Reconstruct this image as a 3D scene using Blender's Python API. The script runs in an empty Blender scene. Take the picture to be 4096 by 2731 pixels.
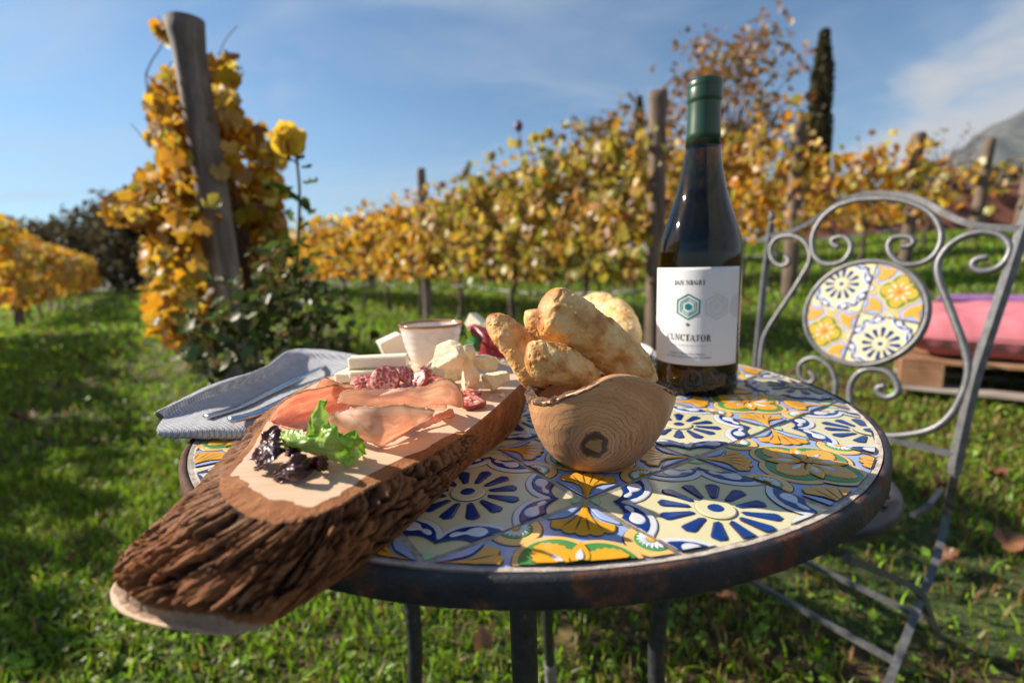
import bpy, math, random
import numpy as np
from mathutils import Vector, Matrix

S = bpy.context.scene
COL = S.collection
random.seed(7)
RNG = np.random.default_rng(7)
PI = math.pi
R = math.radians

# ---------------------------------------------------------------- camera
CAM_Z = 0.78
PITCH, ROLL = 0.1561, -0.0294
cp, sp, cr, sr = math.cos(PITCH), math.sin(PITCH), math.cos(ROLL), math.sin(ROLL)
RIGHT0, FWD, UP0 = Vector((1, 0, 0)), Vector((0, cp, -sp)), Vector((0, sp, cp))
RIGHT = cr * RIGHT0 + sr * UP0
UP = -sr * RIGHT0 + cr * UP0
cam_data = bpy.data.cameras.new('camera')
cam = bpy.data.objects.new('camera', cam_data)
COL.objects.link(cam)
cam.matrix_world = Matrix(((RIGHT.x, UP.x, -FWD.x, 0), (RIGHT.y, UP.y, -FWD.y, 0), (RIGHT.z, UP.z, -FWD.z, CAM_Z), (0, 0, 0, 1)))
cam_data.sensor_width = 36.0
cam_data.lens = 16.77
cam_data.clip_start = 0.02
cam_data.clip_end = 6000
cam_data.dof.use_dof = True
cam_data.dof.focus_distance = 0.31
cam_data.dof.aperture_fstop = 4.4
S.camera = cam

# ---------------------------------------------------------------- world and sun
SUN_EL, SUN_DIR = R(31), Vector((-0.965, 0.26, 0)).normalized()      # horizontal direction towards the sun
W = bpy.data.worlds.new('World')
S.world = W
W.use_nodes = True
wn = W.node_tree.nodes
wl = W.node_tree.links
wn.clear()
sky = wn.new('ShaderNodeTexSky')
sky.sky_type = 'NISHITA'
sky.sun_disc = False
sky.sun_elevation = SUN_EL
sky.sun_rotation = math.atan2(SUN_DIR.x, SUN_DIR.y)
sky.air_density = 1.0
sky.dust_density = 0.35
sky.ozone_density = 3.2
def wmath(op, a, b=None, c=None):
    n = wn.new('ShaderNodeMath'); n.operation = op
    for i, v in enumerate((a, b, c)):
        if v is None: continue
        if hasattr(v, 'is_linked') or hasattr(v, 'links'): wl.new(v, n.inputs[i])
        else: n.inputs[i].default_value = v
    return n.outputs[0]
tc = wn.new('ShaderNodeTexCoord')
sep = wn.new('ShaderNodeSeparateXYZ'); wl.new(tc.outputs['Generated'], sep.inputs[0])
zc = wmath('MAXIMUM', sep.outputs[2], 0.02)
zc = wmath('ADD', zc, 0.12)
px = wmath('DIVIDE', sep.outputs[0], zc); py = wmath('DIVIDE', sep.outputs[1], zc)
cmb = wn.new('ShaderNodeCombineXYZ'); wl.new(px, cmb.inputs[0]); wl.new(py, cmb.inputs[1])
def wnoise(vec, scale, detail, rough, dist=0, off=(0, 0, 0), scl=(1, 1, 1)):
    m = wn.new('ShaderNodeMapping'); wl.new(vec, m.inputs[0])
    m.inputs['Location'].default_value = off; m.inputs['Scale'].default_value = scl
    n = wn.new('ShaderNodeTexNoise'); wl.new(m.outputs[0], n.inputs['Vector'])
    n.inputs['Scale'].default_value = scale; n.inputs['Detail'].default_value = detail
    n.inputs['Roughness'].default_value = rough; n.inputs['Distortion'].default_value = dist
    return n.outputs[0]
def wramp(v, a, b, lo=0.0, hi=1.0):
    n = wn.new('ShaderNodeMapRange'); n.interpolation_type = 'SMOOTHSTEP'
    wl.new(v, n.inputs[0])
    for i, x in enumerate((a, b, lo, hi)): n.inputs[i + 1].default_value = x
    return n.outputs[0]
# cumulus bank low over the mountain, thin cirrus everywhere
bank = wnoise(cmb.outputs[0], 1.5, 10, 0.58, 0.35, (3.1, 1.0, 0), (1, 1, 1))
# the bank lies towards the mountains in the north-east
az = wmath('DIVIDE', sep.outputs[0], wmath('MAXIMUM', sep.outputs[1], 0.05))
side = wramp(az, 0.46, 0.84)
hgt = wmath('DIVIDE', sep.outputs[2], wmath('MAXIMUM', wmath('SQRT', wmath('ADD', wmath('MULTIPLY', sep.outputs[0], sep.outputs[0]), wmath('MULTIPLY', sep.outputs[1], sep.outputs[1]))), 0.05))
slope = wmath('SUBTRACT', hgt, wmath('MULTIPLY', wmath('SUBTRACT', az, 0.62), 0.40))
low = wramp(slope, 0.12, 0.30, 1.0, 0.0)
low2 = wramp(hgt, 0.02, 0.14)
bank_m = wmath('ADD', bank, wmath('MULTIPLY', wmath('MULTIPLY', side, wmath('MULTIPLY', low, low2)), 0.36))
bank_m = wramp(bank_m, 0.54, 0.96, 0.0, 0.95)
cir = wnoise(cmb.outputs[0], 0.9, 6, 0.62, 1.2, (0.3, 2.2, 0), (0.5, 1.6, 1))
cir_m = wramp(cir, 0.40, 0.78, 0.0, 0.50)
hz = wramp(hgt, 0.0, 0.32, 0.45, 0.0)
allc = wmath('MINIMUM', wmath('ADD', wmath('MAXIMUM', bank_m, cir_m), hz), 1.0)
ccol = wn.new('ShaderNodeMix'); ccol.data_type = 'RGBA'
wl.new(bank_m, ccol.inputs['Factor'])
ccol.inputs['A'].default_value = (4.4, 5.2, 6.2, 1)
ccol.inputs['B'].default_value = (5.0, 5.1, 5.4, 1)
mixc = wn.new('ShaderNodeMix'); mixc.data_type = 'RGBA'
tint = wn.new('ShaderNodeMix'); tint.data_type = 'RGBA'; tint.blend_type = 'MULTIPLY'; tint.inputs['Factor'].default_value = 1.0
wl.new(sky.outputs[0], tint.inputs['A']); tint.inputs['B'].default_value = (0.66, 0.97, 1.10, 1)
wl.new(allc, mixc.inputs['Factor']); wl.new(tint.outputs['Result'], mixc.inputs['A']); wl.new(ccol.outputs['Result'], mixc.inputs['B'])
bg = wn.new('ShaderNodeBackground'); wl.new(mixc.outputs['Result'], bg.inputs[0])
bg.inputs[1].default_value = 0.058
wo = wn.new('ShaderNodeOutputWorld'); wl.new(bg.outputs[0], wo.inputs[0])

sun_data = bpy.data.lights.new('sun', 'SUN')
sun_data.energy = 5.0
sun_data.angle = R(0.53)
sun_data.color = (1.0, 0.90, 0.76)
sun = bpy.data.objects.new('sun', sun_data)
COL.objects.link(sun)
to_sun = Vector((SUN_DIR.x * math.cos(SUN_EL), SUN_DIR.y * math.cos(SUN_EL), math.sin(SUN_EL)))
sun.rotation_euler = to_sun.to_track_quat('Z', 'Y').to_euler()
sun.location = to_sun * 30

S.view_settings.view_transform = 'Standard'
S.view_settings.look = 'None'
S.view_settings.exposure = 0.98
S.view_settings.gamma = 1.0
S.view_settings.use_curve_mapping = False
S.render.engine = 'CYCLES'
S.cycles.max_bounces = 10
S.cycles.transparent_max_bounces = 8
S.cycles.transmission_bounces = 8
S.cycles.use_denoising = True

# ---------------------------------------------------------------- measuring helpers
nFWD, nRIGHT, nUP = np.array(FWD), np.array(RIGHT), np.array(UP)
FPX = 1907.6 * 2352 / 4096
def ray(x, y):
    return nFWD + (x - 1176) / FPX * nRIGHT - (y - 784.1) / FPX * nUP
def on_z(x, y, z):                 # the point at height z seen along a measured direction
    d = ray(x, y); t = (z - CAM_Z) / d[2]
    return np.array((d[0] * t, d[1] * t, z))
def at_y(x, y, Y):                 # the point at distance Y seen along a measured direction
    d = ray(x, y); t = Y / d[1]
    return np.array((d[0] * t, Y, d[2] * t + CAM_Z))

TOP = CAM_Z - 0.13525              # height of the table surface
BOARD = TOP + 0.036                # height of the serving board's face

# ---------------------------------------------------------------- numpy noise
def _hash(ix, iy, iz, seed):
    h = (ix * 374761393 + iy * 668265263 + iz * 2147483647 + seed * 974634777) & 0xFFFFFFFF
    h = ((h ^ (h >> 13)) * 1274126177) & 0xFFFFFFFF
    h = (h ^ (h >> 16)) & 0xFFFFFFFF
    return h / 4294967295.0
def vnoise(p, seed=0):
    p = np.asarray(p, float)
    i = np.floor(p).astype(np.int64); f = p - i
    f = f * f * f * (f * (f * 6 - 15) + 10)
    r = 0
    for dx in (0, 1):
        wx = f[..., 0] if dx else 1 - f[..., 0]
        for dy in (0, 1):
            wy = f[..., 1] if dy else 1 - f[..., 1]
            for dz in (0, 1):
                wz = f[..., 2] if dz else 1 - f[..., 2]
                r = r + wx * wy * wz * _hash(i[..., 0] + dx, i[..., 1] + dy, i[..., 2] + dz, seed)
    return r * 2 - 1
def fbm(p, oct=4, seed=0, gain=0.5):
    p = np.asarray(p, float); a = 1.0; s = 0; t = 0
    for k in range(oct):
        s = s + a * vnoise(p * (2.03 ** k), seed + k * 17); t += a; a *= gain
    return s / t

# ---------------------------------------------------------------- object helpers
def tag(o, label=None, cat=None, group=None, kind=None):
    if label: o['label'] = label
    if cat: o['category'] = cat
    if group: o['group'] = group
    if kind: o['kind'] = kind
    return o
def thing(name, label, cat, loc=(0, 0, 0), group=None):
    o = bpy.data.objects.new(name, None)
    o.empty_display_size = 0.05
    COL.objects.link(o); o.location = loc
    return tag(o, label, cat, group)
def root_loc(p):
    while p.parent is not None: p = p.parent
    return np.array(p.location)
def link(name, me, parent=None, loc=None):
    o = bpy.data.objects.new(name, me)
    COL.objects.link(o)
    if parent is not None: o.parent = parent
    if loc is not None: o.location = loc
    return o
def mesh_obj(name, verts, faces, mats, parent=None, smooth=True, midx=None, base=None, attrs=None):
    """verts are in world metres; the object's origin is its thing's base (or `base`)"""
    v = np.asarray(verts, float)
    org = root_loc(parent) if parent is not None else np.array(base if base is not None else (0, 0, 0), float)
    me = bpy.data.meshes.new(name)
    me.from_pydata((v - org).tolist(), [], faces if isinstance(faces, list) else faces.tolist())
    for m in (mats if isinstance(mats, (list, tuple)) else [mats]): me.materials.append(m)
    n = len(me.polygons)
    if smooth is not None: me.polygons.foreach_set('use_smooth', [bool(smooth)] * n)
    if midx is not None: me.polygons.foreach_set('material_index', np.asarray(midx, np.int32))
    for k, val in (attrs or {}).items():
        val = np.asarray(val, np.float32)
        if val.ndim == 1:
            a = me.attributes.new(k, 'FLOAT', 'POINT'); a.data.foreach_set('value', val)
        else:
            a = me.color_attributes.new(k, 'FLOAT_COLOR', 'POINT')
            if val.shape[1] == 3: val = np.c_[val, np.ones(len(val), np.float32)]
            a.data.foreach_set('color', val.ravel())
    me.update()
    return link(name, me, parent, None if parent is not None else org)
class MB:
    def __init__(s): s.v = []; s.f = []; s.m = []
    def add(s, v, f, m=0):
        b = len(s.v); s.v.extend([tuple(x) for x in v]); s.f.extend([[i + b for i in q] for q in f]); s.m.extend([m] * len(f)); return s
    def build(s, name, mats, parent=None, smooth=True, base=None, attrs=None):
        return mesh_obj(name, s.v, s.f, mats, parent, smooth, s.m, base, attrs)
def grid_faces(nu, nv, wrap_u=False, flip=False):
    f = []
    for i in range(nu if wrap_u else nu - 1):
        for j in range(nv - 1):
            a = i * nv + j; b = ((i + 1) % nu) * nv + j
            f.append([a, b, b + 1, a + 1] if not flip else [a, a + 1, b + 1, b])
    return f
def catmull(P, n, closed=False):
    P = np.asarray(P, float); m = len(P)
    if m == 2 and not closed: return P[0] + (P[1] - P[0]) * np.linspace(0, 1, n)[:, None]
    if closed:
        t = np.arange(n) / n * m
    else:
        t = np.linspace(0, m - 1, n)
    i = np.minimum(np.floor(t).astype(int), m - (1 if closed else 2)); f = (t - i)[:, None]
    if closed:
        p0, p1, p2, p3 = P[(i - 1) % m], P[i % m], P[(i + 1) % m], P[(i + 2) % m]
    else:
        Q = np.vstack([2 * P[0] - P[1], P, 2 * P[-1] - P[-2]])
        p0, p1, p2, p3 = Q[i], Q[i + 1], Q[i + 2], Q[i + 3]
    return 0.5 * (2 * p1 + (p2 - p0) * f + (2 * p0 - 5 * p1 + 4 * p2 - p3) * f ** 2 + (3 * p1 - p0 - 3 * p2 + p3) * f ** 3)
def tube_geo(path, rad, n=8, square=False, caps=True):
    P = np.asarray(path, float); m = len(P)
    rad = np.full(m, rad) if np.isscalar(rad) else np.asarray(rad, float)
    T = np.gradient(P, axis=0); T /= np.linalg.norm(T, axis=1)[:, None] + 1e-12
    ref = np.array([0, 0, 1.0]) if abs(T[0, 2]) < 0.9 else np.array([1.0, 0, 0])
    N = np.zeros_like(P); u = np.cross(T[0], ref); u /= np.linalg.norm(u)
    for k in range(m):
        u = u - T[k] * (u @ T[k]); u /= np.linalg.norm(u) + 1e-12; N[k] = u
    B = np.cross(T, N)
    a = (np.arange(n) + (0.5 if square else 0)) / n * 2 * PI
    v = P[:, None, :] + rad[:, None, None] * (np.cos(a)[None, :, None] * N[:, None, :] + np.sin(a)[None, :, None] * B[:, None, :])
    v = v.reshape(-1, 3).tolist(); f = []
    for k in range(m - 1):
        for j in range(n):
            f.append([k * n + j, k * n + (j + 1) % n, (k + 1) * n + (j + 1) % n, (k + 1) * n + j])
    if caps:
        f.append(list(range(n))[::-1]); f.append([(m - 1) * n + j for j in range(n)])
    return v, f
def tube(name, path, rad, mat, parent=None, n=8, square=False, smooth=True, base=None):
    v, f = tube_geo(path, rad, n, square)
    return mesh_obj(name, v, f, mat, parent, smooth, base=base)
def box_geo(c, ax, ay, az, hx, hy, hz, bev=0.0):
    c = np.asarray(c, float); A = [np.asarray(a, float) for a in (ax, ay, az)]
    if bev <= 0:
        v = [c + sx * hx * A[0] + sy * hy * A[1] + sz * hz * A[2] for sx in (-1, 1) for sy in (-1, 1) for sz in (-1, 1)]
        f = [[0, 1, 3, 2], [4, 6, 7, 5], [0, 4, 5, 1], [2, 3, 7, 6], [0, 2, 6, 4], [1, 5, 7, 3]]
        return v, f
    # chamfered box: three vertices for every corner
    v = []; idx = {}
    h = (hx, hy, hz)
    for sx in (-1, 1):
        for sy in (-1, 1):
            for sz in (-1, 1):
                s = (sx, sy, sz)
                for k in range(3):
                    q = [s[i] * (h[i] - (0 if i == k else bev)) for i in range(3)]
                    idx[s + (k,)] = len(v); v.append(c + q[0] * A[0] + q[1] * A[1] + q[2] * A[2])
    f = []
    for k in range(3):
        i, j = (k + 1) % 3, (k + 2) % 3
        for s in (-1, 1):
            q = []
            for a, b in ((-1, -1), (1, -1), (1, 1), (-1, 1)):
                t = [0, 0, 0]; t[k] = s; t[i] = a; t[j] = b
                q.append(idx[tuple(t) + (k,)])
            f.append(q if s > 0 else q[::-1])
    for k in range(3):
        i, j = (k + 1) % 3, (k + 2) % 3
        for a in (-1, 1):
            for b in (-1, 1):
                t0 = [0, 0, 0]; t1 = [0, 0, 0]
                t0[i] = t1[i] = a; t0[j] = t1[j] = b; t0[k] = -1; t1[k] = 1
                f.append([idx[tuple(t0) + (i,)], idx[tuple(t1) + (i,)], idx[tuple(t1) + (j,)], idx[tuple(t0) + (j,)]])
    for sx in (-1, 1):
        for sy in (-1, 1):
            for sz in (-1, 1): f.append([idx[(sx, sy, sz, k)] for k in range(3)])
    return v, f
def lathe_geo(prof, n=48, centre=(0, 0, 0), cap=True):
    prof = np.asarray(prof, float); a = np.arange(n) / n * 2 * PI
    v = np.zeros((n, len(prof), 3))
    v[:, :, 0] = np.cos(a)[:, None] * prof[None, :, 0]; v[:, :, 1] = np.sin(a)[:, None] * prof[None, :, 0]; v[:, :, 2] = prof[None, :, 1]
    f = grid_faces(n, len(prof), True)
    if cap:
        k = len(prof)
        if prof[0, 0] > 1e-6: f.append([i * k for i in range(n)][::-1])
        if prof[-1, 0] > 1e-6: f.append([i * k + k - 1 for i in range(n)])
    return v.reshape(-1, 3) + np.asarray(centre), f
def loft(rows, nu, nv):
    """rows of points -> a smooth sheet of nu x nv points"""
    A = np.array([catmull(r, nv) for r in rows])
    return np.array([catmull(A[:, j], nu) for j in range(nv)]).transpose(1, 0, 2)
def solidify(o, t, offset=0.0):
    m = o.modifiers.new('thickness', 'SOLIDIFY'); m.thickness = t; m.offset = offset; return o

# ---------------------------------------------------------------- materials
def new_mat(name):
    m = bpy.data.materials.new(name); m.use_nodes = True
    nt = m.node_tree; nt.nodes.clear()
    out = nt.nodes.new('ShaderNodeOutputMaterial')
    return m, nt, out
def N(nt, kind, ins=None, **kw):
    n = nt.nodes.new(kind)
    for k, v in kw.items(): setattr(n, k, v)
    for k, v in (ins or {}).items():
        if hasattr(v, 'links'): nt.links.new(v, n.inputs[k])
        else: n.inputs[k].default_value = v
    return n
def rgba(c): return (c[0], c[1], c[2], 1.0)
def ramp(nt, fac, stops):
    n = N(nt, 'ShaderNodeValToRGB', {'Fac': fac}); e = n.color_ramp.elements
    while len(e) < len(stops): e.new(0.5)
    for k, (p, c) in enumerate(stops): e[k].position = p; e[k].color = rgba(c)
    return n.outputs[0]
def noise_tex(nt, vec, scale, detail=4, rough=0.55, dist=0.0):
    return N(nt, 'ShaderNodeTexNoise', {'Vector': vec, 'Scale': scale, 'Detail': detail, 'Roughness': rough, 'Distortion': dist}).outputs[0]
def coords(nt, kind='Object', scale=None):
    v = N(nt, 'ShaderNodeTexCoord').outputs[kind]
    if scale is not None: v = N(nt, 'ShaderNodeMapping', {'Vector': v, 'Scale': scale}).outputs[0]
    return v
def mth(nt, op, a, b=0.0, c=0.0):
    return N(nt, 'ShaderNodeMath', {0: a, 1: b, 2: c}, operation=op).outputs[0]
def mixc_(nt, fac, a, b):
    n = N(nt, 'ShaderNodeMix', {'Factor': fac}, data_type='RGBA')
    for k, v in (('A', a), ('B', b)):
        if hasattr(v, 'links'): nt.links.new(v, n.inputs[k])
        else: n.inputs[k].default_value = rgba(v)
    return n.outputs['Result']
def principled(nt, out, col, rough=0.5, **kw):
    p = N(nt, 'ShaderNodeBsdfPrincipled')
    for k, v in (('Base Color', col), ('Roughness', rough)) + tuple(kw.items()):
        if hasattr(v, 'links'): nt.links.new(v, p.inputs[k])
        else: p.inputs[k].default_value = rgba(v) if isinstance(v, tuple) and len(v) == 3 and k != 'Subsurface Radius' else v
    nt.links.new(p.outputs[0], out.inputs[0])
    return p
def bump(nt, h, strength, dist=0.001):
    return N(nt, 'ShaderNodeBump', {'Height': h, 'Strength': strength, 'Distance': dist}).outputs[0]
def pmat(name, stops, scale=20, detail=5, rough=0.5, bump_s=0.0, bump_scale=None, bump_d=0.001, vscale=None, dist=0.0, **kw):
    """noise-driven principled material: stops = [(pos, colour), ...]"""
    m, nt, out = new_mat(name)
    v = coords(nt, 'Object', vscale)
    n = noise_tex(nt, v, scale, detail, 0.6, dist)
    col = ramp(nt, n, stops)
    if bump_s > 0:
        kw['Normal'] = bump(nt, noise_tex(nt, v, bump_scale or scale, 6, 0.65), bump_s, bump_d)
    principled(nt, out, col, rough, **kw)
    return m
def leaf_mat(name, transl=0.45, gloss=0.06, sat_noise=None, rough=0.45):
    """colour comes from each leaf's own tint"""
    m, nt, out = new_mat(name)
    c = N(nt, 'ShaderNodeAttribute', attribute_name='tint').outputs['Color']
    v = coords(nt)
    n = noise_tex(nt, v, sat_noise or 60, 3)
    c2 = mixc_(nt, mth(nt, 'MULTIPLY', n, 0.55), c, (0.16, 0.07, 0.02))
    d = N(nt, 'ShaderNodeBsdfDiffuse', {'Color': c2})
    t = N(nt, 'ShaderNodeBsdfTranslucent', {'Color': c2})
    g = N(nt, 'ShaderNodeBsdfGlossy', {'Roughness': rough})
    a = N(nt, 'ShaderNodeMixShader', {0: transl, 1: d.outputs[0], 2: t.outputs[0]})
    b = N(nt, 'ShaderNodeMixShader', {0: gloss, 1: a.outputs[0], 2: g.outputs[0]})
    nt.links.new(b.outputs[0], out.inputs[0])
    return m

# ---------------------------------------------------------------- leaves in bulk
def leaf_shape(kind):
    if kind == 'grape':       # five lobes, slightly cupped
        r = [(0.0, -0.18), (0.26, -0.38), (0.48, -0.16), (0.60, 0.12), (0.46, 0.30), (0.40, 0.58), (0.20, 0.60), (0.0, 0.80)]
        r = r + [(-x, y) for x, y in r[-2:0:-1]]
    elif kind == 'oval':
        r = [(0, -0.5), (0.22, -0.28), (0.30, 0.0), (0.2, 0.3), (0, 0.55), (-0.2, 0.3), (-0.30, 0.0), (-0.22, -0.28)]
    elif kind == 'clover':
        r = [(0.5 * math.cos(a) * (0.8 + 0.2 * math.cos(3 * a)), 0.5 * math.sin(a) * (0.8 + 0.2 * math.cos(3 * a))) for a in np.arange(9) / 9 * 2 * PI]
    else:                      # scrap: a small crumpled quad
        r = [(-0.4, -0.35), (0.45, -0.3), (0.35, 0.45), (-0.3, 0.4)]
    v = [(0, 0.1 if kind == 'grape' else 0, 0.0)] + [(x, y, 0.55 * (x * x + 0.6 * y * y) - 0.10 * y + 0.09 * math.sin(9 * x + 5 * y)) for x, y in r]
    n = len(r)
    f = [[0, 1 + k, 1 + (k + 1) % n] for k in range(n)]
    if kind == 'scrap': v = [(x, y, 0.15 * x * y * 4) for x, y in r]; f = [[0, 1, 2], [0, 2, 3]]
    return np.array(v), np.array(f)
SHAPES = {k: leaf_shape(k) for k in ('grape', 'oval', 'clover', 'scrap')}
def frames(nrm, roll):
    nrm = nrm / (np.linalg.norm(nrm, axis=1)[:, None] + 1e-9)
    ref = np.where(np.abs(nrm[:, 2:3]) < 0.9, np.array([[0, 0, 1.0]]), np.array([[1.0, 0, 0]]))
    u = np.cross(ref, nrm); u /= np.linalg.norm(u, axis=1)[:, None]
    w = np.cross(nrm, u)
    c, s = np.cos(roll)[:, None], np.sin(roll)[:, None]
    return c * u + s * w, -s * u + c * w, nrm
def scatter(kind, pos, nrm, roll, size, tint):
    tv, tf = SHAPES[kind]
    X, Y, Z = frames(np.asarray(nrm, float), np.asarray(roll, float))
    sz = np.asarray(size, float)[:, None, None]
    v = pos[:, None, :] + sz * (tv[None, :, 0:1] * X[:, None] + tv[None, :, 1:2] * Y[:, None] + tv[None, :, 2:3] * Z[:, None])
    n, k = len(pos), len(tv)
    f = (tf[None] + (np.arange(n) * k)[:, None, None]).reshape(-1, 3)
    return v.reshape(-1, 3), f, np.repeat(np.asarray(tint), k, 0)
def tints(pal, n, jit=0.25, p=None):
    pal = np.asarray(pal, float)
    c = pal[RNG.choice(len(pal), n, p=p)]
    return np.clip(c * (1 + jit * (RNG.random((n, 1)) * 2 - 1)) * (1 + 0.12 * (RNG.random((n, 3)) * 2 - 1)), 0.003, 0.95)
def rand_dirs(n):
    d = RNG.normal(size=(n, 3)); return d / np.linalg.norm(d, axis=1)[:, None]

# ================================================================ SETTING: ground, hill
ROWD = np.array([-0.6, 0.8])       # the vine rows run this way
ROWN = np.array([0.8, 0.6])        # across the rows, uphill
def gz(x, y):
    x = np.asarray(x, float); y = np.asarray(y, float)
    s = 0.8 * x + 0.6 * y
    up = 0.1 * np.log1p(np.exp(np.clip((s - 1.3) * 2.6, -40, 40))) / 2.6
    up = np.minimum(up, 1.15 + 0.03 * np.maximum(s - 12.8, 0))
    dn = -0.085 * np.log1p(np.exp(np.clip((-s - 0.5) * 2.5, -40, 40))) / 2.5
    dn = np.maximum(dn, -0.5 + 0.004 * np.minimum(s, 0))
    p = np.stack([x * 0.5, y * 0.5, x * 0], -1)
    return up + dn + 0.035 * fbm(p, 3, 5) - 0.02 * np.exp(-(x * x + (y - .5) ** 2))
def axis(a, b, fine, far_):
    v = [0.0]
    while v[-1] < b: v.append(v[-1] + max(fine, abs(v[-1]) * far_))
    w = [0.0]
    while w[-1] > a: w.append(w[-1] - max(fine, abs(w[-1]) * far_))
    return np.array(w[:0:-1] + v)
gx, gy = axis(-850, 1400, 0.11, 0.075), axis(-30, 1500, 0.11, 0.075)
X, Y = np.meshgrid(gx, gy, indexing='ij')
Z = gz(X, Y)
m, nt, out = new_mat('meadow')
v = coords(nt)
n1 = noise_tex(nt, v, 1.3, 5, 0.6); n2 = noise_tex(nt, v, 22, 6, 0.7); n3 = noise_tex(nt, v, 160, 3, 0.6)
green = ramp(nt, n2, [(0.30, (0.012, 0.022, 0.006)), (0.5, (0.040, 0.070, 0.012)), (0.70, (0.12, 0.15, 0.03))])
soil = ramp(nt, n2, [(0.3, (0.035, 0.022, 0.012)), (0.7, (0.13, 0.085, 0.045))])
f = mth(nt, 'GREATER_THAN', mth(nt, 'ADD', mth(nt, 'MULTIPLY', n1, 0.75), mth(nt, 'MULTIPLY', n2, 0.35)), 0.535)
principled(nt, out, mixc_(nt, f, green, soil), 0.95, Normal=bump(nt, n3, 0.8, 0.02))
M_GROUND = m
mesh_obj('ground', np.stack([X, Y, Z], -1).reshape(-1, 3), grid_faces(len(gx), len(gy)), M_GROUND)
tag(bpy.data.objects['ground'], 'grassy vineyard ground sloping up to the right', kind='structure')

# far mountain and the nearer scrubby hillside on the right
def ridge_obj(name, label, y0, y1, yc, wid, azs, els, mat, seed, nx=170, ny=70, rough=0.12):
    """a ridge line described by bearing (x / y) and slope (height / y)"""
    az = np.linspace(azs[0], azs[-1], nx); yy = np.linspace(y0, y1, ny)
    AZ, YY = np.meshgrid(az, yy, indexing='ij'); XX = AZ * yc + (YY - yc) * AZ * 0.5
    el = np.interp(AZ, azs, els)
    h = el * yc * np.exp(-((YY - yc) / wid) ** 2)
    k = 5.0 / yc
    h = h * (1 + rough * fbm(np.stack([XX * k, YY * k, XX * 0], -1), 5, seed)) + 0.006 * yc * fbm(np.stack([XX * k * 5, YY * k * 5, XX * 0], -1), 4, seed + 2) * np.clip(el * 12, 0, 1)
    o = mesh_obj(name, np.stack([XX, YY, h - 1.5], -1).reshape(-1, 3), grid_faces(nx, ny), mat)
    return tag(o, label, kind='structure')
m, nt, out = new_mat('mountain_scrub')
principled(nt, out, ramp(nt, noise_tex(nt, coords(nt), 0.022, 10, 0.75), [(0.38, (0.020, 0.028, 0.028)), (0.5, (0.060, 0.066, 0.060)), (0.66, (0.15, 0.135, 0.125))]), 1.0)
ridge_obj('hill', 'bare grey mountain rising on the right under the cloud', 700, 1700, 1150, 300,
          [0.60, 0.72, 0.80, 0.86, 0.93, 1.03, 1.15, 1.35], [0.0, 0.05, 0.155, 0.185, 0.230, 0.280, 0.35, 0.42], m, 3)
m, nt, out = new_mat('hillside_scrub')
principled(nt, out, ramp(nt, noise_tex(nt, coords(nt), 0.09, 8, 0.75), [(0.3, (0.035, 0.045, 0.02)), (0.5, (0.10, 0.085, 0.045)), (0.75, (0.20, 0.135, 0.085))]), 1.0)
ridge_obj('hillside', 'brown and green scrubby slope below the mountain on the right', 60, 320, 190, 75,
          [0.50, 0.66, 0.76, 0.86, 1.0, 1.3, 1.8], [0.03, 0.06, 0.12, 0.150, 0.165, 0.185, 0.20], m, 9)

# ================================================================ grass and weeds
M_GRASS = leaf_mat('grass_blade', 0.45, 0.03, 30)
M_WEED = leaf_mat('weed_leaf', 0.40, 0.035, 30, 0.45)
TABLE_C, TABLE_R = np.array([0.014, 0.497]), 0.3086
def ground_points(n, x0, x1, y0, y1, fn=None):
    x = RNG.uniform(x0, x1, n); y = RNG.uniform(y0, y1, n)
    keep = (np.abs(x) < 1.5 * np.maximum(y, 0.2) + 1.3)
    bare = fbm(np.stack([x * 1.1, y * 1.1, x * 0], -1), 3, 31)
    dens = np.where(bare > 0.12 + 0.0 * x, 0.45, 1.0) * np.where((x > 0.3) & (y < 2.2) & (bare > -0.12), 0.75, 1.0)
    keep &= RNG.random(n) < dens
    return x[keep], y[keep]
gv, gf, gt = [], [], []
off = 0
for n, box, hgt_, wid in ((92000, (-2.2, 3.2, 0.0, 2.1), 0.042, 0.0030), (56000, (-5.5, 6.5, 1.6, 5), 0.055, 0.006), (40000, (-13, 11, 4.5, 13), 0.10, 0.018), (16000, (-30, 30, 12, 34), 0.16, 0.05)):
    x, y = ground_points(n, *box)
    z = gz(x, y); k = len(x)
    h = hgt_ * (0.4 + 1.0 * RNG.random(k)); a = RNG.uniform(0, 2 * PI, k); w = wid * (0.6 + 0.8 * RNG.random(k))
    lean = RNG.normal(0, 0.45, (k, 2)) * h[:, None]
    dx, dy = np.cos(a) * w, np.sin(a) * w
    b = np.stack([x, y, z - 0.004], -1)
    s1 = np.stack([dx, dy, 0 * x], -1)
    mid = b + np.stack([lean[:, 0] * 0.35, lean[:, 1] * 0.35, h * 0.6], -1)
    tip = b + np.stack([lean[:, 0], lean[:, 1], h * (0.85 + 0 * x)], -1)
    V = np.stack([b - s1, b + s1, mid + s1 * 0.7, mid - s1 * 0.7, tip], 1).reshape(-1, 3)
    F = (np.array([[0, 1, 2], [0, 2, 3], [3, 2, 4]])[None] + (np.arange(k) * 5)[:, None, None]).reshape(-1, 3) + off
    gv.append(V); gf.append(F); off += len(V)
    T = tints([(0.18, 0.40, 0.016), (0.27, 0.50, 0.02), (0.09, 0.22, 0.014), (0.42, 0.42, 0.08)], k, 0.35, [0.4, 0.3, 0.22, 0.08])
    dry = (RNG.random(k) < np.where((x > 0.2) & (y < 2.6), 0.5, 0.10))
    T[dry] = tints([(0.30, 0.24, 0.07), (0.24, 0.27, 0.05), (0.22, 0.13, 0.05)], int(dry.sum()), 0.3)
    gt.append(np.repeat(T, 5, 0))
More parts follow.
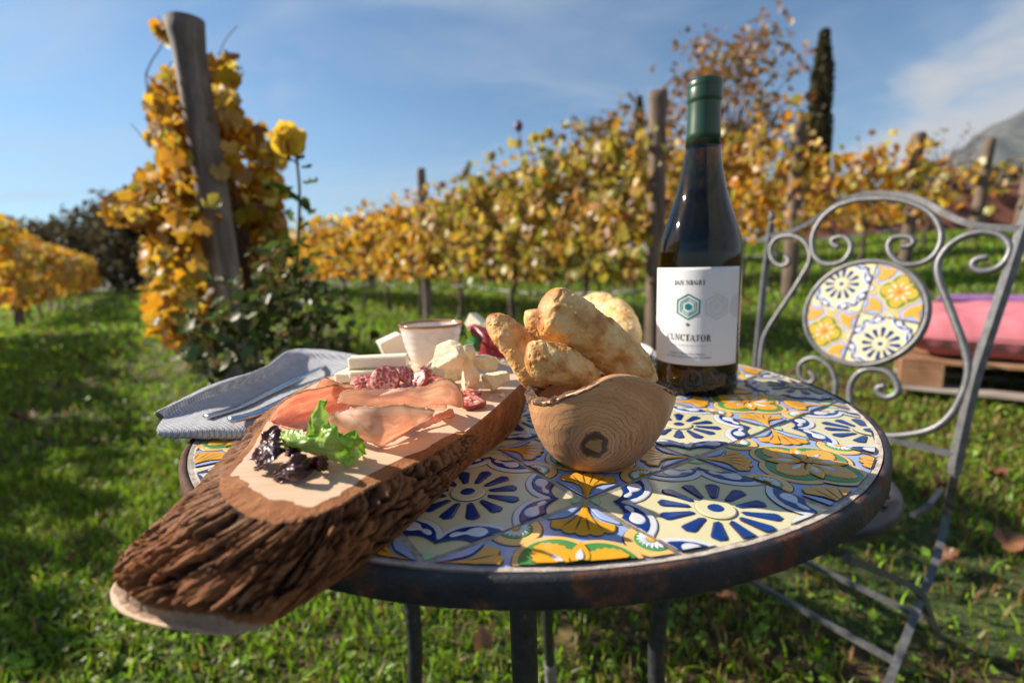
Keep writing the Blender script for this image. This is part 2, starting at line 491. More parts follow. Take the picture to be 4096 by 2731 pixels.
o = mesh_obj('grass', np.vstack(gv), np.vstack(gf), M_GRASS, None, False, attrs={'tint': np.vstack(gt)})
tag(o, 'green grass blades growing all over the vineyard floor', kind='stuff')
cv, cf, ct = [], [], []; off = 0
for n, box, sz in ((26000, (-1.7, 2.2, 0.25, 2.2), 0.020), (26000, (-4.5, 5, 1.8, 5.5), 0.032), (9000, (-12, 9, 5, 13), 0.07)):
    x, y = ground_points(n, *box)
    clump = fbm(np.stack([x * 2.2, y * 2.2, x * 0], -1), 3, 77)
    k_ = RNG.random(len(x)) < np.clip(0.55 + clump * 1.8 - 0.35 * ((x > 0.25) & (y < 2.2)), 0.06, 1)
    x, y = x[k_], y[k_]; k = len(x)
    P = np.stack([x, y, gz(x, y) + RNG.uniform(0.2, 1.6, k) * sz], -1)
    nr = np.c_[RNG.normal(0, 0.38, (k, 2)), np.ones(k)]
    V, F, T = scatter('clover', P, nr, RNG.uniform(0, 6.3, k), sz * RNG.uniform(0.5, 1.25, k), tints([(0.15, 0.38, 0.016), (0.24, 0.50, 0.02), (0.07, 0.20, 0.014), (0.34, 0.52, 0.08)], k, 0.3))
    cv.append(V); cf.append(F + off); ct.append(T); off += len(V)
o = mesh_obj('ground_cover', np.vstack(cv), np.vstack(cf), M_WEED, None, True, attrs={'tint': np.vstack(ct)})
tag(o, 'low round-leaved clover and weeds among the grass', kind='stuff')

# fallen leaves lying in the grass
M_DRY = leaf_mat('dry_leaf', 0.2, 0.05, 40)
def leaf_mesh(name, kind, col, mat, seed=0, size=1.0, curl=0.25):
    tv, tf = SHAPES[kind]
    v = tv * size; rr = np.random.default_rng(seed)
    a = rr.uniform(0, 6.28); d = v[:, 0] * math.cos(a) + v[:, 1] * math.sin(a)
    v[:, 2] += curl * d * d / size + 0.06 * size * rr.normal(size=len(v))
    me = bpy.data.meshes.new(name); me.from_pydata(v.tolist(), [], tf.tolist()); me.materials.append(mat)
    c = me.color_attributes.new('tint', 'FLOAT_COLOR', 'POINT')
    t = np.clip(np.array(col)[None] * (1 + 0.18 * rr.normal(size=(len(v), 1))), 0.003, 1)
    c.data.foreach_set('color', np.c_[t, np.ones(len(v))].astype(np.float32).ravel())
    me.polygons.foreach_set('use_smooth', [True] * len(me.polygons))
    return me
FALLEN = [leaf_mesh('fallen_leaf', 'grape', c, M_DRY, i, 1.0, 0.9) for i, c in enumerate([(0.20, 0.085, 0.035), (0.27, 0.12, 0.055), (0.13, 0.11, 0.03), (0.12, 0.045, 0.018)])]
# (measured px, py, size, mesh, label)
big = [(1105, 1472, 0.050, 1, 'pink-brown curled dead leaf standing up behind the nearest table leg'),
       (1310, 1462, 0.058, 2, 'pale yellow-green leaf in the grass right of the far table leg'),
       (1670, 1400, 0.055, 0, 'red-brown dead leaf on bare soil just under the table rim'),
       (2253, 945, 0.10, 0, 'orange-brown dead leaf in the grass right of the chair back'),
       (48, 957, 0.12, 3, 'dark brown dead leaves curled up in the shaded grass far left'),
       (180, 770, 0.10, 0, 'brown dead leaf in the sunny grass below the left vine row')]
for px_, py_, sz, k, lab in big:
    P = on_z(px_, py_, 0.02)
    P[2] = float(gz(P[0], P[1])) + 0.035
    o = link('fallen_leaf', FALLEN[k], None, P)
    o.scale = (sz * 0.8,) * 3
    o.rotation_euler = (random.uniform(-.5, .5), random.uniform(-.5, .5), random.uniform(0, 6))
    tag(o, lab, 'leaf', 'fallen leaves in the grass')
bpy.data.objects['fallen_leaf'].rotation_euler = (1.1, 0.1, 0.4)
for k in range(44):
    if k < 30: x, y = random.uniform(0.3, 1.6), random.uniform(1.0, 2.1)
    else: y = random.uniform(1.6, 7); x = random.uniform(-0.95, 0.9) * y
    o = link('fallen_leaf', FALLEN[k % 4], None, (x, y, float(gz(x, y)) + 0.042))
    o.scale = (random.uniform(0.03, 0.055) if y < 2.4 else random.uniform(0.07, 0.12),) * 3
    o.rotation_euler = (random.uniform(-.6, .6), random.uniform(-.6, .6), random.uniform(0, 6))
    tag(o, 'small brown dead vine leaf scattered in the grass', 'leaf', 'small fallen leaves scattered in the grass')

# ================================================================ trellis posts, vines, wires
def wood_mat(name, dark, mid, light, scale=14, vs=(1, 1, 0.12), bump_s=0.8, bump_d=0.01):
    m, nt, out = new_mat(name)
    v = coords(nt, 'Object', vs)
    n = noise_tex(nt, v, scale, 8, 0.65, 0.4)
    n2 = noise_tex(nt, coords(nt), scale * 0.25, 4)
    c = ramp(nt, mth(nt, 'ADD', mth(nt, 'MULTIPLY', n, 0.75), mth(nt, 'MULTIPLY', n2, 0.25)), [(0.30, dark), (0.5, mid), (0.70, light)])
    principled(nt, out, c, 0.85, Normal=bump(nt, n, bump_s, bump_d))
    return m
M_POST = wood_mat('weathered_post_wood', (0.014, 0.010, 0.009), (0.15, 0.12, 0.105), (0.40, 0.35, 0.31), 22)
M_POSTB = wood_mat('brown_post_wood', (0.04, 0.025, 0.018), (0.13, 0.09, 0.065), (0.25, 0.18, 0.13), 22)
M_STAKE = wood_mat('vine_bark', (0.02, 0.014, 0.01), (0.075, 0.05, 0.035), (0.15, 0.11, 0.08), 40)
def post(base, top, r0, r1, label, mat, group, flare=0.0, seed=0):
    base, top = np.array(base, float), np.array(top, float)
    nv, nu = 40, 28
    t = np.linspace(0, 1, nv); a = np.arange(nu) / nu * 2 * PI
    ax = (top - base) / np.linalg.norm(top - base)
    u = np.cross(ax, [0, 1, 0]); u /= np.linalg.norm(u); w = np.cross(ax, u)
    rad = r0 + (r1 - r0) * t + flare * np.exp(-((1 - t) / 0.035) ** 2)
    P = base + (top - base) * t[:, None]
    q = np.stack(np.broadcast_arrays(np.cos(a)[None] * 2.2, np.sin(a)[None] * 2.2, t[:, None] * 3 + 0 * a[None]), -1)
    crack = np.abs(fbm(q * np.array([2.2, 2.2, 0.4]), 3, seed + 9))
    rr = rad[:, None] * (1 + 0.07 * fbm(q, 4, seed) - 0.16 * np.exp(-(crack / 0.035) ** 2))
    V = P[:, None] + rr[..., None] * (np.cos(a)[None, :, None] * u + np.sin(a)[None, :, None] * w)
    V = V.transpose(1, 0, 2).reshape(-1, 3)
    F = grid_faces(nu, nv, True)
    topi = [i * nv + nv - 1 for i in range(nu)]
    V = np.vstack([V, top + ax * 0.004]); c = len(V) - 1
    F += [[topi[i], topi[(i + 1) % nu], c] for i in range(nu)]
    o = mesh_obj('trellis_post', V, F, mat, None, True, base=base)
    return tag(o, label, 'post', group)
def gp(x, y): return (x, y, float(gz(x, y)) - 0.05)
PG = 'posts at the ends of the vine rows'
post(gp(at_y(560, 850, 1.72)[0], 1.72), tuple(at_y(425, 48, 1.7)), 0.058, 0.047, 'tall weathered grey post leaning left in yellow vine leaves, nearest of all the posts', M_POST, PG, 0.010, 1)
ends = [((0.965, 3.2), 1.83, 0.062, 'dark brown end post just left of the wine bottle'),
        ((2.84, 4.87), 2.07, 0.072, 'thick brown post between the bottle and the cypress, above the left chair post'),
        ((5.02, 6.12), 2.24, 0.070, 'brown post standing behind the top of the chair arch'),
        ((7.15, 7.50), 2.46, 0.074, 'brown post behind the right shoulder of the chair back'),
        ((9.22, 8.80), 2.58, 0.082, 'rightmost brown post at the edge of the picture')]
for i, ((x, y), zt, r, lab) in enumerate(ends):
    post(gp(x, y), (x + (0.0, 0, 0.02, 0.11, 0.08)[i], y, zt), r, r * 0.92, lab, M_POSTB, PG, 0.004 if i == 0 else 0, 20 + i)

M_VINE = leaf_mat('vine_leaf', 0.50, 0.05, 25)
YEL = [(0.82, 0.48, 0.025), (0.74, 0.34, 0.015), (0.82, 0.60, 0.09), (0.52, 0.46, 0.045), (0.34, 0.12, 0.02), (0.70, 0.50, 0.24)]
YELP = [0.30, 0.22, 0.16, 0.14, 0.10, 0.08]
GRN = [(0.56, 0.48, 0.05), (0.70, 0.50, 0.09), (0.36, 0.36, 0.05), (0.66, 0.38, 0.04), (0.50, 0.30, 0.12), (0.30, 0.15, 0.05)]
GRNP = [0.24, 0.22, 0.20, 0.14, 0.12, 0.08]
M_CANE = pmat('vine_cane', [(0.3, (0.05, 0.028, 0.016)), (0.7, (0.16, 0.09, 0.05))], 60, rough=0.8)
def vine(x, y, n, pal, palp, label, group, h0=0.5, h1=1.62, along=0.62, across=0.24, size=0.10, seed=0, canes=4, hfun=None):
    rr = np.random.default_rng(seed)
    z0 = float(gz(x, y))
    t = thing('grape_vine', label, 'vine', (x, y, z0), group)
    p = [np.array([x, y, z0 - 0.03])]
    for k in range(1, 7):
        p.append(p[-1] + np.array([rr.normal(0, 0.022), rr.normal(0, 0.022), 0.125]))
    tube('trunk', catmull(p, 16), np.linspace(0.030, 0.017, 16), M_STAKE, t, 8)
    cb = MB()
    for k in range(canes):
        a = rr.uniform(-along, along); q = [p[-1]]
        tgt = np.array([x + ROWD[0] * a, y + ROWD[1] * a, z0 + rr.uniform(h1 - 0.3, h1 + 0.22)])
        for j in range(1, 6):
            q.append(p[-1] + (tgt - p[-1]) * (j / 5) ** 0.9 + rr.normal(0, 0.03, 3))
        vv, ff = tube_geo(catmull(q, 14), np.linspace(0.006, 0.002, 14), 5); cb.add(vv, ff)
    tag(cb.build('cane', M_CANE, t), kind='stuff')
    a = rr.uniform(-1, 1, n) * along; b = rr.normal(0, 0.42, n) * across
    hh = h0 + (h1 - h0) * rr.beta(1.25, 1.15, n)
    if hfun is not None: hh = np.minimum(hh, hfun(a))
    shoots = rr.random(n) < 0.05
    hh = np.where(shoots, rr.uniform(h1 - 0.1, h1 + 0.22, n), hh)
    b = np.where(shoots, b * 0.4, b)
    P = np.stack([x + ROWD[0] * a + ROWN[0] * b, y + ROWD[1] * a + ROWN[1] * b, z0 + hh], -1)
    # clumps: leave gaps
    keep = fbm(P * 4.5, 2, seed + 3) > -0.24
    P = P[keep]; k = len(P)
    nr = np.c_[ROWN[0] * rr.normal(0, 1, k) + rr.normal(0, .45, k), ROWN[1] * rr.normal(0, 1, k) + rr.normal(0, .45, k), rr.normal(0.25, 0.45, k)]
    roll = rr.normal(PI, 0.6, k)
    V, F, T = scatter('grape', P, nr, roll, size * rr.uniform(0.55, 1.15, k), tints(pal, k, 0.3, palp))
    tag(mesh_obj('foliage', V, F, M_VINE, t, True, attrs={'tint': T}), kind='stuff')
    return t
ORD = ['first', 'second', 'third', 'fourth', 'fifth', 'sixth', 'seventh', 'eighth', 'ninth', 'tenth', 'eleventh', 'twelfth', 'thirteenth', 'fourteenth', 'fifteenth']
def row_xy(sx, sy, d): return sx + ROWD[0] * d, sy + ROWD[1] * d
G2 = 'yellow vines of the middle row'
for i in range(15):
    x, y = row_xy(0.93, 3.22, 0.55 + i * 0.98)
    near = i < 4
    vine(x, y, 1150 if i < 5 else 620, GRN if i < 3 else YEL, GRNP if i < 3 else YELP,
         ORD[i] + ' yellow vine leftwards from the dark end post in the middle row', G2, size=0.076 if i < 5 else 0.10, seed=100 + i, h0=0.52, h1=1.50 if i < 2 else 1.40)
G0 = 'golden vines of the far left row'
for i in range(15):
    x, y = row_xy(-9.45, 9.1, i * 1.3)
    vine(x, y, 420, YEL, YELP, ORD[i] + ' golden vine of the far left row from the picture edge', G0, size=0.14, seed=200 + i, h0=0.45, h1=1.95 if i < 2 else 1.75, along=0.7)
for i in range(8):          # the same row goes on outside the frame and shades the grass on the left
    x, y = row_xy(-3.1, 0.2, 0.5 + i * 1.15)
    vine(x, y, 520, YEL, YELP, 'golden vine of the left row standing outside the picture', G0, size=0.15, seed=240 + i, h0=0.3, h1=2.1, along=0.75)
G3 = 'yellow vines of the row behind the bottle'
for i in range(8):
    x, y = row_xy(2.84, 4.87, 0.5 + i * 1.05)
    vine(x, y, 760, YEL, YELP, ORD[i] + ' yellow vine behind the brown post that stands between bottle and cypress', G3, size=0.09, seed=300 + i, h0=0.6, h1=1.72)
G4 = 'yellow vines of the row above the chair'
for i in range(6):
    x, y = row_xy(5.02, 6.12, 0.5 + i * 1.1)
    vine(x, y, 620, YEL, YELP, ORD[i] + ' yellow vine behind the post that rises over the chair arch', G4, size=0.10, seed=400 + i, h0=0.55, h1=1.55)
G5 = 'sparse vines of the right-hand rows'
for i in range(4):
    x, y = row_xy(7.15, 7.5, 0.6 + i * 1.2)
    vine(x, y, 110, YEL, YELP, ORD[i] + ' half-bare vine behind the post at the right shoulder of the chair', G5, size=0.14, seed=500 + i, h0=0.4, h1=1.4)
for i in range(4):
    x, y = row_xy(9.22, 8.8, 0.6 + i * 1.2)
    vine(x, y, 70, YEL, YELP, ORD[i] + ' half-bare vine behind the rightmost brown post', G5, size=0.14, seed=520 + i, h0=0.4, h1=1.3)
# the inner posts of the rows
post(gp(-1.01, 5.8), (-1.0, 5.8, 1.93), 0.058, 0.05, 'thin grey stake in the middle vine row, left of the bread', M_POST, 'stakes inside the vine rows', 0, 40)
post(gp(-4.3, 10.2), (-4.3, 10.2, 1.92), 0.055, 0.05, 'far stake in the middle vine row behind the rose bush', M_POST, 'stakes inside the vine rows', 0, 41)
x, y = row_xy(-9.6, 9.0, 1.55); post(gp(x, y), (x, y, gz(x, y) + 1.85), 0.07, 0.06, 'dark stake among the golden leaves of the far left row', M_POSTB, 'stakes inside the vine rows', 0, 42)
# wires and drip hoses
M_HOSE = pmat('drip_hose_plastic', [(0.3, (0.10, 0.10, 0.11)), (0.7, (0.19, 0.19, 0.21))], 8, rough=0.4)
M_WIRE = pmat('galvanised_wire', [(0.3, (0.22, 0.22, 0.23)), (0.7, (0.4, 0.4, 0.42))], 9, rough=0.4, Metallic=0.8)
def along_row(x0, y0, L, h, sag, n=40):
    d = np.linspace(0, L, n)
    X_, Y_ = x0 + ROWD[0] * d, y0 + ROWD[1] * d
    return np.stack([X_, Y_, gz(X_, Y_) * 0.3 + 0.7 * np.linspace(gz(x0, y0), gz(X_[-1], Y_[-1]), n) + h - sag * np.abs(np.sin(d * PI / 2.4))], -1)
for (x, y), L, lab in (((0.965, 3.2), 14, 'grey drip hose hung low along the middle vine row'), ((2.84, 4.87), 8, 'grey drip hose hung low along the row behind the bottle'), ((5.02, 6.12), 7, 'grey drip hose hung low along the row behind the chair')):
    tag(tube('drip_hose', along_row(x, y, L, 0.45, 0.05), 0.011, M_HOSE, None, 6, base=(x, y, float(gz(x, y)))), lab, 'hose', 'drip hoses along the rows')
    for k, h in enumerate((0.75, 1.2)):
        tag(tube('trellis_wire', along_row(x, y, L, h, 0.01), 0.0022, M_WIRE, None, 5, base=(x, y, float(gz(x, y)))), ('lower' if k == 0 else 'upper') + ' wire strung along ' + lab.split('along ')[1], 'wire', 'trellis wires')

# ---------------------------------------------------------------- the near vine on the leaning post
NV = thing('grape_vine', 'big yellow grape vine climbing the tall leaning post on the left', 'vine', (-0.98, 1.86, float(gz(-0.98, 1.86))))
rr = np.random.default_rng(11)
tube('trunk', catmull([(-1.02, 1.95, -0.05), (-1.0, 1.95, 0.25), (-1.05, 1.9, 0.5), (-1.03, 1.9, 0.8), (-1.1, 1.88, 1.1)], 24), np.linspace(0.03, 0.015, 24), M_STAKE, NV, 8)
blobs = [  # measured centre (px, py), distance, radii in px, count
    (455, 330, 1.86, 90, 210, 190), (400, 470, 1.82, 95, 110, 120), (300, 480, 1.80, 55, 34, 34), (560, 400, 2.05, 85, 130, 130),
    (430, 590, 1.82, 95, 95, 120), (400, 700, 1.78, 60, 70, 55), (560, 560, 2.1, 100, 120, 120), (380, 250, 1.84, 45, 90, 45),
    (520, 200, 1.86, 32, 70, 18), (370, 75, 1.74, 16, 20, 5), (600, 470, 2.1, 50, 70, 40), (440, 760, 1.8, 90, 40, 30)]
P, Tn = [], []
for bx, by, Yd, rx, ry, n in blobs:
    n = int(n * 2.6)
    q = rr.normal(size=(n, 2)); q /= np.linalg.norm(q, axis=1)[:, None]; q *= np.sqrt(rr.random((n, 1)))
    for a, b in q:
        Yq = Yd + rr.normal(0, 0.13)
        X_, Y_ = bx + a * rx, by + b * ry
        if abs(X_ - np.interp(Y_, [48, 700], [425, 540])) < 46 and rr.random() < 0.93: Yq = max(Yq, 1.90)
        P.append(at_y(X_, Y_, Yq))
P = np.array([tuple(p) for p in P])
n = len(P)
nr = rr.normal(0, 0.75, (n, 3)) + np.array([-0.25, -0.75, 0.15])
size = 0.050 * rr.uniform(0.5, 1.3, n)
col = tints(YEL, n, 0.28, [0.36, 0.24, 0.12, 0.14, 0.09, 0.05])
order = np.argsort(P[:, 1] - size * 4)       # nearest and largest first
LEAFM = [leaf_mesh('leaf', 'grape', c, M_VINE, 50 + i, 1.0, 0.35) for i, c in enumerate([YEL[0], YEL[0], YEL[1], YEL[1], YEL[2], YEL[3], YEL[4], YEL[5], (0.66, 0.42, 0.04), (0.58, 0.30, 0.02)])]
fx, fy, fz = frames(nr, rr.normal(PI, 0.7, n))
base = np.array(NV.location)
for k in order[:290]:
    o = link('leaf', LEAFM[rr.integers(len(LEAFM))], NV)
    Mx = np.eye(4); Mx[:3, 0] = fx[k] * size[k]; Mx[:3, 1] = fy[k] * size[k]; Mx[:3, 2] = fz[k] * size[k]; Mx[:3, 3] = P[k] - base
    o.matrix_local = Matrix(Mx.tolist())
rest = order[290:]
V, F, T = scatter('grape', P[rest], nr[rest], rr.normal(PI, 0.7, len(rest)), size[rest], col[rest])
tag(mesh_obj('foliage', V, F, M_VINE, NV, True, attrs={'tint': T}), kind='stuff')
cb = MB()
for k in range(26):
    a = rr.choice(len(P)); b = rr.choice(len(P))
    q = [np.array([-1.1 + 0.25 * rr.random(), 1.85 + 0.2 * rr.random(), 0.5 + 0.6 * rr.random()]), (P[a] + P[b]) / 2 + rr.normal(0, .02, 3), P[a]]
    vv, ff = tube_geo(catmull(q, 10), np.linspace(0.005, 0.0015, 10), 5); cb.add(vv, ff)
for pts in ([(395, 140, 1.8), (372, 190, 1.8), (368, 240, 1.8), (390, 250, 1.8)], [(500, 130, 1.86), (520, 90, 1.88), (545, 60, 1.9)], [(345, 340, 1.8), (315, 300, 1.8), (300, 285, 1.8)]):
    vv, ff = tube_geo(catmull([tuple(at_y(*q)) for q in pts], 12), 0.0016, 5); cb.add(vv, ff)
tag(cb.build('cane', M_CANE, NV), kind='stuff')
for i in range(4):
    x, y = row_xy(-1.35, 2.35, 0.6 + i * 1.05)
    vine(x, y, 420, YEL, YELP, ORD[i] + ' yellow vine following behind the leaning grey post', 'yellow vines behind the leaning post', size=0.09, seed=600 + i, h0=0.5, h1=1.05 + 0.1 * i, across=0.2)

# ---------------------------------------------------------------- rose bush with one yellow rose
RB = thing('rose_bush', 'dark green rose bush with one tall yellow bloom behind the napkin', 'rose bush', (-0.56, 1.22, float(gz(-0.56, 1.22))))
M_STEM = pmat('rose_stem', [(0.3, (0.05, 0.03, 0.015)), (0.7, (0.10, 0.11, 0.03))], 40, rough=0.6)
M_ROSELEAF = leaf_mat('rose_leaf', 0.30, 0.03, 50, 0.4)
main = [at_y(620, 1000, 1.2), at_y(640, 860, 1.2), at_y(672, 700, 1.18), at_y(684, 560, 1.17), at_y(688, 440, 1.16), at_y(678, 340, 1.15)]
tube('stem', catmull([tuple(p) for p in main], 30), np.linspace(0.006, 0.0028, 30), M_STEM, RB, 8)
stems = [[(640, 1000, 1.2), (560, 850, 1.22), (520, 720, 1.25)], [(640, 1000, 1.2), (500, 900, 1.2), (430, 760, 1.22)], [(650, 980, 1.2), (720, 820, 1.24), (760, 700, 1.28)],
         [(620, 980, 1.2), (600, 800, 1.3), (620, 620, 1.32)], [(600, 960, 1.2), (470, 860, 1.15), (395, 800, 1.15)]]
LP, LNn, LS = [], [], []
for pts in stems:
    q = catmull([tuple(at_y(*p)) for p in pts], 20)
    tube('stem', q, np.linspace(0.006, 0.002, 20), M_STEM, RB, 6)
clus = [(650, 600, 1.18, 70, 55, 55), (700, 690, 1.22, 100, 80, 130), (560, 730, 1.2, 110, 90, 130), (440, 730, 1.16, 60, 60, 34), (480, 830, 1.14, 70, 60, 60), (600, 840, 1.16, 120, 60, 100), (760, 790, 1.26, 70, 70, 60), (640, 760, 1.2, 120, 90, 110)]
for bx, by, Yd, rx, ry, n in clus:
    for k in range(n):
        a, b = rr.normal(0, 0.55, 2)
        LP.append(tuple(at_y(bx + a * rx, by + b * ry, Yd + rr.normal(0, 0.07)))); LS.append(rr.uniform(0.6, 1.2) * 0.040)
for px_, py_, s in ((676, 455, .045), (702, 470, .04), (672, 500, .045), (706, 545, .05), (668, 580, .05), (712, 590, .045), (640, 432, .062), (715, 420, .05), (718, 488, .04), (690, 365, .04), (672, 372, .035), (700, 520, .04), (655, 545, .04), (705, 385, .03), (610, 436, .04)):
    LP.append(tuple(at_y(px_, py_, 1.16))); LS.append(s)
LP = np.array(LP); LS = np.array(LS); n = len(LP)
nr = rr.normal(0, 0.6, (n, 3)) + np.array([-0.35, -0.3, 0.75])
RLM = [leaf_mesh('leaf', 'oval', c, M_ROSELEAF, 80 + i, 1.0, 0.3) for i, c in enumerate([(0.026, 0.075, 0.022), (0.045, 0.125, 0.026), (0.075, 0.19, 0.035), (0.035, 0.085, 0.035), (0.14, 0.28, 0.04), (0.26, 0.17, 0.06), (0.40, 0.38, 0.24)])]
fx, fy, fz = frames(nr, rr.uniform(0, 6.28, n))
base = np.array(RB.location); order = np.argsort(LP[:, 1])
pick = np.concatenate([np.arange(n - 15, n), order[:280]])
for k in pick:
    hi = LP[k][2] > 0.62
    o = link('leaf', RLM[4 if k >= n - 15 and k < n - 5 else rr.choice(7, p=[.22, .22, .2, .14, .08, .05, .09] if not hi else [.3, .3, .22, .1, .06, .01, .01])], RB)
    Mx = np.eye(4); s = LS[k]
    Mx[:3, 0] = fx[k] * s; Mx[:3, 1] = fy[k] * s; Mx[:3, 2] = fz[k] * s; Mx[:3, 3] = LP[k] - base
    o.matrix_local = Matrix(Mx.tolist())
rest = np.setdiff1d(np.arange(n), pick)
V, F, T = scatter('oval', LP[rest], nr[rest], rr.uniform(0, 6.28, len(rest)), LS[rest], tints([(0.02, 0.055, 0.018), (0.035, 0.09, 0.022), (0.05, 0.13, 0.03), (0.2, 0.15, 0.08)], len(rest), 0.3))
tag(mesh_obj('foliage', V, F, M_ROSELEAF, RB, True, attrs={'tint': T}), kind='stuff')
# the bloom: rings of cupped petals
m, nt, out = new_mat('rose_petal')
lw = N(nt, 'ShaderNodeLayerWeight', {'Blend': 0.4}).outputs['Facing']
c = mixc_(nt, lw, (0.92, 0.66, 0.05), (0.95, 0.78, 0.24))
d = N(nt, 'ShaderNodeBsdfDiffuse', {'Color': c}); t_ = N(nt, 'ShaderNodeBsdfTranslucent', {'Color': c})
nt.links.new(N(nt, 'ShaderNodeMixShader', {0: 0.35, 1: d.outputs[0], 2: t_.outputs[0]}).outputs[0], out.inputs[0])
M_PETAL = m
RC = np.array(at_y(660, 318, 1.15))
def petal(c0, az, tilt, w, h, cup, seed):
    rq = np.random.default_rng(seed)
    u = np.linspace(-1, 1, 9); v_ = np.linspace(0, 1, 9)
    U, V_ = np.meshgrid(u, v_, indexing='ij')
    wid = w * np.sqrt(np.clip(np.sin(PI * (0.10 + 0.80 * V_)), 0, 1))
    x = U * wid; zz = h * V_; yy = cup * (V_ * (1 - V_) * 2.2) * w - 0.35 * (x ** 2) / w + np.clip(V_ - 0.62, 0, 1) ** 1.3 * (-(0.35 + tilt)) * h * 2.2
    yy = yy + 0.16 * w * np.sin(6 * U + seed) * V_ ** 2
    out_r = 0.10 * w + V_ * h * math.sin(max(tilt, 0)) - 0
    Pq = np.stack([x, -(out_r) + yy * 0.6, zz * math.cos(tilt * 0.8)], -1)
    ca, sa = math.cos(az), math.sin(az)
    Q = np.stack([Pq[..., 0] * ca - Pq[..., 1] * sa, Pq[..., 0] * sa + Pq[..., 1] * ca, Pq[..., 2]], -1)
    return Q.reshape(-1, 3) + c0, grid_faces(9, 9)
for ring, (cnt, tilt, w, h) in enumerate(((3, 0.02, 0.014, 0.050), (5, 0.10, 0.019, 0.056), (6, 0.20, 0.023, 0.056), (7, 0.34, 0.026, 0.052), (6, 0.52, 0.026, 0.044))):
    for k in range(cnt):
        vv, ff = petal(RC + np.array([0, 0, -0.026 - 0.003 * ring]), 2 * PI * (k + 0.37 * ring) / cnt + rr.normal(0, .1), tilt + rr.normal(0, 0.08), 1.22 * w * rr.uniform(.9, 1.15), h * rr.uniform(.85, 1.1), 0.8, ring * 10 + k)
        mesh_obj('petal', vv, ff, M_PETAL, RB)
mesh_obj('sepal', *lathe_geo([(0.001, -0.012), (0.006, -0.008), (0.008, 0.0), (0.004, 0.006)], 12, RC + np.array([0, 0, -0.018])), M_STEM, RB)

# small red roses on a bush beside the second post
RR = thing('red_rose_bush', 'thin rose bush with small red blooms beside the dark post left of the bottle', 'rose bush', (1.15, 3.25, float(gz(1.15, 3.25))))
M_REDP = pmat('red_petal', [(0.3, (0.30, 0.02, 0.03)), (0.7, (0.5, 0.05, 0.06))], 60, rough=0.6)
for k, (px_, py_, s) in enumerate(((1530, 462, .035), (1518, 478, .03), (1648, 342, .035))):
    p = np.array(at_y(px_, py_, 3.25))
    tube('stem', catmull([(1.15, 3.25, float(gz(1.15, 3.25))), (1.12 + .05 * k, 3.25, 0.6), p], 12), 0.004, M_STEM, RR, 5)
    vv, ff = lathe_geo([(0.001, -s), (s * .8, -s * .6), (s, 0), (s * .7, s * .5), (s * .3, s * .35), (0.001, s * .6)], 12, p)
    vv = vv * 1.0 + 0.35 * s * fbm(vv * 40, 2, k)[:, None]
    mesh_obj('bloom', vv, ff, M_REDP, RR)
PB = thing('rose_shoot', 'single thin shoot with a purple bud above the middle vine row', 'rose shoot', (0.06, 4.6, float(gz(0.06, 4.6))))
p = np.array(at_y(1191, 292, 4.6))
tube('stem', catmull([(0.02, 4.6, 0.1), (0.2, 4.6, 1.2), p + np.array([.03, 0, -.3]), p], 20), 0.006, M_STEM, PB, 5)
mesh_obj('bud', *lathe_geo([(0.001, -0.05), (0.035, -0.02), (0.04, 0.02), (0.02, 0.05), (0.001, 0.06)], 10, p), pmat('purple_bud', [(0.3, (0.10, 0.03, 0.10)), (0.7, (0.2, 0.06, 0.14))], 30), PB)

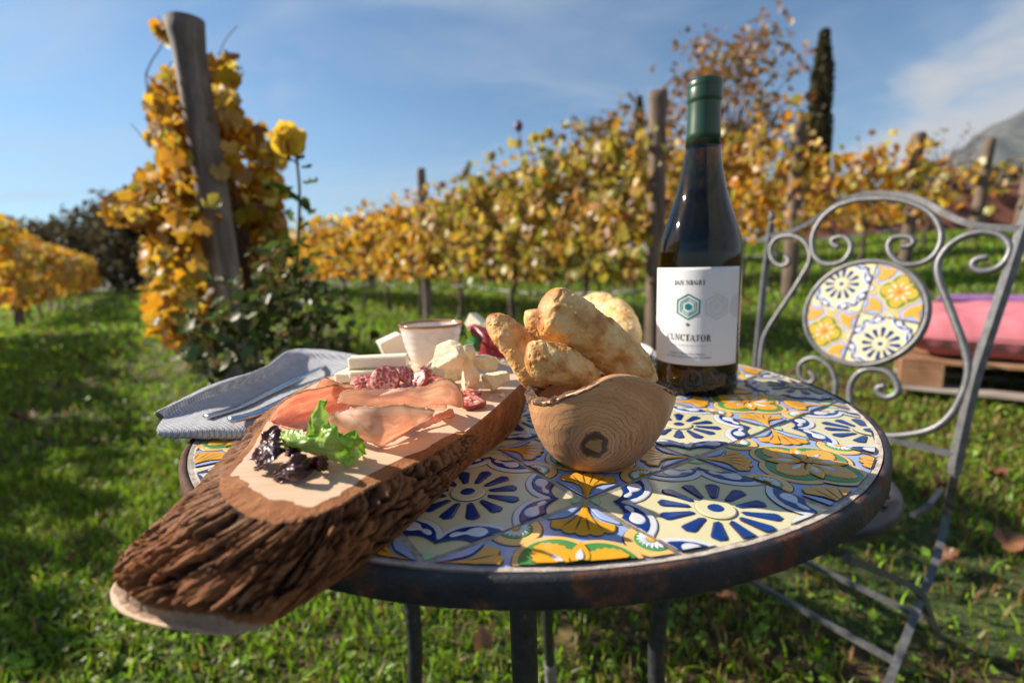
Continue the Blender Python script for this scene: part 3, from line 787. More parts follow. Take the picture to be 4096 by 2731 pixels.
# ================================================================ trees
M_TREELEAF = leaf_mat('tree_leaf', 0.35, 0.03, 5)
M_BARK = wood_mat('tree_bark', (0.03, 0.022, 0.018), (0.09, 0.07, 0.055), (0.18, 0.15, 0.12), 6, (1, 1, 0.2), 0.8, 0.03)
def tree(name, label, x, y, H, crown, n, leaf, pal, group=None, trunk_r=0.18, seed=0, gap=-0.2, limbs=10, shape=None):
    """crown: (centre height, rx, rz)"""
    rt = np.random.default_rng(seed); z0 = float(gz(x, y)) - 0.1
    t = thing(name, label, 'tree', (x, y, z0), group)
    ch, rx, rz = crown
    tb = MB()
    vv, ff = tube_geo(catmull([(x, y, z0), (x + rt.normal(0, .05) * rx, y, z0 + ch * 0.5), (x + rt.normal(0, .1) * rx, y, z0 + ch + rz * 0.4)], 16), np.linspace(trunk_r, trunk_r * 0.25, 16), 8)
    tb.add(vv, ff)
    ends_ = []
    for k in range(limbs):
        a = rt.uniform(0, 2 * PI); e = rt.uniform(-0.5, 0.95); q = np.sqrt(max(0, 1 - e * e)) * rt.uniform(0.6, 1.0)
        p1 = np.array([x + math.cos(a) * q * rx, y + math.sin(a) * q * rx, z0 + ch + e * rz]); ends_.append(p1)
        p0 = np.array([x, y, z0 + ch * rt.uniform(0.35, 0.8)])
        mid_ = (p0 + p1) / 2 + rt.normal(0, .08, 3) * rx
        vv, ff = tube_geo(catmull([p0, mid_, p1], 10), np.linspace(trunk_r * 0.4, trunk_r * 0.06, 10), 5); tb.add(vv, ff)
    tb.build('trunk', M_BARK, t)
    d = rand_dirs(n) * (rt.random((n, 1)) ** 0.45)
    if shape == 'column':
        q = rt.random(n); prof_ = np.sin(PI * np.clip(q * 0.88 + 0.10, 0, 1)) ** 0.6
        a = rt.uniform(0, 2 * PI, n); r_ = rx * prof_ * np.sqrt(rt.uniform(0.35, 1.15, n)) * (1 + 0.35 * fbm(np.stack([np.cos(a) * 1.5, np.sin(a) * 1.5, q * 14], -1), 3, seed))
        P = np.stack([x + r_ * np.cos(a), y + r_ * np.sin(a), z0 + ch - rz + 2 * rz * q], -1)
    else:
        P = np.array([x, y, z0 + ch]) + d * np.array([rx, rx, rz])
        w = fbm(P / rx * 2.1, 3, seed); P += (P - np.array([x, y, z0 + ch])) * w[:, None] * 0.45
        P = P[fbm(P / rx * 3.0, 3, seed + 5) > gap]
        if limbs and gap > 0:            # sparse crowns keep leaves near their twigs
            E_ = np.array(ends_); k_ = rt.integers(len(E_), size=len(P)); s_ = rt.random(len(P)) ** 1.5
            P = P * (1 - 0.25 * s_[:, None]) + E_[k_] * 0.25 * s_[:, None]
    k = len(P)
    nr = rt.normal(0, 1, (k, 3)) + np.array([0, 0, 0.4])
    V, F, T = scatter('scrap', P, nr, rt.uniform(0, 6.28, k), leaf * rt.uniform(0.5, 1.3, k), tints(pal, k, 0.35))
    tag(mesh_obj('crown', V, F, M_TREELEAF, t, False, attrs={'tint': T}), kind='stuff')
    return t
RUST = [(0.42, 0.23, 0.07), (0.32, 0.15, 0.055), (0.50, 0.31, 0.09), (0.28, 0.20, 0.07)]
DKG = [(0.020, 0.030, 0.014), (0.032, 0.048, 0.02), (0.045, 0.06, 0.026), (0.012, 0.02, 0.010)]
OLV = [(0.10, 0.12, 0.07), (0.14, 0.16, 0.10), (0.07, 0.09, 0.05), (0.18, 0.18, 0.11)]
CYP = [(0.018, 0.035, 0.012), (0.03, 0.052, 0.016), (0.045, 0.062, 0.018)]
tree('rust_tree', 'sparse rusty autumn tree with thin crown behind the wine bottle', 6.9, 15.6, 7, (3.7, 2.3, 3.1), 6200, 0.17, RUST, None, 0.12, 1, 0.0, 40)
tree('rust_tree', 'round brown autumn tree behind the middle row, left of the dark post', 3.0, 14.5, 5, (2.85, 1.75, 1.45), 2200, 0.18, [(0.26, 0.17, 0.06), (0.34, 0.20, 0.06), (0.20, 0.13, 0.05)], None, 0.14, 2, -0.1, 16)
tree('cypress', 'tall dark green cypress right of the wine bottle', 14.6, 23.5, 9, (4.75, 0.50, 4.75), 5600, 0.24, CYP, None, 0.14, 3, shape='column', limbs=3)
tree('cypress', 'small distant cypress tip above the dark post left of the bottle', 10.6, 40, 13, (6.1, 0.5, 6.1), 2200, 0.3, CYP, None, 0.2, 4, shape='column', limbs=2)
dk = [(-36, 30, 3.0, 3.5, 2.6), (-31, 31, 2.8, 3.5, 2.7), (-26.5, 30, 2.6, 3.2, 2.3), (-22.0, 27, 2.7, 2.7, 2.4), (-18.6, 24.5, 2.7, 2.2, 2.6), (-16.6, 24.0, 2.4, 1.9, 2.1), (-14.6, 26, 1.9, 2.2, 1.7)]
for i, (x, y, c, rx, rz) in enumerate(dk):
    tree('dark_tree', ORD[i] + ' dark evergreen from the left in the tree belt beyond the left vine row', x, y, 5, (c, rx, rz), 1700, 0.34, DKG if i != 4 else DKG + OLV[:1], 'dark trees beyond the left vine row', 0.2, 30 + i, -0.3)
for i, (x, y, c, rx, rz) in enumerate([(-11.6, 30, 1.2, 2.2, 1.5), (-9.4, 33, 1.3, 2.4, 1.5), (-7.5, 34, 1.6, 2.6, 2.0), (-14.0, 21, 0.6, 1.6, 0.8)]):
    tree('grey_bush', ('low grey-green bush', 'rounder grey-green bush', 'taller grey-green bush', 'smallest grey-green bush')[i] + ' at the end of the grass alley left of the big vine', x, y, 3, (c, rx, rz), 1000, 0.3, OLV, 'low olive bushes at the end of the alley', 0.1, 50 + i, -0.3)
for i, (x, y, c, rx, rz) in enumerate([(21, 22, 1.7, 2.0, 1.5), (25, 24, 1.9, 2.2, 1.7), (30, 26, 2.1, 2.6, 1.9), (36, 33, 2.6, 3.2, 2.4), (23, 30, 2.2, 2.6, 2.0), (28, 34, 2.8, 3.0, 2.4), (35, 26, 2.2, 2.4, 2.0)]):
    tree('olive_tree', ORD[i] + ' grey-green olive tree on the slope behind the right-hand posts', x, y, 4, (c, rx, rz), 1500, 0.26, OLV if i % 3 else OLV + RUST[:2], 'olive trees on the right-hand slope', 0.15, 60 + i, -0.25)
tree('bare_tree', 'bare pale tree against the cloud beyond the right-hand posts', 24.5, 27.5, 6, (4.3, 1.9, 1.9), 420, 0.16, [(0.24, 0.18, 0.14), (0.3, 0.22, 0.15)], None, 0.09, 75, 0.0, 34)
# red garden wall behind the right-hand rows
WALLM = pmat('red_render', [(0.3, (0.16, 0.055, 0.035)), (0.7, (0.26, 0.10, 0.065))], 2, rough=0.9)
RW = thing('garden_wall', 'low red-brown wall behind the right-hand vine rows', 'wall', (14.5, 14.8, float(gz(14.5, 14.8))))
z = float(gz(14.5, 14.8))
a_ = np.array([0.84, -0.54, 0])
mesh_obj('wall_body', *box_geo((14.5, 14.8, z + 0.55), a_, (0.54, 0.84, 0), (0, 0, 1), 5.2, 0.15, 0.75), WALLM, RW, False)
mesh_obj('coping', *box_geo((14.5, 14.8, z + 1.34), a_, (0.54, 0.84, 0), (0, 0, 1), 5.24, 0.19, 0.04, 0.01), pmat('coping_stone', [(0.3, (0.2, 0.11, 0.09)), (0.7, (0.3, 0.17, 0.13))], 3, rough=0.9), RW, False)

# ================================================================ BISTRO TABLE
def glaze(name, a, b, rough=0.09):
    m, nt, out = new_mat(name)
    v = coords(nt)
    c = mixc_(nt, noise_tex(nt, v, 70, 4, 0.6), a, b)
    p = principled(nt, out, c, mth(nt, 'ADD', rough, mth(nt, 'MULTIPLY', noise_tex(nt, v, 260, 3), 0.14)), Normal=bump(nt, noise_tex(nt, v, 120, 3), 0.25, 0.0004))
    p.inputs['Specular IOR Level'].default_value = 0.5
    return m
G_CREAM = glaze('cream_glaze', (0.56, 0.52, 0.31), (0.63, 0.59, 0.38))
G_LINE = glaze('brown_line_glaze', (0.05, 0.028, 0.02), (0.13, 0.075, 0.05), 0.4)
G_NAVY = glaze('navy_glaze', (0.004, 0.022, 0.125), (0.008, 0.05, 0.24))
G_WHITE = glaze('white_glaze', (0.52, 0.53, 0.56), (0.64, 0.65, 0.68))
G_GOLD = glaze('gold_glaze', (0.62, 0.29, 0.02), (0.72, 0.37, 0.035))
G_SAND = glaze('sand_glaze', (0.66, 0.40, 0.13), (0.74, 0.48, 0.18))
G_GREEN = glaze('green_glaze', (0.045, 0.20, 0.05), (0.09, 0.29, 0.09))
G_SKY = glaze('light_blue_glaze', (0.25, 0.34, 0.58), (0.33, 0.42, 0.64))
G_MINT = glaze('mint_glaze', (0.34, 0.52, 0.27), (0.42, 0.60, 0.33))
G_RUST = glaze('orange_glaze', (0.50, 0.16, 0.02), (0.60, 0.22, 0.03))
G_CLAY = pmat('tile_clay', [(0.3, (0.32, 0.20, 0.13)), (0.7, (0.42, 0.28, 0.19))], 90, rough=0.9)
TILE_MATS = [G_CREAM, G_LINE, G_NAVY, G_WHITE, G_GOLD, G_SAND, G_GREEN, G_SKY, G_MINT, G_RUST, G_CLAY]
CREAM, LINE, NAVY, WHITE, GOLD, SAND, GREEN, SKYB, MINT, RUSTC, CLAY = range(11)

def smooth_poly(pts, n=None):
    return catmull(np.asarray(pts, float), n or len(pts) * 4, True)
def circ_poly(cx, cy, r, n=28, ry=None):
    a = np.arange(n) / n * 2 * PI
    return np.stack([cx + r * np.cos(a), cy + (ry or r) * np.sin(a)], -1)
def lens_poly(p0, p1, w, n=14, peak=0.5):
    p0, p1 = np.asarray(p0, float), np.asarray(p1, float)
    t = np.linspace(0, 1, n); d = p1 - p0; q = np.array([-d[1], d[0]]) / np.linalg.norm(d)
    h = w * np.sin(PI * t ** (math.log(0.5) / math.log(peak)))
    return np.vstack([p0 + d * t[:, None] + q * h[:, None], (p0 + d * t[:, None] - q * h[:, None])[-2:0:-1]])
def area(p): return 0.5 * np.sum(p[:, 0] * np.roll(p[:, 1], -1) - p[:, 1] * np.roll(p[:, 0], -1))
def ccw(p): return p if area(p) > 0 else p[::-1]
def offset_poly(p, d):            # d > 0 grows
    p = ccw(p); e = np.roll(p, -1, 0) - p; e /= np.linalg.norm(e, axis=1)[:, None] + 1e-9
    nrm = np.stack([e[:, 1], -e[:, 0]], -1); m_ = nrm + np.roll(nrm, 1, 0)
    l = np.linalg.norm(m_, axis=1)[:, None]; m_ = m_ / np.maximum(l, 0.5)
    return p + m_ * d
HALF = 0.484
def clip_half(p, nx, ny, c):
    """keep the side where nx*x + ny*y <= c"""
    d = p[:, 0] * nx + p[:, 1] * ny - c
    if np.all(d <= 0): return p
    if np.all(d > 0): return None
    o_ = []
    for i in range(len(p)):
        a, b = p[i], p[(i + 1) % len(p)]; da, db = d[i], d[(i + 1) % len(p)]
        if da <= 0: o_.append(a)
        if (da < 0 < db) or (db < 0 < da): o_.append(a + (b - a) * da / (da - db))
    return np.array(o_) if len(o_) > 2 else None
def clip_disc(p, c, r, n=96):
    if c is None: return p
    d = np.hypot(p[:, 0] - c[0], p[:, 1] - c[1])
    if np.all(d <= r): return p
    for a in np.arange(n) / n * 2 * PI:
        nx, ny = math.cos(a), math.sin(a)
        p = clip_half(p, nx, ny, r * math.cos(PI / n) + c[0] * nx + c[1] * ny)
        if p is None: return None
    return p
def square_clip(p):
    for nx, ny in ((1, 0), (-1, 0), (0, 1), (0, -1)):
        p = clip_half(p, nx, ny, HALF)
        if p is None: return None
    return p
class Tile:
    def __init__(s): s.items = []        # polygon, colour, level
    def put(s, p, col, lev, line=0.006):
        line = line * 0.62; p = ccw(np.asarray(p, float))
        if line: s.items.append((offset_poly(p, line), LINE, lev))
        s.items.append((p, col, lev + 0.0035))
    def raw(s, p, col, lev): s.items.append((ccw(np.asarray(p, float)), col, lev))
    def mesh(s, name, base_col, clip=None, size=0.1, dome=0.003):
        """clip = (centre x, centre y, radius) in tile units"""
        V, F, M = [], [], []
        c, r = (clip[:2], clip[2]) if clip else (None, None)
        def add(loop, z): b = len(V); V.extend([(q[0] * size, q[1] * size, z * size) for q in loop]); return list(range(b, b + len(loop)))
        sq = np.array([(-HALF, -HALF), (HALF, -HALF), (HALF, HALF), (-HALF, HALF)])
        sq = np.vstack([np.linspace(sq[i], sq[(i + 1) % 4], 9)[:-1] for i in range(4)])
        body = clip_disc(sq, c, r)
        if body is None: return None
        body = ccw(body)
        inner = offset_poly(body, -0.006)
        lo, mid_, hi = add(body, -0.09), add(body, -0.006), add(inner, 0.0)
        n = len(body)
        for i in range(n):
            j = (i + 1) % n
            F.append([lo[i], lo[j], mid_[j], mid_[i]]); M.append(CLAY); F.append([mid_[i], mid_[j], hi[j], hi[i]]); M.append(CLAY)
        F.append(hi); M.append(base_col); F.append(lo[::-1]); M.append(CLAY)
        for p, col, z in s.items:
            q = square_clip(p)
            if q is None: continue
            q2 = clip_disc(q, c, r - 0.01) if c is not None else q
            if q2 is None or abs(area(q2)) < 1e-5: continue
            z = z + 0.001
            whole = (q2 is q) and col != LINE
            if whole and dome:
                i0 = add(q2, z - 0.002); q3 = offset_poly(q2, -0.007); i1 = add(q3, z + dome)
                k = len(q2)
                for a in range(k):
                    b = (a + 1) % k; F.append([i0[a], i0[b], i1[b], i1[a]]); M.append(col)
                F.append(i1); M.append(col)
            else:
                F.append(add(q2, z + (dome if col != LINE else 0))); M.append(col)
        me = bpy.data.meshes.new(name); me.from_pydata(V, [], F)
        for m_ in TILE_MATS: me.materials.append(m_)
        me.polygons.foreach_set('material_index', np.array(M, np.int32))
        me.polygons.foreach_set('use_smooth', [len(f) == 4 for f in F])
        me.update()
        return me
def sides(fn):
    """apply fn's local (along, inward) half-side coordinates to all eight half sides"""
    o_ = []
    for q in range(4):
        ca, sa = math.cos(q * PI / 2), math.sin(q * PI / 2)
        for fl in (1, -1):
            o_.append(lambda p, ca=ca, sa=sa, fl=fl: np.stack([(lambda x, y: (ca * x - sa * y))(fl * (np.asarray(p, float)[:, 0] - 0.5), np.asarray(p, float)[:, 1] - 0.5),
                                                               (lambda x, y: (sa * x + ca * y))(fl * (np.asarray(p, float)[:, 0] - 0.5), np.asarray(p, float)[:, 1] - 0.5)], -1))
    return [fn(g) for g in o_]
def blue_tile():
    t = Tile()
    for k in range(12):
        a = k * PI / 6 + 0.13; ln = 0.315 + 0.012 * math.sin(k * 2.7)
        u = np.linspace(0, 1, 12); w = 0.015 + 0.029 * u ** 1.2
        w = w * np.sqrt(np.clip(1 - ((u - 0.78) / 0.22).clip(0) ** 2, 0, 1)) * np.clip(u * 9 + 0.45, 0, 1)
        r_ = 0.128 + (ln - 0.128) * u
        p = np.vstack([np.stack([r_, w], -1), np.stack([r_, -w], -1)[-2:0:-1]])
        t.put(np.stack([p[:, 0] * math.cos(a) - p[:, 1] * math.sin(a), p[:, 0] * math.sin(a) + p[:, 1] * math.cos(a)], -1), NAVY, 0.001, 0.008)
    t.put(circ_poly(0, 0, 0.106, 36), CREAM, 0.004, 0.004)
    t.put(circ_poly(0, 0, 0.046, 24, 0.043), NAVY, 0.009, 0.012)
    def half(g):
        white = smooth_poly([(0.135, 0.150), (0.18, 0.183), (0.25, 0.198), (0.32, 0.186), (0.39, 0.150), (0.44, 0.10), (0.475, 0.04), (0.49, -0.01), (0.44, -0.01), (0.30, 0.06), (0.20, 0.11)])
        navy = [(0.105, 0.118), (0.15, 0.135), (0.20, 0.156), (0.25, 0.163), (0.305, 0.154), (0.36, 0.126), (0.405, 0.085), (0.435, 0.04), (0.445, -0.005), (0.275, -0.005), (0.262, 0.03), (0.24, 0.065), (0.205, 0.09), (0.16, 0.105)]
        navy = np.array(navy)
        com = smooth_poly([(0.195, 0.128), (0.215, 0.137), (0.245, 0.132), (0.262, 0.116), (0.280, 0.110), (0.315, 0.117), (0.355, 0.105), (0.378, 0.075), (0.375, 0.042), (0.345, 0.024), (0.31, 0.030), (0.288, 0.055), (0.272, 0.085), (0.25, 0.095), (0.215, 0.100), (0.195, 0.112)], 40)
        t.put(g(white), WHITE, 0.001, 0.006)
        t.put(g(navy), NAVY, 0.0055, 0.004)
        t.put(g(com), WHITE, 0.010, 0.006)
    sides(half)
    for sx in (-1, 1):
        for sy in (-1, 1): t.put(circ_poly(sx * 0.5, sy * 0.5, 0.085, 30), MINT, 0.001, 0.002)
    return t
def yellow_tile():
    t = Tile()
    rot4 = [lambda p, c=math.cos(q * PI / 2), s=math.sin(q * PI / 2): np.stack([np.asarray(p)[:, 0] * c - np.asarray(p)[:, 1] * s, np.asarray(p)[:, 0] * s + np.asarray(p)[:, 1] * c], -1) for q in range(4)]
    for g in rot4:
        t.raw(offset_poly(circ_poly(0.15, 0, 0.205, 40), 0.006), LINE, 0.001)
        t.raw(offset_poly(circ_poly(0.485, 0, 0.140, 36), 0.006), LINE, 0.001)
    for g in rot4: pass
    t.items = []
    for g in rot4:
        t.raw(g(circ_poly(0.15, 0, 0.212, 40)), LINE, 0.001); t.raw(g(circ_poly(0.485, 0, 0.147, 36)), LINE, 0.001)
    z = 0.0035
    for k, g in enumerate(rot4):
        t.raw(g(circ_poly(0.15, 0, 0.205, 40)), SAND, z + 0.0002 * k); t.raw(g(circ_poly(0.485, 0, 0.140, 36)), SAND, z + 0.001 + 0.0002 * k)
    for g in rot4: t.raw(g(circ_poly(0.15, 0, 0.176, 40)), LINE, 0.0068)
    for k, g in enumerate(rot4): t.raw(g(circ_poly(0.15, 0, 0.171, 40)), GREEN, 0.0090 + 0.0002 * k)
    for g in rot4:
        t.put(g(circ_poly(0.485, 0, 0.092, 30)), GREEN, 0.0062, 0.006)
        for k in range(9):
            a = PI / 2 + (k + 0.5) * PI / 9 if k < 9 else 0
            c_, s_ = math.cos(a), math.sin(a)
            t.put(g(lens_poly((0.485 + 0.022 * c_, 0.022 * s_), (0.485 + 0.080 * c_, 0.080 * s_), 0.012, 6)), WHITE, 0.0115, 0.003)
        t.put(g(circ_poly(0.485, 0, 0.024, 14)), GOLD, 0.014, 0.003)
        h = [(0.03, 0.010), (0.08, 0.028), (0.115, 0.058), (0.135, 0.100), (0.165, 0.128), (0.185, 0.112), (0.205, 0.122), (0.222, 0.100), (0.243, 0.102), (0.250, 0.076), (0.272, 0.070), (0.274, 0.045), (0.290, 0.034), (0.288, 0.012)]
        h = np.array(h) * [1, 0.80]; t.put(g(np.vstack([h, (h * [1, -1])[::-1]])), GOLD, 0.0125, 0.005)
    for q in range(4):
        a = PI / 4 + q * PI / 2; c_, s_ = math.cos(a), math.sin(a)
        t.put(lens_poly((0.02 * c_, 0.02 * s_), (0.255 * c_, 0.255 * s_), 0.046, 18, 0.52), GOLD, 0.0165, 0.006)
        t.put(lens_poly((0.075 * c_, 0.075 * s_), (0.19 * c_, 0.19 * s_), 0.018, 10), WHITE, 0.0215, 0.005)
    for g in rot4: t.put(g(lens_poly((0.07, 0), (0.195, 0), 0.016, 10)), WHITE, 0.0175, 0.005)
    t.put(circ_poly(0, 0, 0.034, 18), RUSTC, 0.0225, 0.004)
    for q in range(4):
        a = PI / 4 + q * PI / 2; c_, s_ = math.cos(a), math.sin(a)
        def g(p, c_=c_, s_=s_):         # (distance from the corner inwards, sideways)
            p = np.asarray(p, float); x = 0.684 - p[:, 0]; y = p[:, 1]
            return np.stack([x * c_ - y * s_, x * s_ + y * c_], -1)
        half_ = [(0.0, 0.010), (0.06, 0.016), (0.12, 0.026), (0.165, 0.045), (0.20, 0.085), (0.215, 0.135), (0.225, 0.168)]
        arc = []
        for k in range(5):
            m_ = 0.62 - k * 0.31; 
            for e in np.linspace(0.145, -0.145, 6):
                r_ = 0.232 + 0.030 * math.sqrt(max(0, 1 - (e / 0.155) ** 2))
                arc.append((0.085 + r_ * math.cos(m_ + e), r_ * math.sin(m_ + e)))
        hh = np.array(half_)
        t.put(g(np.vstack([hh, arc, (hh * [1, -1])[::-1]])), GOLD, 0.0050, 0.006)
        for k in range(4):
            m_ = 0.465 - k * 0.31
            p0 = (0.085 + 0.085 * math.cos(m_), 0.075 * math.sin(m_)); p1 = (0.085 + 0.236 * math.cos(m_), 0.236 * math.sin(m_))
            t.raw(g(lens_poly(p0, p1, 0.0045, 8)), LINE, 0.0125)
        for sgn in (1, -1):
            b = PI / 4 - 0.20
            p1 = (0.29 * math.cos(b), sgn * 0.29 * math.sin(b))
            lp = smooth_poly([(0.02, sgn * 0.008), (0.10, sgn * 0.045), (0.165, sgn * 0.085), (0.20, sgn * 0.150), (0.21, sgn * 0.195), (0.16, sgn * 0.150), (0.09, sgn * 0.082)], 24)
            t.put(g(lp), SKYB, 0.0035, 0.005)
    return t
TB_, TY_ = blue_tile(), yellow_tile()

TABLE = thing('bistro_table', 'round garden table topped with blue and yellow patterned tiles in a rusty iron rim', 'table', (TABLE_C[0], TABLE_C[1], 0.0))
tc3 = np.array([TABLE_C[0], TABLE_C[1], TOP])
m, nt, out = new_mat('rusty_iron')
v = coords(nt)
n1 = noise_tex(nt, v, 9, 5, 0.6, 0.5); n2 = noise_tex(nt, v, 70, 6, 0.7); n3 = noise_tex(nt, v, 300, 4, 0.7)
paint = ramp(nt, n2, [(0.3, (0.006, 0.007, 0.010)), (0.6, (0.022, 0.024, 0.030)), (0.8, (0.12, 0.12, 0.13))])
rust = ramp(nt, n2, [(0.3, (0.030, 0.010, 0.005)), (0.55, (0.085, 0.028, 0.011)), (0.8, (0.19, 0.085, 0.04))])
f = N(nt, 'ShaderNodeMapRange', {0: mth(nt, 'ADD', mth(nt, 'MULTIPLY', n1, 0.8), mth(nt, 'MULTIPLY', n2, 0.25)), 1: 0.50, 2: 0.54}).outputs[0]
principled(nt, out, mixc_(nt, f, paint, rust), N(nt, 'ShaderNodeMapRange', {0: f, 3: 0.58, 4: 0.92}).outputs[0], Normal=bump(nt, n3, 0.6, 0.0015))
M_IRON = m
M_GROUT = pmat('sandy_grout', [(0.3, (0.30, 0.25, 0.21)), (0.55, (0.48, 0.42, 0.36)), (0.8, (0.62, 0.56, 0.50))], 160, 6, rough=0.95, bump_s=1.0, bump_scale=500, bump_d=0.001)
R_ = TABLE_R
ringp = [(R_ - 0.0062, -0.003), (R_ - 0.0058, -0.0005), (R_ - 0.0035, 0.0012), (R_ - 0.0012, 0.0006), (R_ - 0.0002, -0.0016), (R_, -0.0140), (R_ - 0.0014, -0.0155), (R_ - 0.004, -0.0155), (R_ - 0.0055, -0.0135), (R_ - 0.0062, -0.003)]
vv, ff = lathe_geo(ringp, 220, tc3, False)
vv = np.asarray(vv); an = np.arctan2(vv[:, 1] - tc3[1], vv[:, 0] - tc3[0])
vv += (0.0007 * fbm(vv * 60, 4, 3))[:, None] * np.stack([np.cos(an), np.sin(an), np.ones_like(an)], -1)
mesh_obj('rim', vv, ff, M_IRON, TABLE)
vv, ff = lathe_geo([(0.0005, -0.010), (R_ - 0.006, -0.010), (R_ - 0.006, -0.00015), (0.0005, -0.00015)], 128, tc3)
mesh_obj('grout_bed', vv, ff, M_GROUT, TABLE)
# gritty grout worked up against the rim
nu, nv = 420, 7
a = np.arange(nu) / nu * 2 * PI; w = np.linspace(0, 1, nv)
A_, W_ = np.meshgrid(a, w, indexing='ij')
rr_ = R_ - 0.0058 - 0.0042 * W_ - 0.0016 * fbm(np.stack([np.cos(A_) * 22, np.sin(A_) * 22, W_ * 0], -1), 3, 4) * W_
zz_ = tc3[2] + 0.0006 * (1 - W_) - 0.0003 * W_ ** 2 + 0.0005 * fbm(np.stack([np.cos(A_) * 110, np.sin(A_) * 110, W_ * 4], -1), 3, 6)
mesh_obj('grout_edge', np.stack([tc3[0] + rr_ * np.cos(A_), tc3[1] + rr_ * np.sin(A_), zz_], -1).reshape(-1, 3), grid_faces(nu, nv, True), M_GROUT, TABLE)
M_LEG = pmat('black_leg_iron', [(0.3, (0.010, 0.011, 0.013)), (0.6, (0.03, 0.032, 0.036)), (0.8, (0.14, 0.14, 0.15))], 120, 6, rough=0.5, bump_s=0.4, bump_scale=300, bump_d=0.0006)
M_FOOT = pmat('grey_foot_cap', [(0.3, (0.14, 0.13, 0.13)), (0.7, (0.28, 0.27, 0.26))], 60, rough=0.6)
for (dx, dy) in ((-0.012, -0.205), (-0.158, 0.02), (0.150, -0.035), (0.032, 0.215)):
    p = np.array([tc3[0] + dx, tc3[1] + dy]); out_ = np.array([dx, dy])
    q = [(*p, TOP - 0.012), (*(p - out_ * 0.02), TOP - 0.14), (*(p - out_ * 0.10), TOP - 0.30), (*(p + out_ * 0.02), 0.16), (*(p + out_ * 0.28), 0.0)]
    lg = tube('leg', catmull(q, 40), 0.0092, M_LEG, TABLE, 16)
    mesh_obj('foot_cap', *tube_geo(catmull(q, 40)[-7:], 0.0108, 12), M_FOOT, lg)

TS = 0.1
TH = 0.5840
E1, E2 = np.array([math.cos(TH), math.sin(TH)]), np.array([-math.sin(TH), math.cos(TH)])
A0 = np.array([0.03977, 0.25797])
RIN = TABLE_R - 0.0090
full = {}
for i in range(-5, 8):
    for j in range(-5, 8):
        c = A0 + (i + 0.5) * TS * E1 + (j + 0.5) * TS * E2
        dd = c - TABLE_C; loc = np.array([dd @ E1, dd @ E2])
        cc = -loc / TS                                   # table centre in tile units
        far_ = np.hypot(*(np.abs(loc) + TS * HALF)); nearest = np.hypot(*np.maximum(np.abs(loc) - TS * HALF, 0))
        if nearest > RIN - 0.004: continue
        blue = (i + j) % 2 != 0
        T_ = TB_ if blue else TY_
        nm = 'tile'
        if far_ < RIN:
            if blue not in full: full[blue] = T_.mesh(nm, CREAM if blue else SKYB)
            me = full[blue]
        else:
            me = T_.mesh(nm, CREAM if blue else SKYB, (cc[0], cc[1], RIN / TS))
        if me is None: continue
        o = link(nm, me, TABLE)
        o.location = (c[0] - TABLE_C[0], c[1] - TABLE_C[1], TOP + RNG.normal(0, 0.00006))
        o.rotation_euler = (RNG.normal(0, 0.0006), RNG.normal(0, 0.0006), TH + RNG.normal(0, 0.004))

# ================================================================ FOLDING CHAIR
m, nt, out = new_mat('grey_chair_iron')
v = coords(nt)
c = ramp(nt, noise_tex(nt, v, 60, 6, 0.7), [(0.3, (0.075, 0.075, 0.08)), (0.55, (0.14, 0.14, 0.145)), (0.8, (0.24, 0.235, 0.23))])
principled(nt, out, c, 0.40, Metallic=0.35, Normal=bump(nt, noise_tex(nt, v, 300, 4, 0.7), 0.3, 0.0006))
M_CHAIR = m
M_SEAT = pmat('dark_seat_iron', [(0.3, (0.012, 0.014, 0.022)), (0.7, (0.04, 0.043, 0.055))], 60, rough=0.4, bump_s=0.3, bump_scale=200, bump_d=0.0006)
CH = thing('folding_chair', 'grey wrought iron folding chair with scrolls and a round tiled medallion in its back', 'chair', (0.52, 0.86, 0.0))
eL = np.array([0.53, -0.848, 0.0]); nB = np.array([-0.848, -0.53, 0.0])
upB = -nB * math.sin(R(14)) + np.array([0, 0, 1.0]) * math.cos(R(14))
OB = np.array([0.69, 0.94, 0.686])
nP = np.cross(eL, upB); nP /= np.linalg.norm(nP)
def bp(x, y, lift=0.0):
    d = np.array(ray(x, y)); o_ = np.array([0, 0, CAM_Z]); t = ((OB - o_) @ nP) / (d @ nP)
    q = o_ + d * t
    return q + (nP if nP @ nB > 0 else -nP) * lift
def c9(pts, lift=0.0): return [bp(1693.9 + x * .29296, 430.65 + y * .29296, lift) for x, y in pts]
BARW = 0.0056
def bar(name, pts, n=60, r=BARW, mat=None, sq=True):
    return tube(name, catmull(pts, n), r, mat or M_CHAIR, CH, 4 if sq else 8, sq, smooth=not sq)
lp = c9([(262, 300), (240, 480), (205, 750), (170, 1100), (140, 1420), (118, 1640)])
bar('back_post', lp, 30, 0.0078)
fin = tube_geo(catmull(c9([(262, 300), (264, 270), (266, 235), (268, 200), (270, 180)]), 20), 0.0075 * np.array([.7, .7, .9, .9, .6, .5, .55, 1, 1.15, 1.15, 1, .8, .7, .8, .9, .9, .7, .5, .3, .1]), 10)
mesh_obj('finial', *fin, M_CHAIR, CH)
rp = [bp(2395, 395), bp(2352, 520), bp(2310, 650), bp(2260, 800), bp(2233, 890), bp(2197, 1050), bp(2192, 1088)]
bar('back_post', rp, 40, 0.0088)
top = c9([(258, 382), (330, 368), (420, 345), (560, 280), (700, 190), (850, 100), (1000, 55), (1150, 45), (1350, 72), (1500, 130), (1620, 200), (1750, 262), (1900, 300), (2080, 315), (2240, 325)])
bar('top_rail', top, 80, 0.0072)
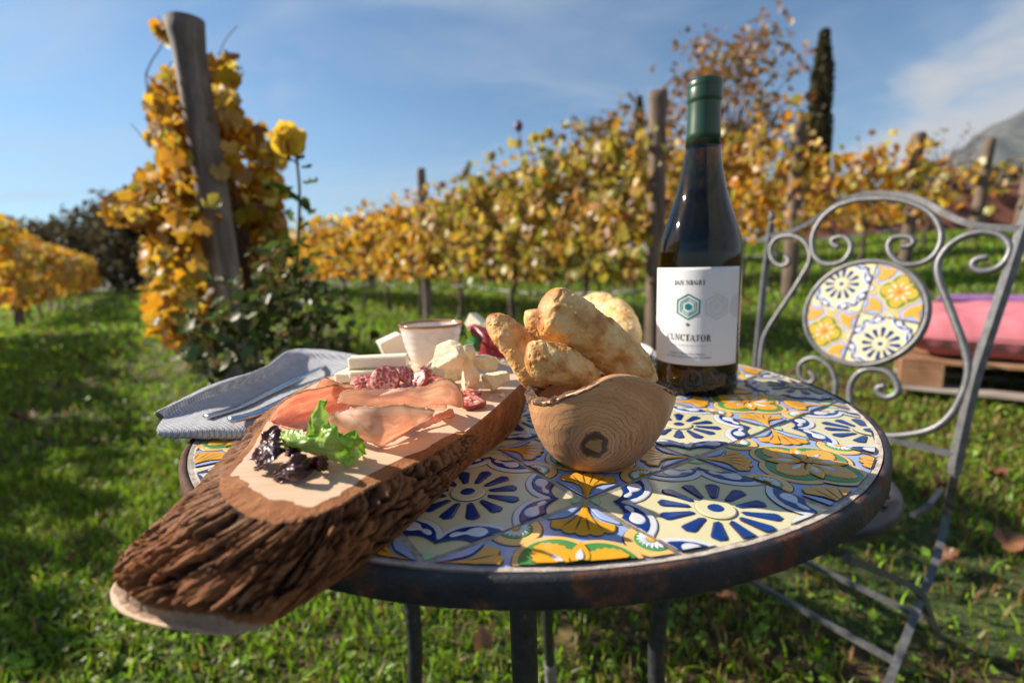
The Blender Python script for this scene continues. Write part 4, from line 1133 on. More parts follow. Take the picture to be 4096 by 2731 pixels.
sc = c9([(800, 470), (760, 455), (742, 420), (785, 392), (850, 395), (890, 440), (885, 510), (830, 580), (740, 605), (660, 590), (605, 530), (588, 430), (612, 330), (680, 230), (780, 155), (900, 112), (1050, 92), (1230, 96), (1390, 135), (1510, 200), (1582, 295), (1602, 400), (1570, 500), (1500, 570), (1400, 605), (1290, 600), (1212, 540), (1184, 460), (1222, 400), (1300, 385), (1368, 400), (1383, 440), (1340, 463), (1290, 465)], 0.002)
bar('scroll', sc, 150, 0.0056, sq=False)
s2 = c9([(372, 540), (402, 565), (390, 605), (330, 612), (278, 570), (258, 500), (282, 425), (350, 385), (450, 385), (530, 432), (570, 520), (560, 600), (510, 690), (430, 820), (330, 970), (240, 1110), (195, 1230), (176, 1420), (165, 1600)], 0.001)
bar('scroll', s2, 110, 0.0054, sq=False)
s3 = c9([(1965, 548), (1905, 555), (1852, 583), (1850, 630), (1920, 658), (2020, 640), (2100, 580), (2140, 490), (2108, 412), (2030, 365), (1900, 352), (1765, 390), (1655, 465), (1585, 562), (1568, 650), (1592, 760), (1642, 880), (1702, 1040), (1762, 1200), (1802, 1350), (1806, 1470)], 0.001)
s3 += [bp(2212, 900), bp(2185, 950), bp(2145, 983), bp(2085, 998), bp(2020, 998), bp(1975, 975), bp(1955, 935), bp(1951, 895), bp(1964, 864), bp(1988, 849), bp(2016, 848), bp(2044, 858), bp(2061, 884), bp(2058, 905), bp(2036, 912), bp(2017, 903), bp(2016, 890), bp(2034, 886)]
bar('scroll', s3, 190, 0.0060, sq=False)
s4 = c9([(562, 1445), (600, 1478), (592, 1520), (542, 1525), (492, 1482), (486, 1402), (540, 1348), (620, 1338), (700, 1382), (752, 1452), (772, 1560), (750, 1680), (690, 1780), (600, 1850)], 0.001)
bar('scroll', s4, 80, 0.0054, sq=False)
# bottom rail of the back, parallel to the seat
q1 = bp(2202, 1046); q0 = q1 - eL * 0.40
bar('back_rail', [q0, (q0 + q1) / 2, q1], 8, 0.0066)
# tiled medallion
mc = bp(1980, 720, 0.004)
med_r = 0.104
th_m = R(-8)
ex = eL * math.cos(th_m) + upB * math.sin(th_m); ey = -eL * math.sin(th_m) + upB * math.cos(th_m)
ezm = np.cross(ex, ey)
vv, ff = lathe_geo([(med_r - 0.006, -0.004), (med_r - 0.005, 0.006), (med_r, 0.007), (med_r + 0.003, 0.004), (med_r + 0.003, -0.006), (0.0005, -0.006), (0.0005, -0.004), (med_r - 0.006, -0.004)], 96, (0, 0, 0), False)
Rm = np.stack([ex, ey, ezm], -1)
med = mesh_obj('medallion', np.asarray(vv) @ Rm.T + mc, ff, M_CHAIR, CH)
mesh_obj('grout_bed', np.asarray(lathe_geo([(0.0005, -0.003), (med_r - 0.0055, -0.003), (med_r - 0.0055, 0.0026), (0.0005, 0.0026)], 64)[0]) @ Rm.T + mc, lathe_geo([(0.0005, -0.003), (med_r - 0.0055, -0.003), (med_r - 0.0055, 0.0026), (0.0005, 0.0026)], 64)[1], M_GROUT, med)
for (a, b) in ((0, 0), (-1, 0), (0, -1), (-1, -1)):
    cc = np.array([a + 0.5, b + 0.5]) * TS
    blue = (a + b) % 2 == 0 and False or (a != b)
    # blue flowers sit upper left and lower right
    T_ = TB_ if blue else TY_
    me = T_.mesh('tile', CREAM if blue else SKYB, (-cc[0] / TS, -cc[1] / TS, (med_r - 0.0075) / TS))
    o = link('tile', me, med)
    Mx = np.eye(4); Mx[:3, :3] = Rm; Mx[:3, 3] = mc + ex * cc[0] + ey * cc[1] + ezm * 0.0042 - np.array(CH.location)
    o.matrix_local = Matrix(Mx.tolist())
# seat: a ring with a pierced plate
sc_ = np.array([0.42, 0.76, 0.42]); sr_ = 0.176
a = np.arange(64) / 64 * 2 * PI
mesh_obj('seat_ring', *lathe_geo([(sr_ - 0.009, 0.004), (sr_ - 0.004, 0.010), (sr_ + 0.004, 0.009), (sr_ + 0.008, 0.0), (sr_ + 0.006, -0.012), (sr_ - 0.004, -0.012), (sr_ - 0.009, 0.004)], 80, sc_, False), M_SEAT, CH)
for k in range(7):
    off_ = (k - 3) * 0.046; h = math.sqrt(max(0, (sr_ - 0.006) ** 2 - off_ ** 2))
    c_ = sc_ + nB * off_
    mesh_obj('seat_slat', *box_geo(c_, eL, nB, (0, 0, 1), h, 0.013, 0.002, 0.0008), M_SEAT, CH, False)
for k in range(6):
    for j in (-1, 0, 1):
        if abs(k - 2.5) > 2 and j: continue
        c_ = sc_ + nB * ((k - 2.5) * 0.046) + eL * j * 0.075
        mesh_obj('seat_bridge', *box_geo(c_, eL, nB, (0, 0, 1), 0.007, 0.0105, 0.0018, 0.0006), M_SEAT, CH, False)
# crossing legs, near side then the far side
LV = -eL * 0.40
tp = np.array(bp(2192, 1088))
P_ = [tp, np.array(at_y(2175, 1177, 0.79)), np.array(at_y(2148, 1289, 0.765)), np.array(at_y(2112, 1382, 0.745)), np.array(at_y(2040, 1568, 0.70))]
d_ = P_[-1] - P_[-2]; P_.append(P_[-1] + d_ * ((P_[-1][2] - 0.0) / -d_[2]) * 0.98)
Q_ = [np.array(at_y(1925, 1272, 0.64)), np.array(at_y(2021, 1312, 0.70)), np.array(at_y(2086, 1345, 0.745)), np.array(at_y(2104, 1378, 0.765)), np.array(at_y(2130, 1438, 0.83)), np.array(at_y(2163, 1512, 0.915))]
for sh in (0, 1):
    bar('leg', [p + LV * sh for p in P_], 40, 0.0078)
    bar('leg', [p + LV * sh + eL * 0.012 for p in Q_], 40, 0.0078)
def pt(Pl, z):
    Pl = np.array(Pl); i = np.argmin(np.abs(Pl[:, 2] - z)); c_ = catmull(Pl, 80); return c_[np.argmin(np.abs(c_[:, 2] - z))]
a_, b_ = pt(P_, 0.10), pt(Q_, 0.10)
bar('stretcher', [a_ + LV, a_ + LV * .5, a_], 6, 0.0066)
bar('stretcher', [b_ + LV, b_ + LV * .5, b_], 6, 0.0066)
for sh in (0, 1):
    bar('seat_link', [np.array(at_y(2160, 1128, 0.80)) + LV * sh, np.array(at_y(2130, 1165, 0.765)) + LV * sh, np.array(at_y(2095, 1185, 0.735)) + LV * sh], 8, 0.006, M_SEAT)
    mesh_obj('foot', *box_geo(P_[-1] + LV * sh + (0, 0, .004), eL, nB, (0, 0, 1), 0.012, 0.018, 0.006, 0.002), M_CHAIR, CH, False)

# ================================================================ PALLETS WITH A PINK CUSHION
M_PAL = wood_mat('pallet_wood', (0.10, 0.045, 0.02), (0.28, 0.14, 0.07), (0.42, 0.26, 0.15), 9, (0.2, 1, 1), 0.4, 0.004)
M_PALG = wood_mat('grey_pallet_wood', (0.16, 0.12, 0.10), (0.34, 0.28, 0.24), (0.48, 0.41, 0.36), 9, (0.2, 1, 1), 0.4, 0.004)
pc = np.array(on_z(2290, 900, 0.21)); pz = float(gz(pc[0] + 0.45, pc[1] + 0.3)) - 0.01
PX = np.array([0.80, -0.60, 0]); PY = np.array([0.60, 0.80, 0]); PZ = np.array([0, 0, 1.0])
p0 = np.array(on_z(2062, 893, pz))             # its near left corner
PAL = thing('wooden_pallet', 'wooden pallet used as a low bench under the pink cushion', 'pallet', tuple(p0))
def pbox(name, u, v_, z_, lu, lv, lz, mat=M_PAL):
    return mesh_obj(name, *box_geo(p0 + PX * (u + lu / 2) + PY * (v_ + lv / 2) + PZ * (z_ + lz / 2), PX, PY, PZ, lu / 2, lv / 2, lz / 2, 0.003), mat, PAL, False)
for k in range(3): pbox('bottom_board', 0, k * 0.35, 0, 1.15, 0.10, 0.02, M_PALG)
for k in range(3):
    for j in range(3): pbox('block', j * 0.50, k * 0.35, 0.021, 0.145, 0.10, 0.078)
for j in range(3): pbox('stringer', j * 0.50, 0, 0.10, 0.145, 0.80, 0.018)
for k in range(7): pbox('deck_board', 0, k * 0.117, 0.119, 1.15, 0.095, 0.02, M_PALG if k in (3,) else M_PAL)
m, nt, out = new_mat('pink_canvas')
v = coords(nt)
c = ramp(nt, noise_tex(nt, v, 8, 5), [(0.3, (0.46, 0.12, 0.15)), (0.7, (0.60, 0.20, 0.23))])
principled(nt, out, c, 0.9, Normal=bump(nt, noise_tex(nt, v, 120, 4), 0.4, 0.002))
M_PINK = m
M_PURPLE = pmat('purple_canvas', [(0.3, (0.12, 0.05, 0.16)), (0.7, (0.20, 0.09, 0.24))], 20, rough=0.9)
CU = thing('seat_cushion', 'thick tufted pink cushion with purple back lying on the pallet', 'cushion', tuple(p0 + PZ * 0.14 + PX * 0.02))
nu, nv = 70, 50
u = np.linspace(0, 1, nu); w = np.linspace(0, 1, nv); U_, W_ = np.meshgrid(u, w, indexing='ij')
def pillow(sign):
    e = (np.clip(1 - (2 * U_ - 1) ** 6, 0, 1) * np.clip(1 - (2 * W_ - 1) ** 6, 0, 1)) ** 0.5
    h = 0.105 * e
    for a in (0.2, 0.5, 0.8):
        for b in (0.28, 0.72):
            h = h - 0.05 * np.exp(-(((U_ - a) * 1.2) ** 2 + ((W_ - b) * 0.8) ** 2) / 0.0045) * e
    h = h + 0.006 * fbm(np.stack([U_ * 14, W_ * 10, U_ * 0], -1), 3, 5) * e
    # gathered edge
    ed = np.exp(-np.minimum(np.minimum(U_, 1 - U_) * 1.2, np.minimum(W_, 1 - W_) * 0.8) / 0.05)
    h = h * (1 - 0.12 * ed * np.sin(U_ * 90 + W_ * 60))
    Pq = p0[None, None] + PX * (0.0 + 1.12 * U_)[..., None] + PY * (-0.02 + 0.82 * W_)[..., None] + PZ * (0.14 + 0.100 + sign * h)[..., None]
    return Pq.reshape(-1, 3)
F_ = grid_faces(nu, nv)
mb = MB(); mb.add(pillow(1), F_); mb.add(pillow(-1), [q[::-1] for q in F_])
bmv = mb.build('cover', M_PINK, CU)
q = p0 + PZ * 0.24
tube('piping', catmull([q + PX * -0.002 + PY * -0.02, q + PX * 1.12 + PY * -0.02, q + PX * 1.12 + PY * 0.80, q + PX * -0.002 + PY * 0.80], 60, True) * [1, 1, 1], 0.004, M_PINK, CU, 6)
mesh_obj('backrest_edge', *box_geo(p0 + PX * 0.62 + PY * 0.74 + PZ * 0.335, PX, PY, PZ, 0.46, 0.07, 0.028, 0.02), M_PURPLE, CU)

# ================================================================ BARK-EDGED SERVING BOARD
def C8(x, y, z): return np.array(on_z(516.8 + x * .31737, 631.6 + y * .31737, z))
def C10(x, y, Y): return np.array(at_y(1062.3 + x * .3114, 631.6 + y * .3114, Y))
pairs = [((505, 1100), (292, 1325)), ((535, 1160), (288, 1385)), ((640, 1195), (400, 1426)), ((760, 1168), (560, 1438)), ((850, 1118), (700, 1368)),
         ((1000, 1036), (900, 1228)), ((1100, 972), (1060, 1078)), ((1183, 897), (1165, 998))]
tp_, bt_ = [], []
for a, b in pairs: tp_.append(np.array(on_z(*a, BOARD))[:2]); bt_.append(np.array(on_z(*b, TOP + 0.001))[:2])
ext = [((0.012, 0.425), (0.004, 0.425)), ((-0.012, 0.485), (-0.012, 0.488)), ((-0.075, 0.525), (-0.075, 0.53)), ((-0.150, 0.505), (-0.158, 0.51)), ((-0.182, 0.43), (-0.196, 0.435)), ((-0.178, 0.345), (-0.204, 0.345))]
for a, b in ext: tp_.append(np.array(a)); bt_.append(np.array(b))
a = np.array(on_z(560, 1030, BOARD))[:2]; tp_.append(a); bt_.append(np.array(on_z(405, 1195, TOP + 0.012))[:2])
NU, NVB = 760, 60
TPC, BTC = catmull(tp_, NU, True), catmull(bt_, NU, True)
ctr = TPC.mean(0)
SB = thing('serving_board', 'thick slice of tree trunk with rough bark used as a serving board', 'serving board', (*ctr, TOP))
arc = np.r_[0, np.cumsum(np.linalg.norm(np.diff(TPC, axis=0), axis=1))]
th_ = np.arange(NU) / NU * 2 * PI
# outward normals of the side wall
mid2 = (TPC + BTC) / 2
tg = np.roll(mid2, -1, 0) - np.roll(mid2, 1, 0); tg /= np.linalg.norm(tg, axis=1)[:, None]
on_ = np.stack([tg[:, 1], -tg[:, 0]], -1)
if ((mid2 - mid2.mean(0)) * on_).sum(1).mean() < 0: on_ = -on_
u_near = np.array([float(min(abs(k / NU * 15 - 1.5), abs(k / NU * 15 - 16.5))) for k in range(NU)])    # 0 at the tip facing the camera
clean = np.clip((np.arange(NU) / NU * 15 - 5.3) / 1.0, 0, 1) * (np.arange(NU) / NU * 15 < 9.5)      # bark peeled away on the far right flank
V = np.zeros((NU, NVB + 5, 3)); zone = np.zeros((NU, NVB + 5)); hgt_a = np.zeros((NU, NVB + 5))
tv = np.linspace(0, 1, NVB)
slantlen = np.linalg.norm(TPC - BTC, axis=1)
for j, t in enumerate(tv):
    g_ = np.where(t < 0.28, 0.10 * t / 0.28, 0.10 + 0.90 * (t - 0.28) / 0.72)
    g_ = t + (g_ - t) * np.clip(1.9 - u_near, 0, 1)
    base2 = BTC + (TPC - BTC) * g_[:, None]
    z = TOP + 0.001 + (BOARD - 0.0015 - TOP - 0.001) * t
    bulge = (0.004 + 0.004 * math.sin(PI * t)) * (1 - 0.6 * clean) * min(1, (1 - t) * 6)
    wv_ = 0.5 * fbm(np.stack([np.cos(th_) * 5, np.sin(th_) * 5, 0 * th_ + t * 2.2], -1), 2, 33)
    q = np.stack([np.cos(th_ + wv_ * 0.10) * 10 + 9, np.sin(th_ + wv_ * 0.10) * 10, 0 * th_ + t * (1.3 + 1.6 * np.clip(u_near - 1.5, 0, 2))], -1)
    rid = np.abs(fbm(q, 2, 41, 0.35)); q2 = np.stack([np.cos(th_) * 30, np.sin(th_) * 30, 0 * th_ + t * 6.5], -1)
    plate = np.clip(rid * 7.0, 0, 1) ** 0.8
    crackx = np.clip(np.abs(fbm(q2, 3, 57)) * 5, 0, 1)
    lowlip = 0.25 + 0.05 * fbm(np.stack([np.cos(th_) * 9, np.sin(th_) * 9, 0 * th_], -1), 3, 71) + 0.035 * fbm(np.stack([np.cos(th_) * 40, np.sin(th_) * 40, 0 * th_], -1), 3, 72)
    tipw = np.clip(1.9 - u_near, 0, 1)
    cutf = np.clip((t - lowlip * tipw) / 0.10, 0, 1)
    flk = np.clip((fbm(np.stack([np.cos(th_) * 6 + 3, np.sin(th_) * 6, 0 * th_ + t * 2.0], -1), 3, 83) - 0.10) / 0.10, 0, 1) * np.clip((0.86 - t) / 0.12, 0, 1)
    d = (1 - 0.72 * flk) * (0.0105 * (plate - 0.92) + 0.0042 * (crackx - 0.8) + 0.0022 * fbm(q * 1.4, 2, 47) + 0.0013 * fbm(q2 * 2.0, 4, 91, 0.65)) * (1 - 0.80 * clean) * (0.08 + 0.92 * cutf) - 0.0045 * (1 - cutf) * np.clip(tipw, 0, 1)
    d = d * min(1, (1 - t) * 7 + 0.12) * min(1, t * 8 + 0.2)
    nz = d * np.clip(slantlen / 0.045, 0, 1) * 0.65
    V[:, j, :2] = base2 + on_ * (bulge + d)[:, None]; V[:, j, 2] = z + nz
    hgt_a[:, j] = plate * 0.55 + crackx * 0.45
    zone[:, j] = np.where(flk > 0.55, 0.72, 0.0)
    zone[:, j] = np.where((t < lowlip * tipw) & (tipw > 0.1), 2.0, np.where((clean > 0.4) | ((t < lowlip * tipw + 0.10) & (tipw > 0.1)), 1.0, zone[:, j]))
edge = TPC + on_ * 0.0
ringw = 0.0085 + 0.005 * fbm(np.stack([np.cos(th_) * 4, np.sin(th_) * 4, 0 * th_], -1), 4, 22) + 0.003 * np.clip(1.6 - u_near, 0, 1)
ringw *= np.where(clean > 0.4, 0.16, 1)
ringw *= np.where(np.arange(NU) / NU * 15 > 9, 0.55, 1)
for k, s in enumerate((0.0, 0.25, 0.55, 0.85, 1.0)):
    V[:, NVB + k, :2] = edge - on_ * (ringw * s)[:, None]
    q = np.stack([np.cos(th_) * 20, np.sin(th_) * 20, 0 * th_ + s * 2], -1)
    V[:, NVB + k, 2] = BOARD + (0.0012 * fbm(q, 3, 5) - 0.0008) * (1 - s) + 0.0002 * (s == 1.0)
    zone[:, NVB + k] = 1.35; hgt_a[:, NVB + k] = 0.7 - 0.3 * (s == 0)
zone[:, NVB + 4] = 1.6
m, nt, out = new_mat('tree_bark_rough')
v = coords(nt)
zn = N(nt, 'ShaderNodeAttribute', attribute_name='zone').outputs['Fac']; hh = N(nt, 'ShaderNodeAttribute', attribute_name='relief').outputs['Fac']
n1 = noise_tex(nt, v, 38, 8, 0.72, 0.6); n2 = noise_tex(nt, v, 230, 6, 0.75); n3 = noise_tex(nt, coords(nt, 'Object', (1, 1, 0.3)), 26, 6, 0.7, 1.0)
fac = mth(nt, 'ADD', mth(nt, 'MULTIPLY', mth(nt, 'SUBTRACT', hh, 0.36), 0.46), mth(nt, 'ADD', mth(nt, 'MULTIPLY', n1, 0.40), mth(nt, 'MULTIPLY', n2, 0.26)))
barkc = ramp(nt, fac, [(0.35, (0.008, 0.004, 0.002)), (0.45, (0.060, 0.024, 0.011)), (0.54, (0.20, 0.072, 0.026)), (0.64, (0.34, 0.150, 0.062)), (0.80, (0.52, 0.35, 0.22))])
n4 = noise_tex(nt, v, 17, 4, 0.6, 0.8)
oran = ramp(nt, fac, [(0.34, (0.016, 0.006, 0.003)), (0.47, (0.17, 0.055, 0.016)), (0.66, (0.42, 0.17, 0.055))])
barkc = mixc_(nt, N(nt, 'ShaderNodeMapRange', {0: n4, 1: 0.44, 2: 0.56}).outputs[0], barkc, oran)
innerc = ramp(nt, mth(nt, 'ADD', mth(nt, 'MULTIPLY', n3, 0.7), mth(nt, 'MULTIPLY', n2, 0.3)), [(0.26, (0.03, 0.012, 0.005)), (0.36, (0.25, 0.075, 0.020)), (0.52, (0.43, 0.155, 0.045)), (0.70, (0.58, 0.28, 0.10))])
woodc = ramp(nt, noise_tex(nt, coords(nt, 'Object', (1, 0.15, 1)), 160, 5), [(0.3, (0.46, 0.29, 0.18)), (0.7, (0.60, 0.41, 0.28))])
f1 = N(nt, 'ShaderNodeMapRange', {0: zn, 1: 0.45, 2: 0.75}).outputs[0]; f2 = N(nt, 'ShaderNodeMapRange', {0: zn, 1: 1.72, 2: 1.9}).outputs[0]
c = mixc_(nt, f2, mixc_(nt, f1, barkc, innerc), woodc)
principled(nt, out, c, 0.85, Normal=bump(nt, mth(nt, 'ADD', n1, mth(nt, 'MULTIPLY', n2, 1.0)), 1.0, 0.005))
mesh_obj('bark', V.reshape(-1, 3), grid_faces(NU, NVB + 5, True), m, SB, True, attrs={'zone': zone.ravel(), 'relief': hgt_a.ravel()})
# sawn face
m, nt, out = new_mat('sawn_beech')
v = coords(nt)
vr = N(nt, 'ShaderNodeMapping', {'Vector': v, 'Rotation': (0, 0, R(-22)), 'Scale': (7, 120, 60)}).outputs[0]
gr = noise_tex(nt, vr, 6, 6, 0.6, 0.3); wv = noise_tex(nt, v, 10, 3)
c = ramp(nt, mth(nt, 'ADD', mth(nt, 'MULTIPLY', gr, 0.7), mth(nt, 'MULTIPLY', wv, 0.3)), [(0.3, (0.50, 0.32, 0.20)), (0.5, (0.62, 0.43, 0.29)), (0.7, (0.70, 0.52, 0.38))])
principled(nt, out, c, 0.55, Normal=bump(nt, gr, 0.25, 0.0006))
M_BEECH = m
inner = V[:, NVB + 4]
nr_ = 14; W2 = np.zeros((NU, nr_, 3)); cc = inner.mean(0)
for k in range(nr_): W2[:, k] = inner + (cc - inner) * (k / nr_); 
W2[:, :, 2] = BOARD + 0.0002
vv = np.vstack([W2.reshape(-1, 3), [[cc[0], cc[1], BOARD + 0.0002]]]); ff = grid_faces(NU, nr_, True)
ff += [[i * nr_ + nr_ - 1, ((i + 1) % NU) * nr_ + nr_ - 1, NU * nr_] for i in range(NU)]
mesh_obj('sawn_face', vv, ff, M_BEECH, SB, True)
bo = np.c_[V[:, 0, :2], np.full(NU, TOP + 0.001)]
mesh_obj('underside', bo, [list(range(NU))[::-1]], M_BEECH, SB, False)

# ================================================================ PROSCIUTTO
def ham_mat(name, base, fat, dark):
    m, nt, out = new_mat(name)
    v = coords(nt)
    uv = N(nt, 'ShaderNodeAttribute', attribute_name='sheet').outputs['Color']
    n1 = noise_tex(nt, N(nt, 'ShaderNodeMapping', {'Vector': uv, 'Scale': (2.2, 0.8, 1)}).outputs[0], 2.2, 5, 0.6, 1.2); n2 = noise_tex(nt, N(nt, 'ShaderNodeMapping', {'Vector': uv, 'Scale': (2, 34, 1)}).outputs[0], 3, 4, 0.7, 0.4)
    ed = N(nt, 'ShaderNodeAttribute', attribute_name='rind').outputs['Fac']
    c = ramp(nt, mth(nt, 'ADD', mth(nt, 'MULTIPLY', n1, 0.72), mth(nt, 'MULTIPLY', n2, 0.28)), [(0.28, tuple(0.78 * q for q in base)), (0.47, base), (0.55, tuple(0.5 * (p + q) for p, q in zip(base, fat))), (0.62, fat)])
    fb = N(nt, 'ShaderNodeMapRange', {0: mth(nt, 'ADD', N(nt, 'ShaderNodeAttribute', attribute_name='fatband').outputs['Fac'], mth(nt, 'MULTIPLY', mth(nt, 'SUBTRACT', n1, 0.5), 0.35)), 1: 0.80, 2: 0.93}).outputs[0]
    c = mixc_(nt, mth(nt, 'MULTIPLY', fb, 0.75), c, fat)
    c = mixc_(nt, mth(nt, 'MULTIPLY', ed, 0.9), c, dark)
    p = N(nt, 'ShaderNodeBsdfPrincipled', {'Base Color': c, 'Roughness': 0.42, 'Normal': bump(nt, mth(nt, 'ADD', n1, mth(nt, 'MULTIPLY', n2, 0.8)), 0.6, 0.0009)})
    t = N(nt, 'ShaderNodeBsdfTranslucent', {'Color': c})
    nt.links.new(N(nt, 'ShaderNodeMixShader', {0: 0.50, 1: p.outputs[0], 2: t.outputs[0]}).outputs[0], out.inputs[0])
    return m
M_HAM = ham_mat('prosciutto', (0.92, 0.60, 0.44), (0.95, 0.80, 0.66), (0.62, 0.28, 0.09))
M_HAMR = ham_mat('prosciutto_red', (0.90, 0.47, 0.34), (0.95, 0.74, 0.60), (0.60, 0.24, 0.09))
def sheet(name, rows, label, cat, mat, nu=60, nv=90, ruf=0.0017, seed=0, group=None, thick=0.0007, edge=True, part=None, freq=48):
    G = loft(rows, nu, nv)
    G = G + ruf * fbm(G * freq, 3, seed)[..., None] * np.array([0.5, 0.6, 1.0])
    uu, ww = np.linspace(0, 1, nu)[:, None], np.linspace(0, 1, nv)[None]
    pl_ = np.abs(np.sin(ww * 13 + 2.2 * fbm(np.stack([ww * 3 + 0 * uu, uu * 1.5 + 0 * ww, 0 * uu + 0 * ww + seed], -1), 2, seed + 8)))
    G = G - (0.0014 * (1 - pl_) ** 2 * np.sin(PI * np.clip(uu * 1.15, 0, 1)))[..., None] * np.array([0.2, -0.6, 1.0])
    u = np.linspace(0, 1, nu)[:, None] * np.ones((1, nv)); w = np.ones((nu, 1)) * np.linspace(0, 1, nv)[None]
    de = np.minimum(np.minimum(u, 1 - u), np.minimum(w, 1 - w) * 1.6)
    rind = np.clip(1 - np.minimum(u, 1 - u) / 0.045 + 0.5 * fbm(G * 300, 2, seed + 1), 0, 1) * (np.minimum(u, 1 - u) < 0.07)
    # torn edge
    jag = (0.0011 * fbm(np.stack([w * 26, u * 0, u * 0 + seed], -1), 4, seed + 2) + 0.0006 * fbm(np.stack([w * 90, u * 0, u * 0 + seed], -1), 2, seed + 4)) * np.exp(-np.minimum(u, 1 - u) / 0.03)
    dirn = np.gradient(G, axis=0); dirn /= np.linalg.norm(dirn, axis=-1)[..., None] + 1e-9
    if edge: G = G + dirn * jag[..., None] * np.sign(0.5 - u)[..., None]
    o = mesh_obj(name, G.reshape(-1, 3), grid_faces(nu, nv), mat, part, True, base=None if part is not None else G.reshape(-1, 3).mean(0) - [0, 0, G[..., 2].mean() - G[..., 2].min()], attrs={'rind': rind.ravel(), 'fatband': np.where(u < 0.5, 1 - u, u * 0.94).ravel(), 'sheet': np.stack([u + seed * 3.1, w * 2 + seed, 0 * u], -1).reshape(-1, 3)})
    solidify(o, thick)
    if part is None: tag(o, label, cat, group)
    return o
Bz = BOARD
GH = 'prosciutto slices on the board'
sheet('prosciutto_slice', [
    [C8(735, 1022, Bz + .019), C8(860, 985, Bz + .022), C8(1000, 955, Bz + .026), C8(1200, 945, Bz + .028), C8(1330, 948, Bz + .028), C8(1460, 965, Bz + .027), C8(1518, 985, Bz + .025)],
    [C8(785, 1075, Bz + .013), C8(900, 1070, Bz + .017), C8(1030, 1055, Bz + .019), C8(1180, 1040, Bz + .020), C8(1310, 1025, Bz + .020), C8(1430, 1015, Bz + .020), C8(1500, 1010, Bz + .019)],
    [C8(860, 1140, Bz + .006), C8(960, 1150, Bz + .010), C8(1060, 1150, Bz + .012), C8(1180, 1120, Bz + .012), C8(1300, 1090, Bz + .012), C8(1400, 1065, Bz + .012), C8(1475, 1040, Bz + .012)],
    [C8(960, 1190, Bz + .001), C8(1040, 1220, Bz + .002), C8(1138, 1247, Bz + .001), C8(1210, 1190, Bz + .003), C8(1300, 1140, Bz + .004), C8(1390, 1095, Bz + .005), C8(1450, 1065, Bz + .006)]],
    'folded prosciutto slice standing up in front, nearest the green lettuce', 'prosciutto', M_HAM, seed=1, group=GH)
sheet('prosciutto_slice', [
    [C8(1100, 1225, Bz + .0022), C8(1250, 1150, Bz + .004), C8(1400, 1060, Bz + .005), C8(1560, 1000, Bz + .006), C8(1640, 985, Bz + .004)],
    [C8(1110, 1240, Bz + .0012), C8(1240, 1195, Bz + .0015), C8(1400, 1120, Bz + .0015), C8(1560, 1065, Bz + .002), C8(1655, 1030, Bz + .0015)]],
    'flat dark red prosciutto slice lying under the front fold', 'prosciutto', M_HAMR, 20, 60, seed=2, group=GH)
sheet('prosciutto_slice', [
    [C8(812, 915, Bz + .018), C8(850, 850, Bz + .026), C8(1000, 832, Bz + .028), C8(1200, 822, Bz + .029), C8(1380, 818, Bz + .030), C8(1490, 790, Bz + .033), C8(1580, 755, Bz + .036), C8(1650, 775, Bz + .034), C8(1705, 840, Bz + .026), C8(1735, 950, Bz + .010)],
    [C8(815, 918, Bz + .015), C8(890, 900, Bz + .020), C8(1010, 890, Bz + .022), C8(1180, 885, Bz + .024), C8(1350, 880, Bz + .024), C8(1460, 870, Bz + .025), C8(1560, 850, Bz + .024), C8(1620, 860, Bz + .022), C8(1660, 890, Bz + .017), C8(1690, 945, Bz + .008)],
    [C8(818, 920, Bz + .013), C8(920, 938, Bz + .013), C8(1030, 945, Bz + .014), C8(1160, 950, Bz + .015), C8(1300, 958, Bz + .015), C8(1420, 960, Bz + .015), C8(1470, 945, Bz + .016), C8(1510, 930, Bz + .016), C8(1580, 930, Bz + .012), C8(1640, 945, Bz + .006)]],
    'wavy prosciutto slice folded over behind the front one, below the salami', 'prosciutto', M_HAM, 40, 120, seed=3, group=GH)
sheet('prosciutto_slice', [
    [C8(1465, 965, Bz + .014), C8(1470, 915, Bz + .016), C8(1530, 900, Bz + .016), C8(1590, 915, Bz + .012), C8(1605, 950, Bz + .006)],
    [C8(1450, 985, Bz + .006), C8(1490, 985, Bz + .004), C8(1540, 980, Bz + .003), C8(1580, 975, Bz + .002), C8(1600, 965, Bz + .002)]],
    'small curled prosciutto end tucked under the right side of the wavy fold', 'prosciutto', M_HAM, 24, 50, seed=4, group=GH)
sheet('prosciutto_slice', [
    [C8(310, 1062, Bz + .002), C8(350, 985, Bz + .012), C8(420, 905, Bz + .020), C8(540, 845, Bz + .024), C8(700, 812, Bz + .024), C8(830, 790, Bz + .024), C8(935, 792, Bz + .022)],
    [C8(325, 1066, Bz + .001), C8(390, 1030, Bz + .005), C8(470, 975, Bz + .010), C8(590, 915, Bz + .014), C8(720, 885, Bz + .014), C8(840, 850, Bz + .015), C8(930, 830, Bz + .015)],
    [C8(345, 1072, Bz + .0012), C8(440, 1085, Bz + .0015), C8(540, 1040, Bz + .004), C8(640, 990, Bz + .006), C8(760, 955, Bz + .007), C8(860, 920, Bz + .008), C8(930, 880, Bz + .008)],
    [C8(430, 1100, Bz + .001), C8(520, 1125, Bz + .001), C8(620, 1110, Bz + .001), C8(740, 1060, Bz + .002), C8(850, 1010, Bz + .003), C8(930, 980, Bz + .003), C8(1000, 960, Bz + .003)]],
    'long prosciutto slice curled up at the left, leaning on the napkin side', 'prosciutto', M_HAMR, 60, 110, seed=5, group=GH)
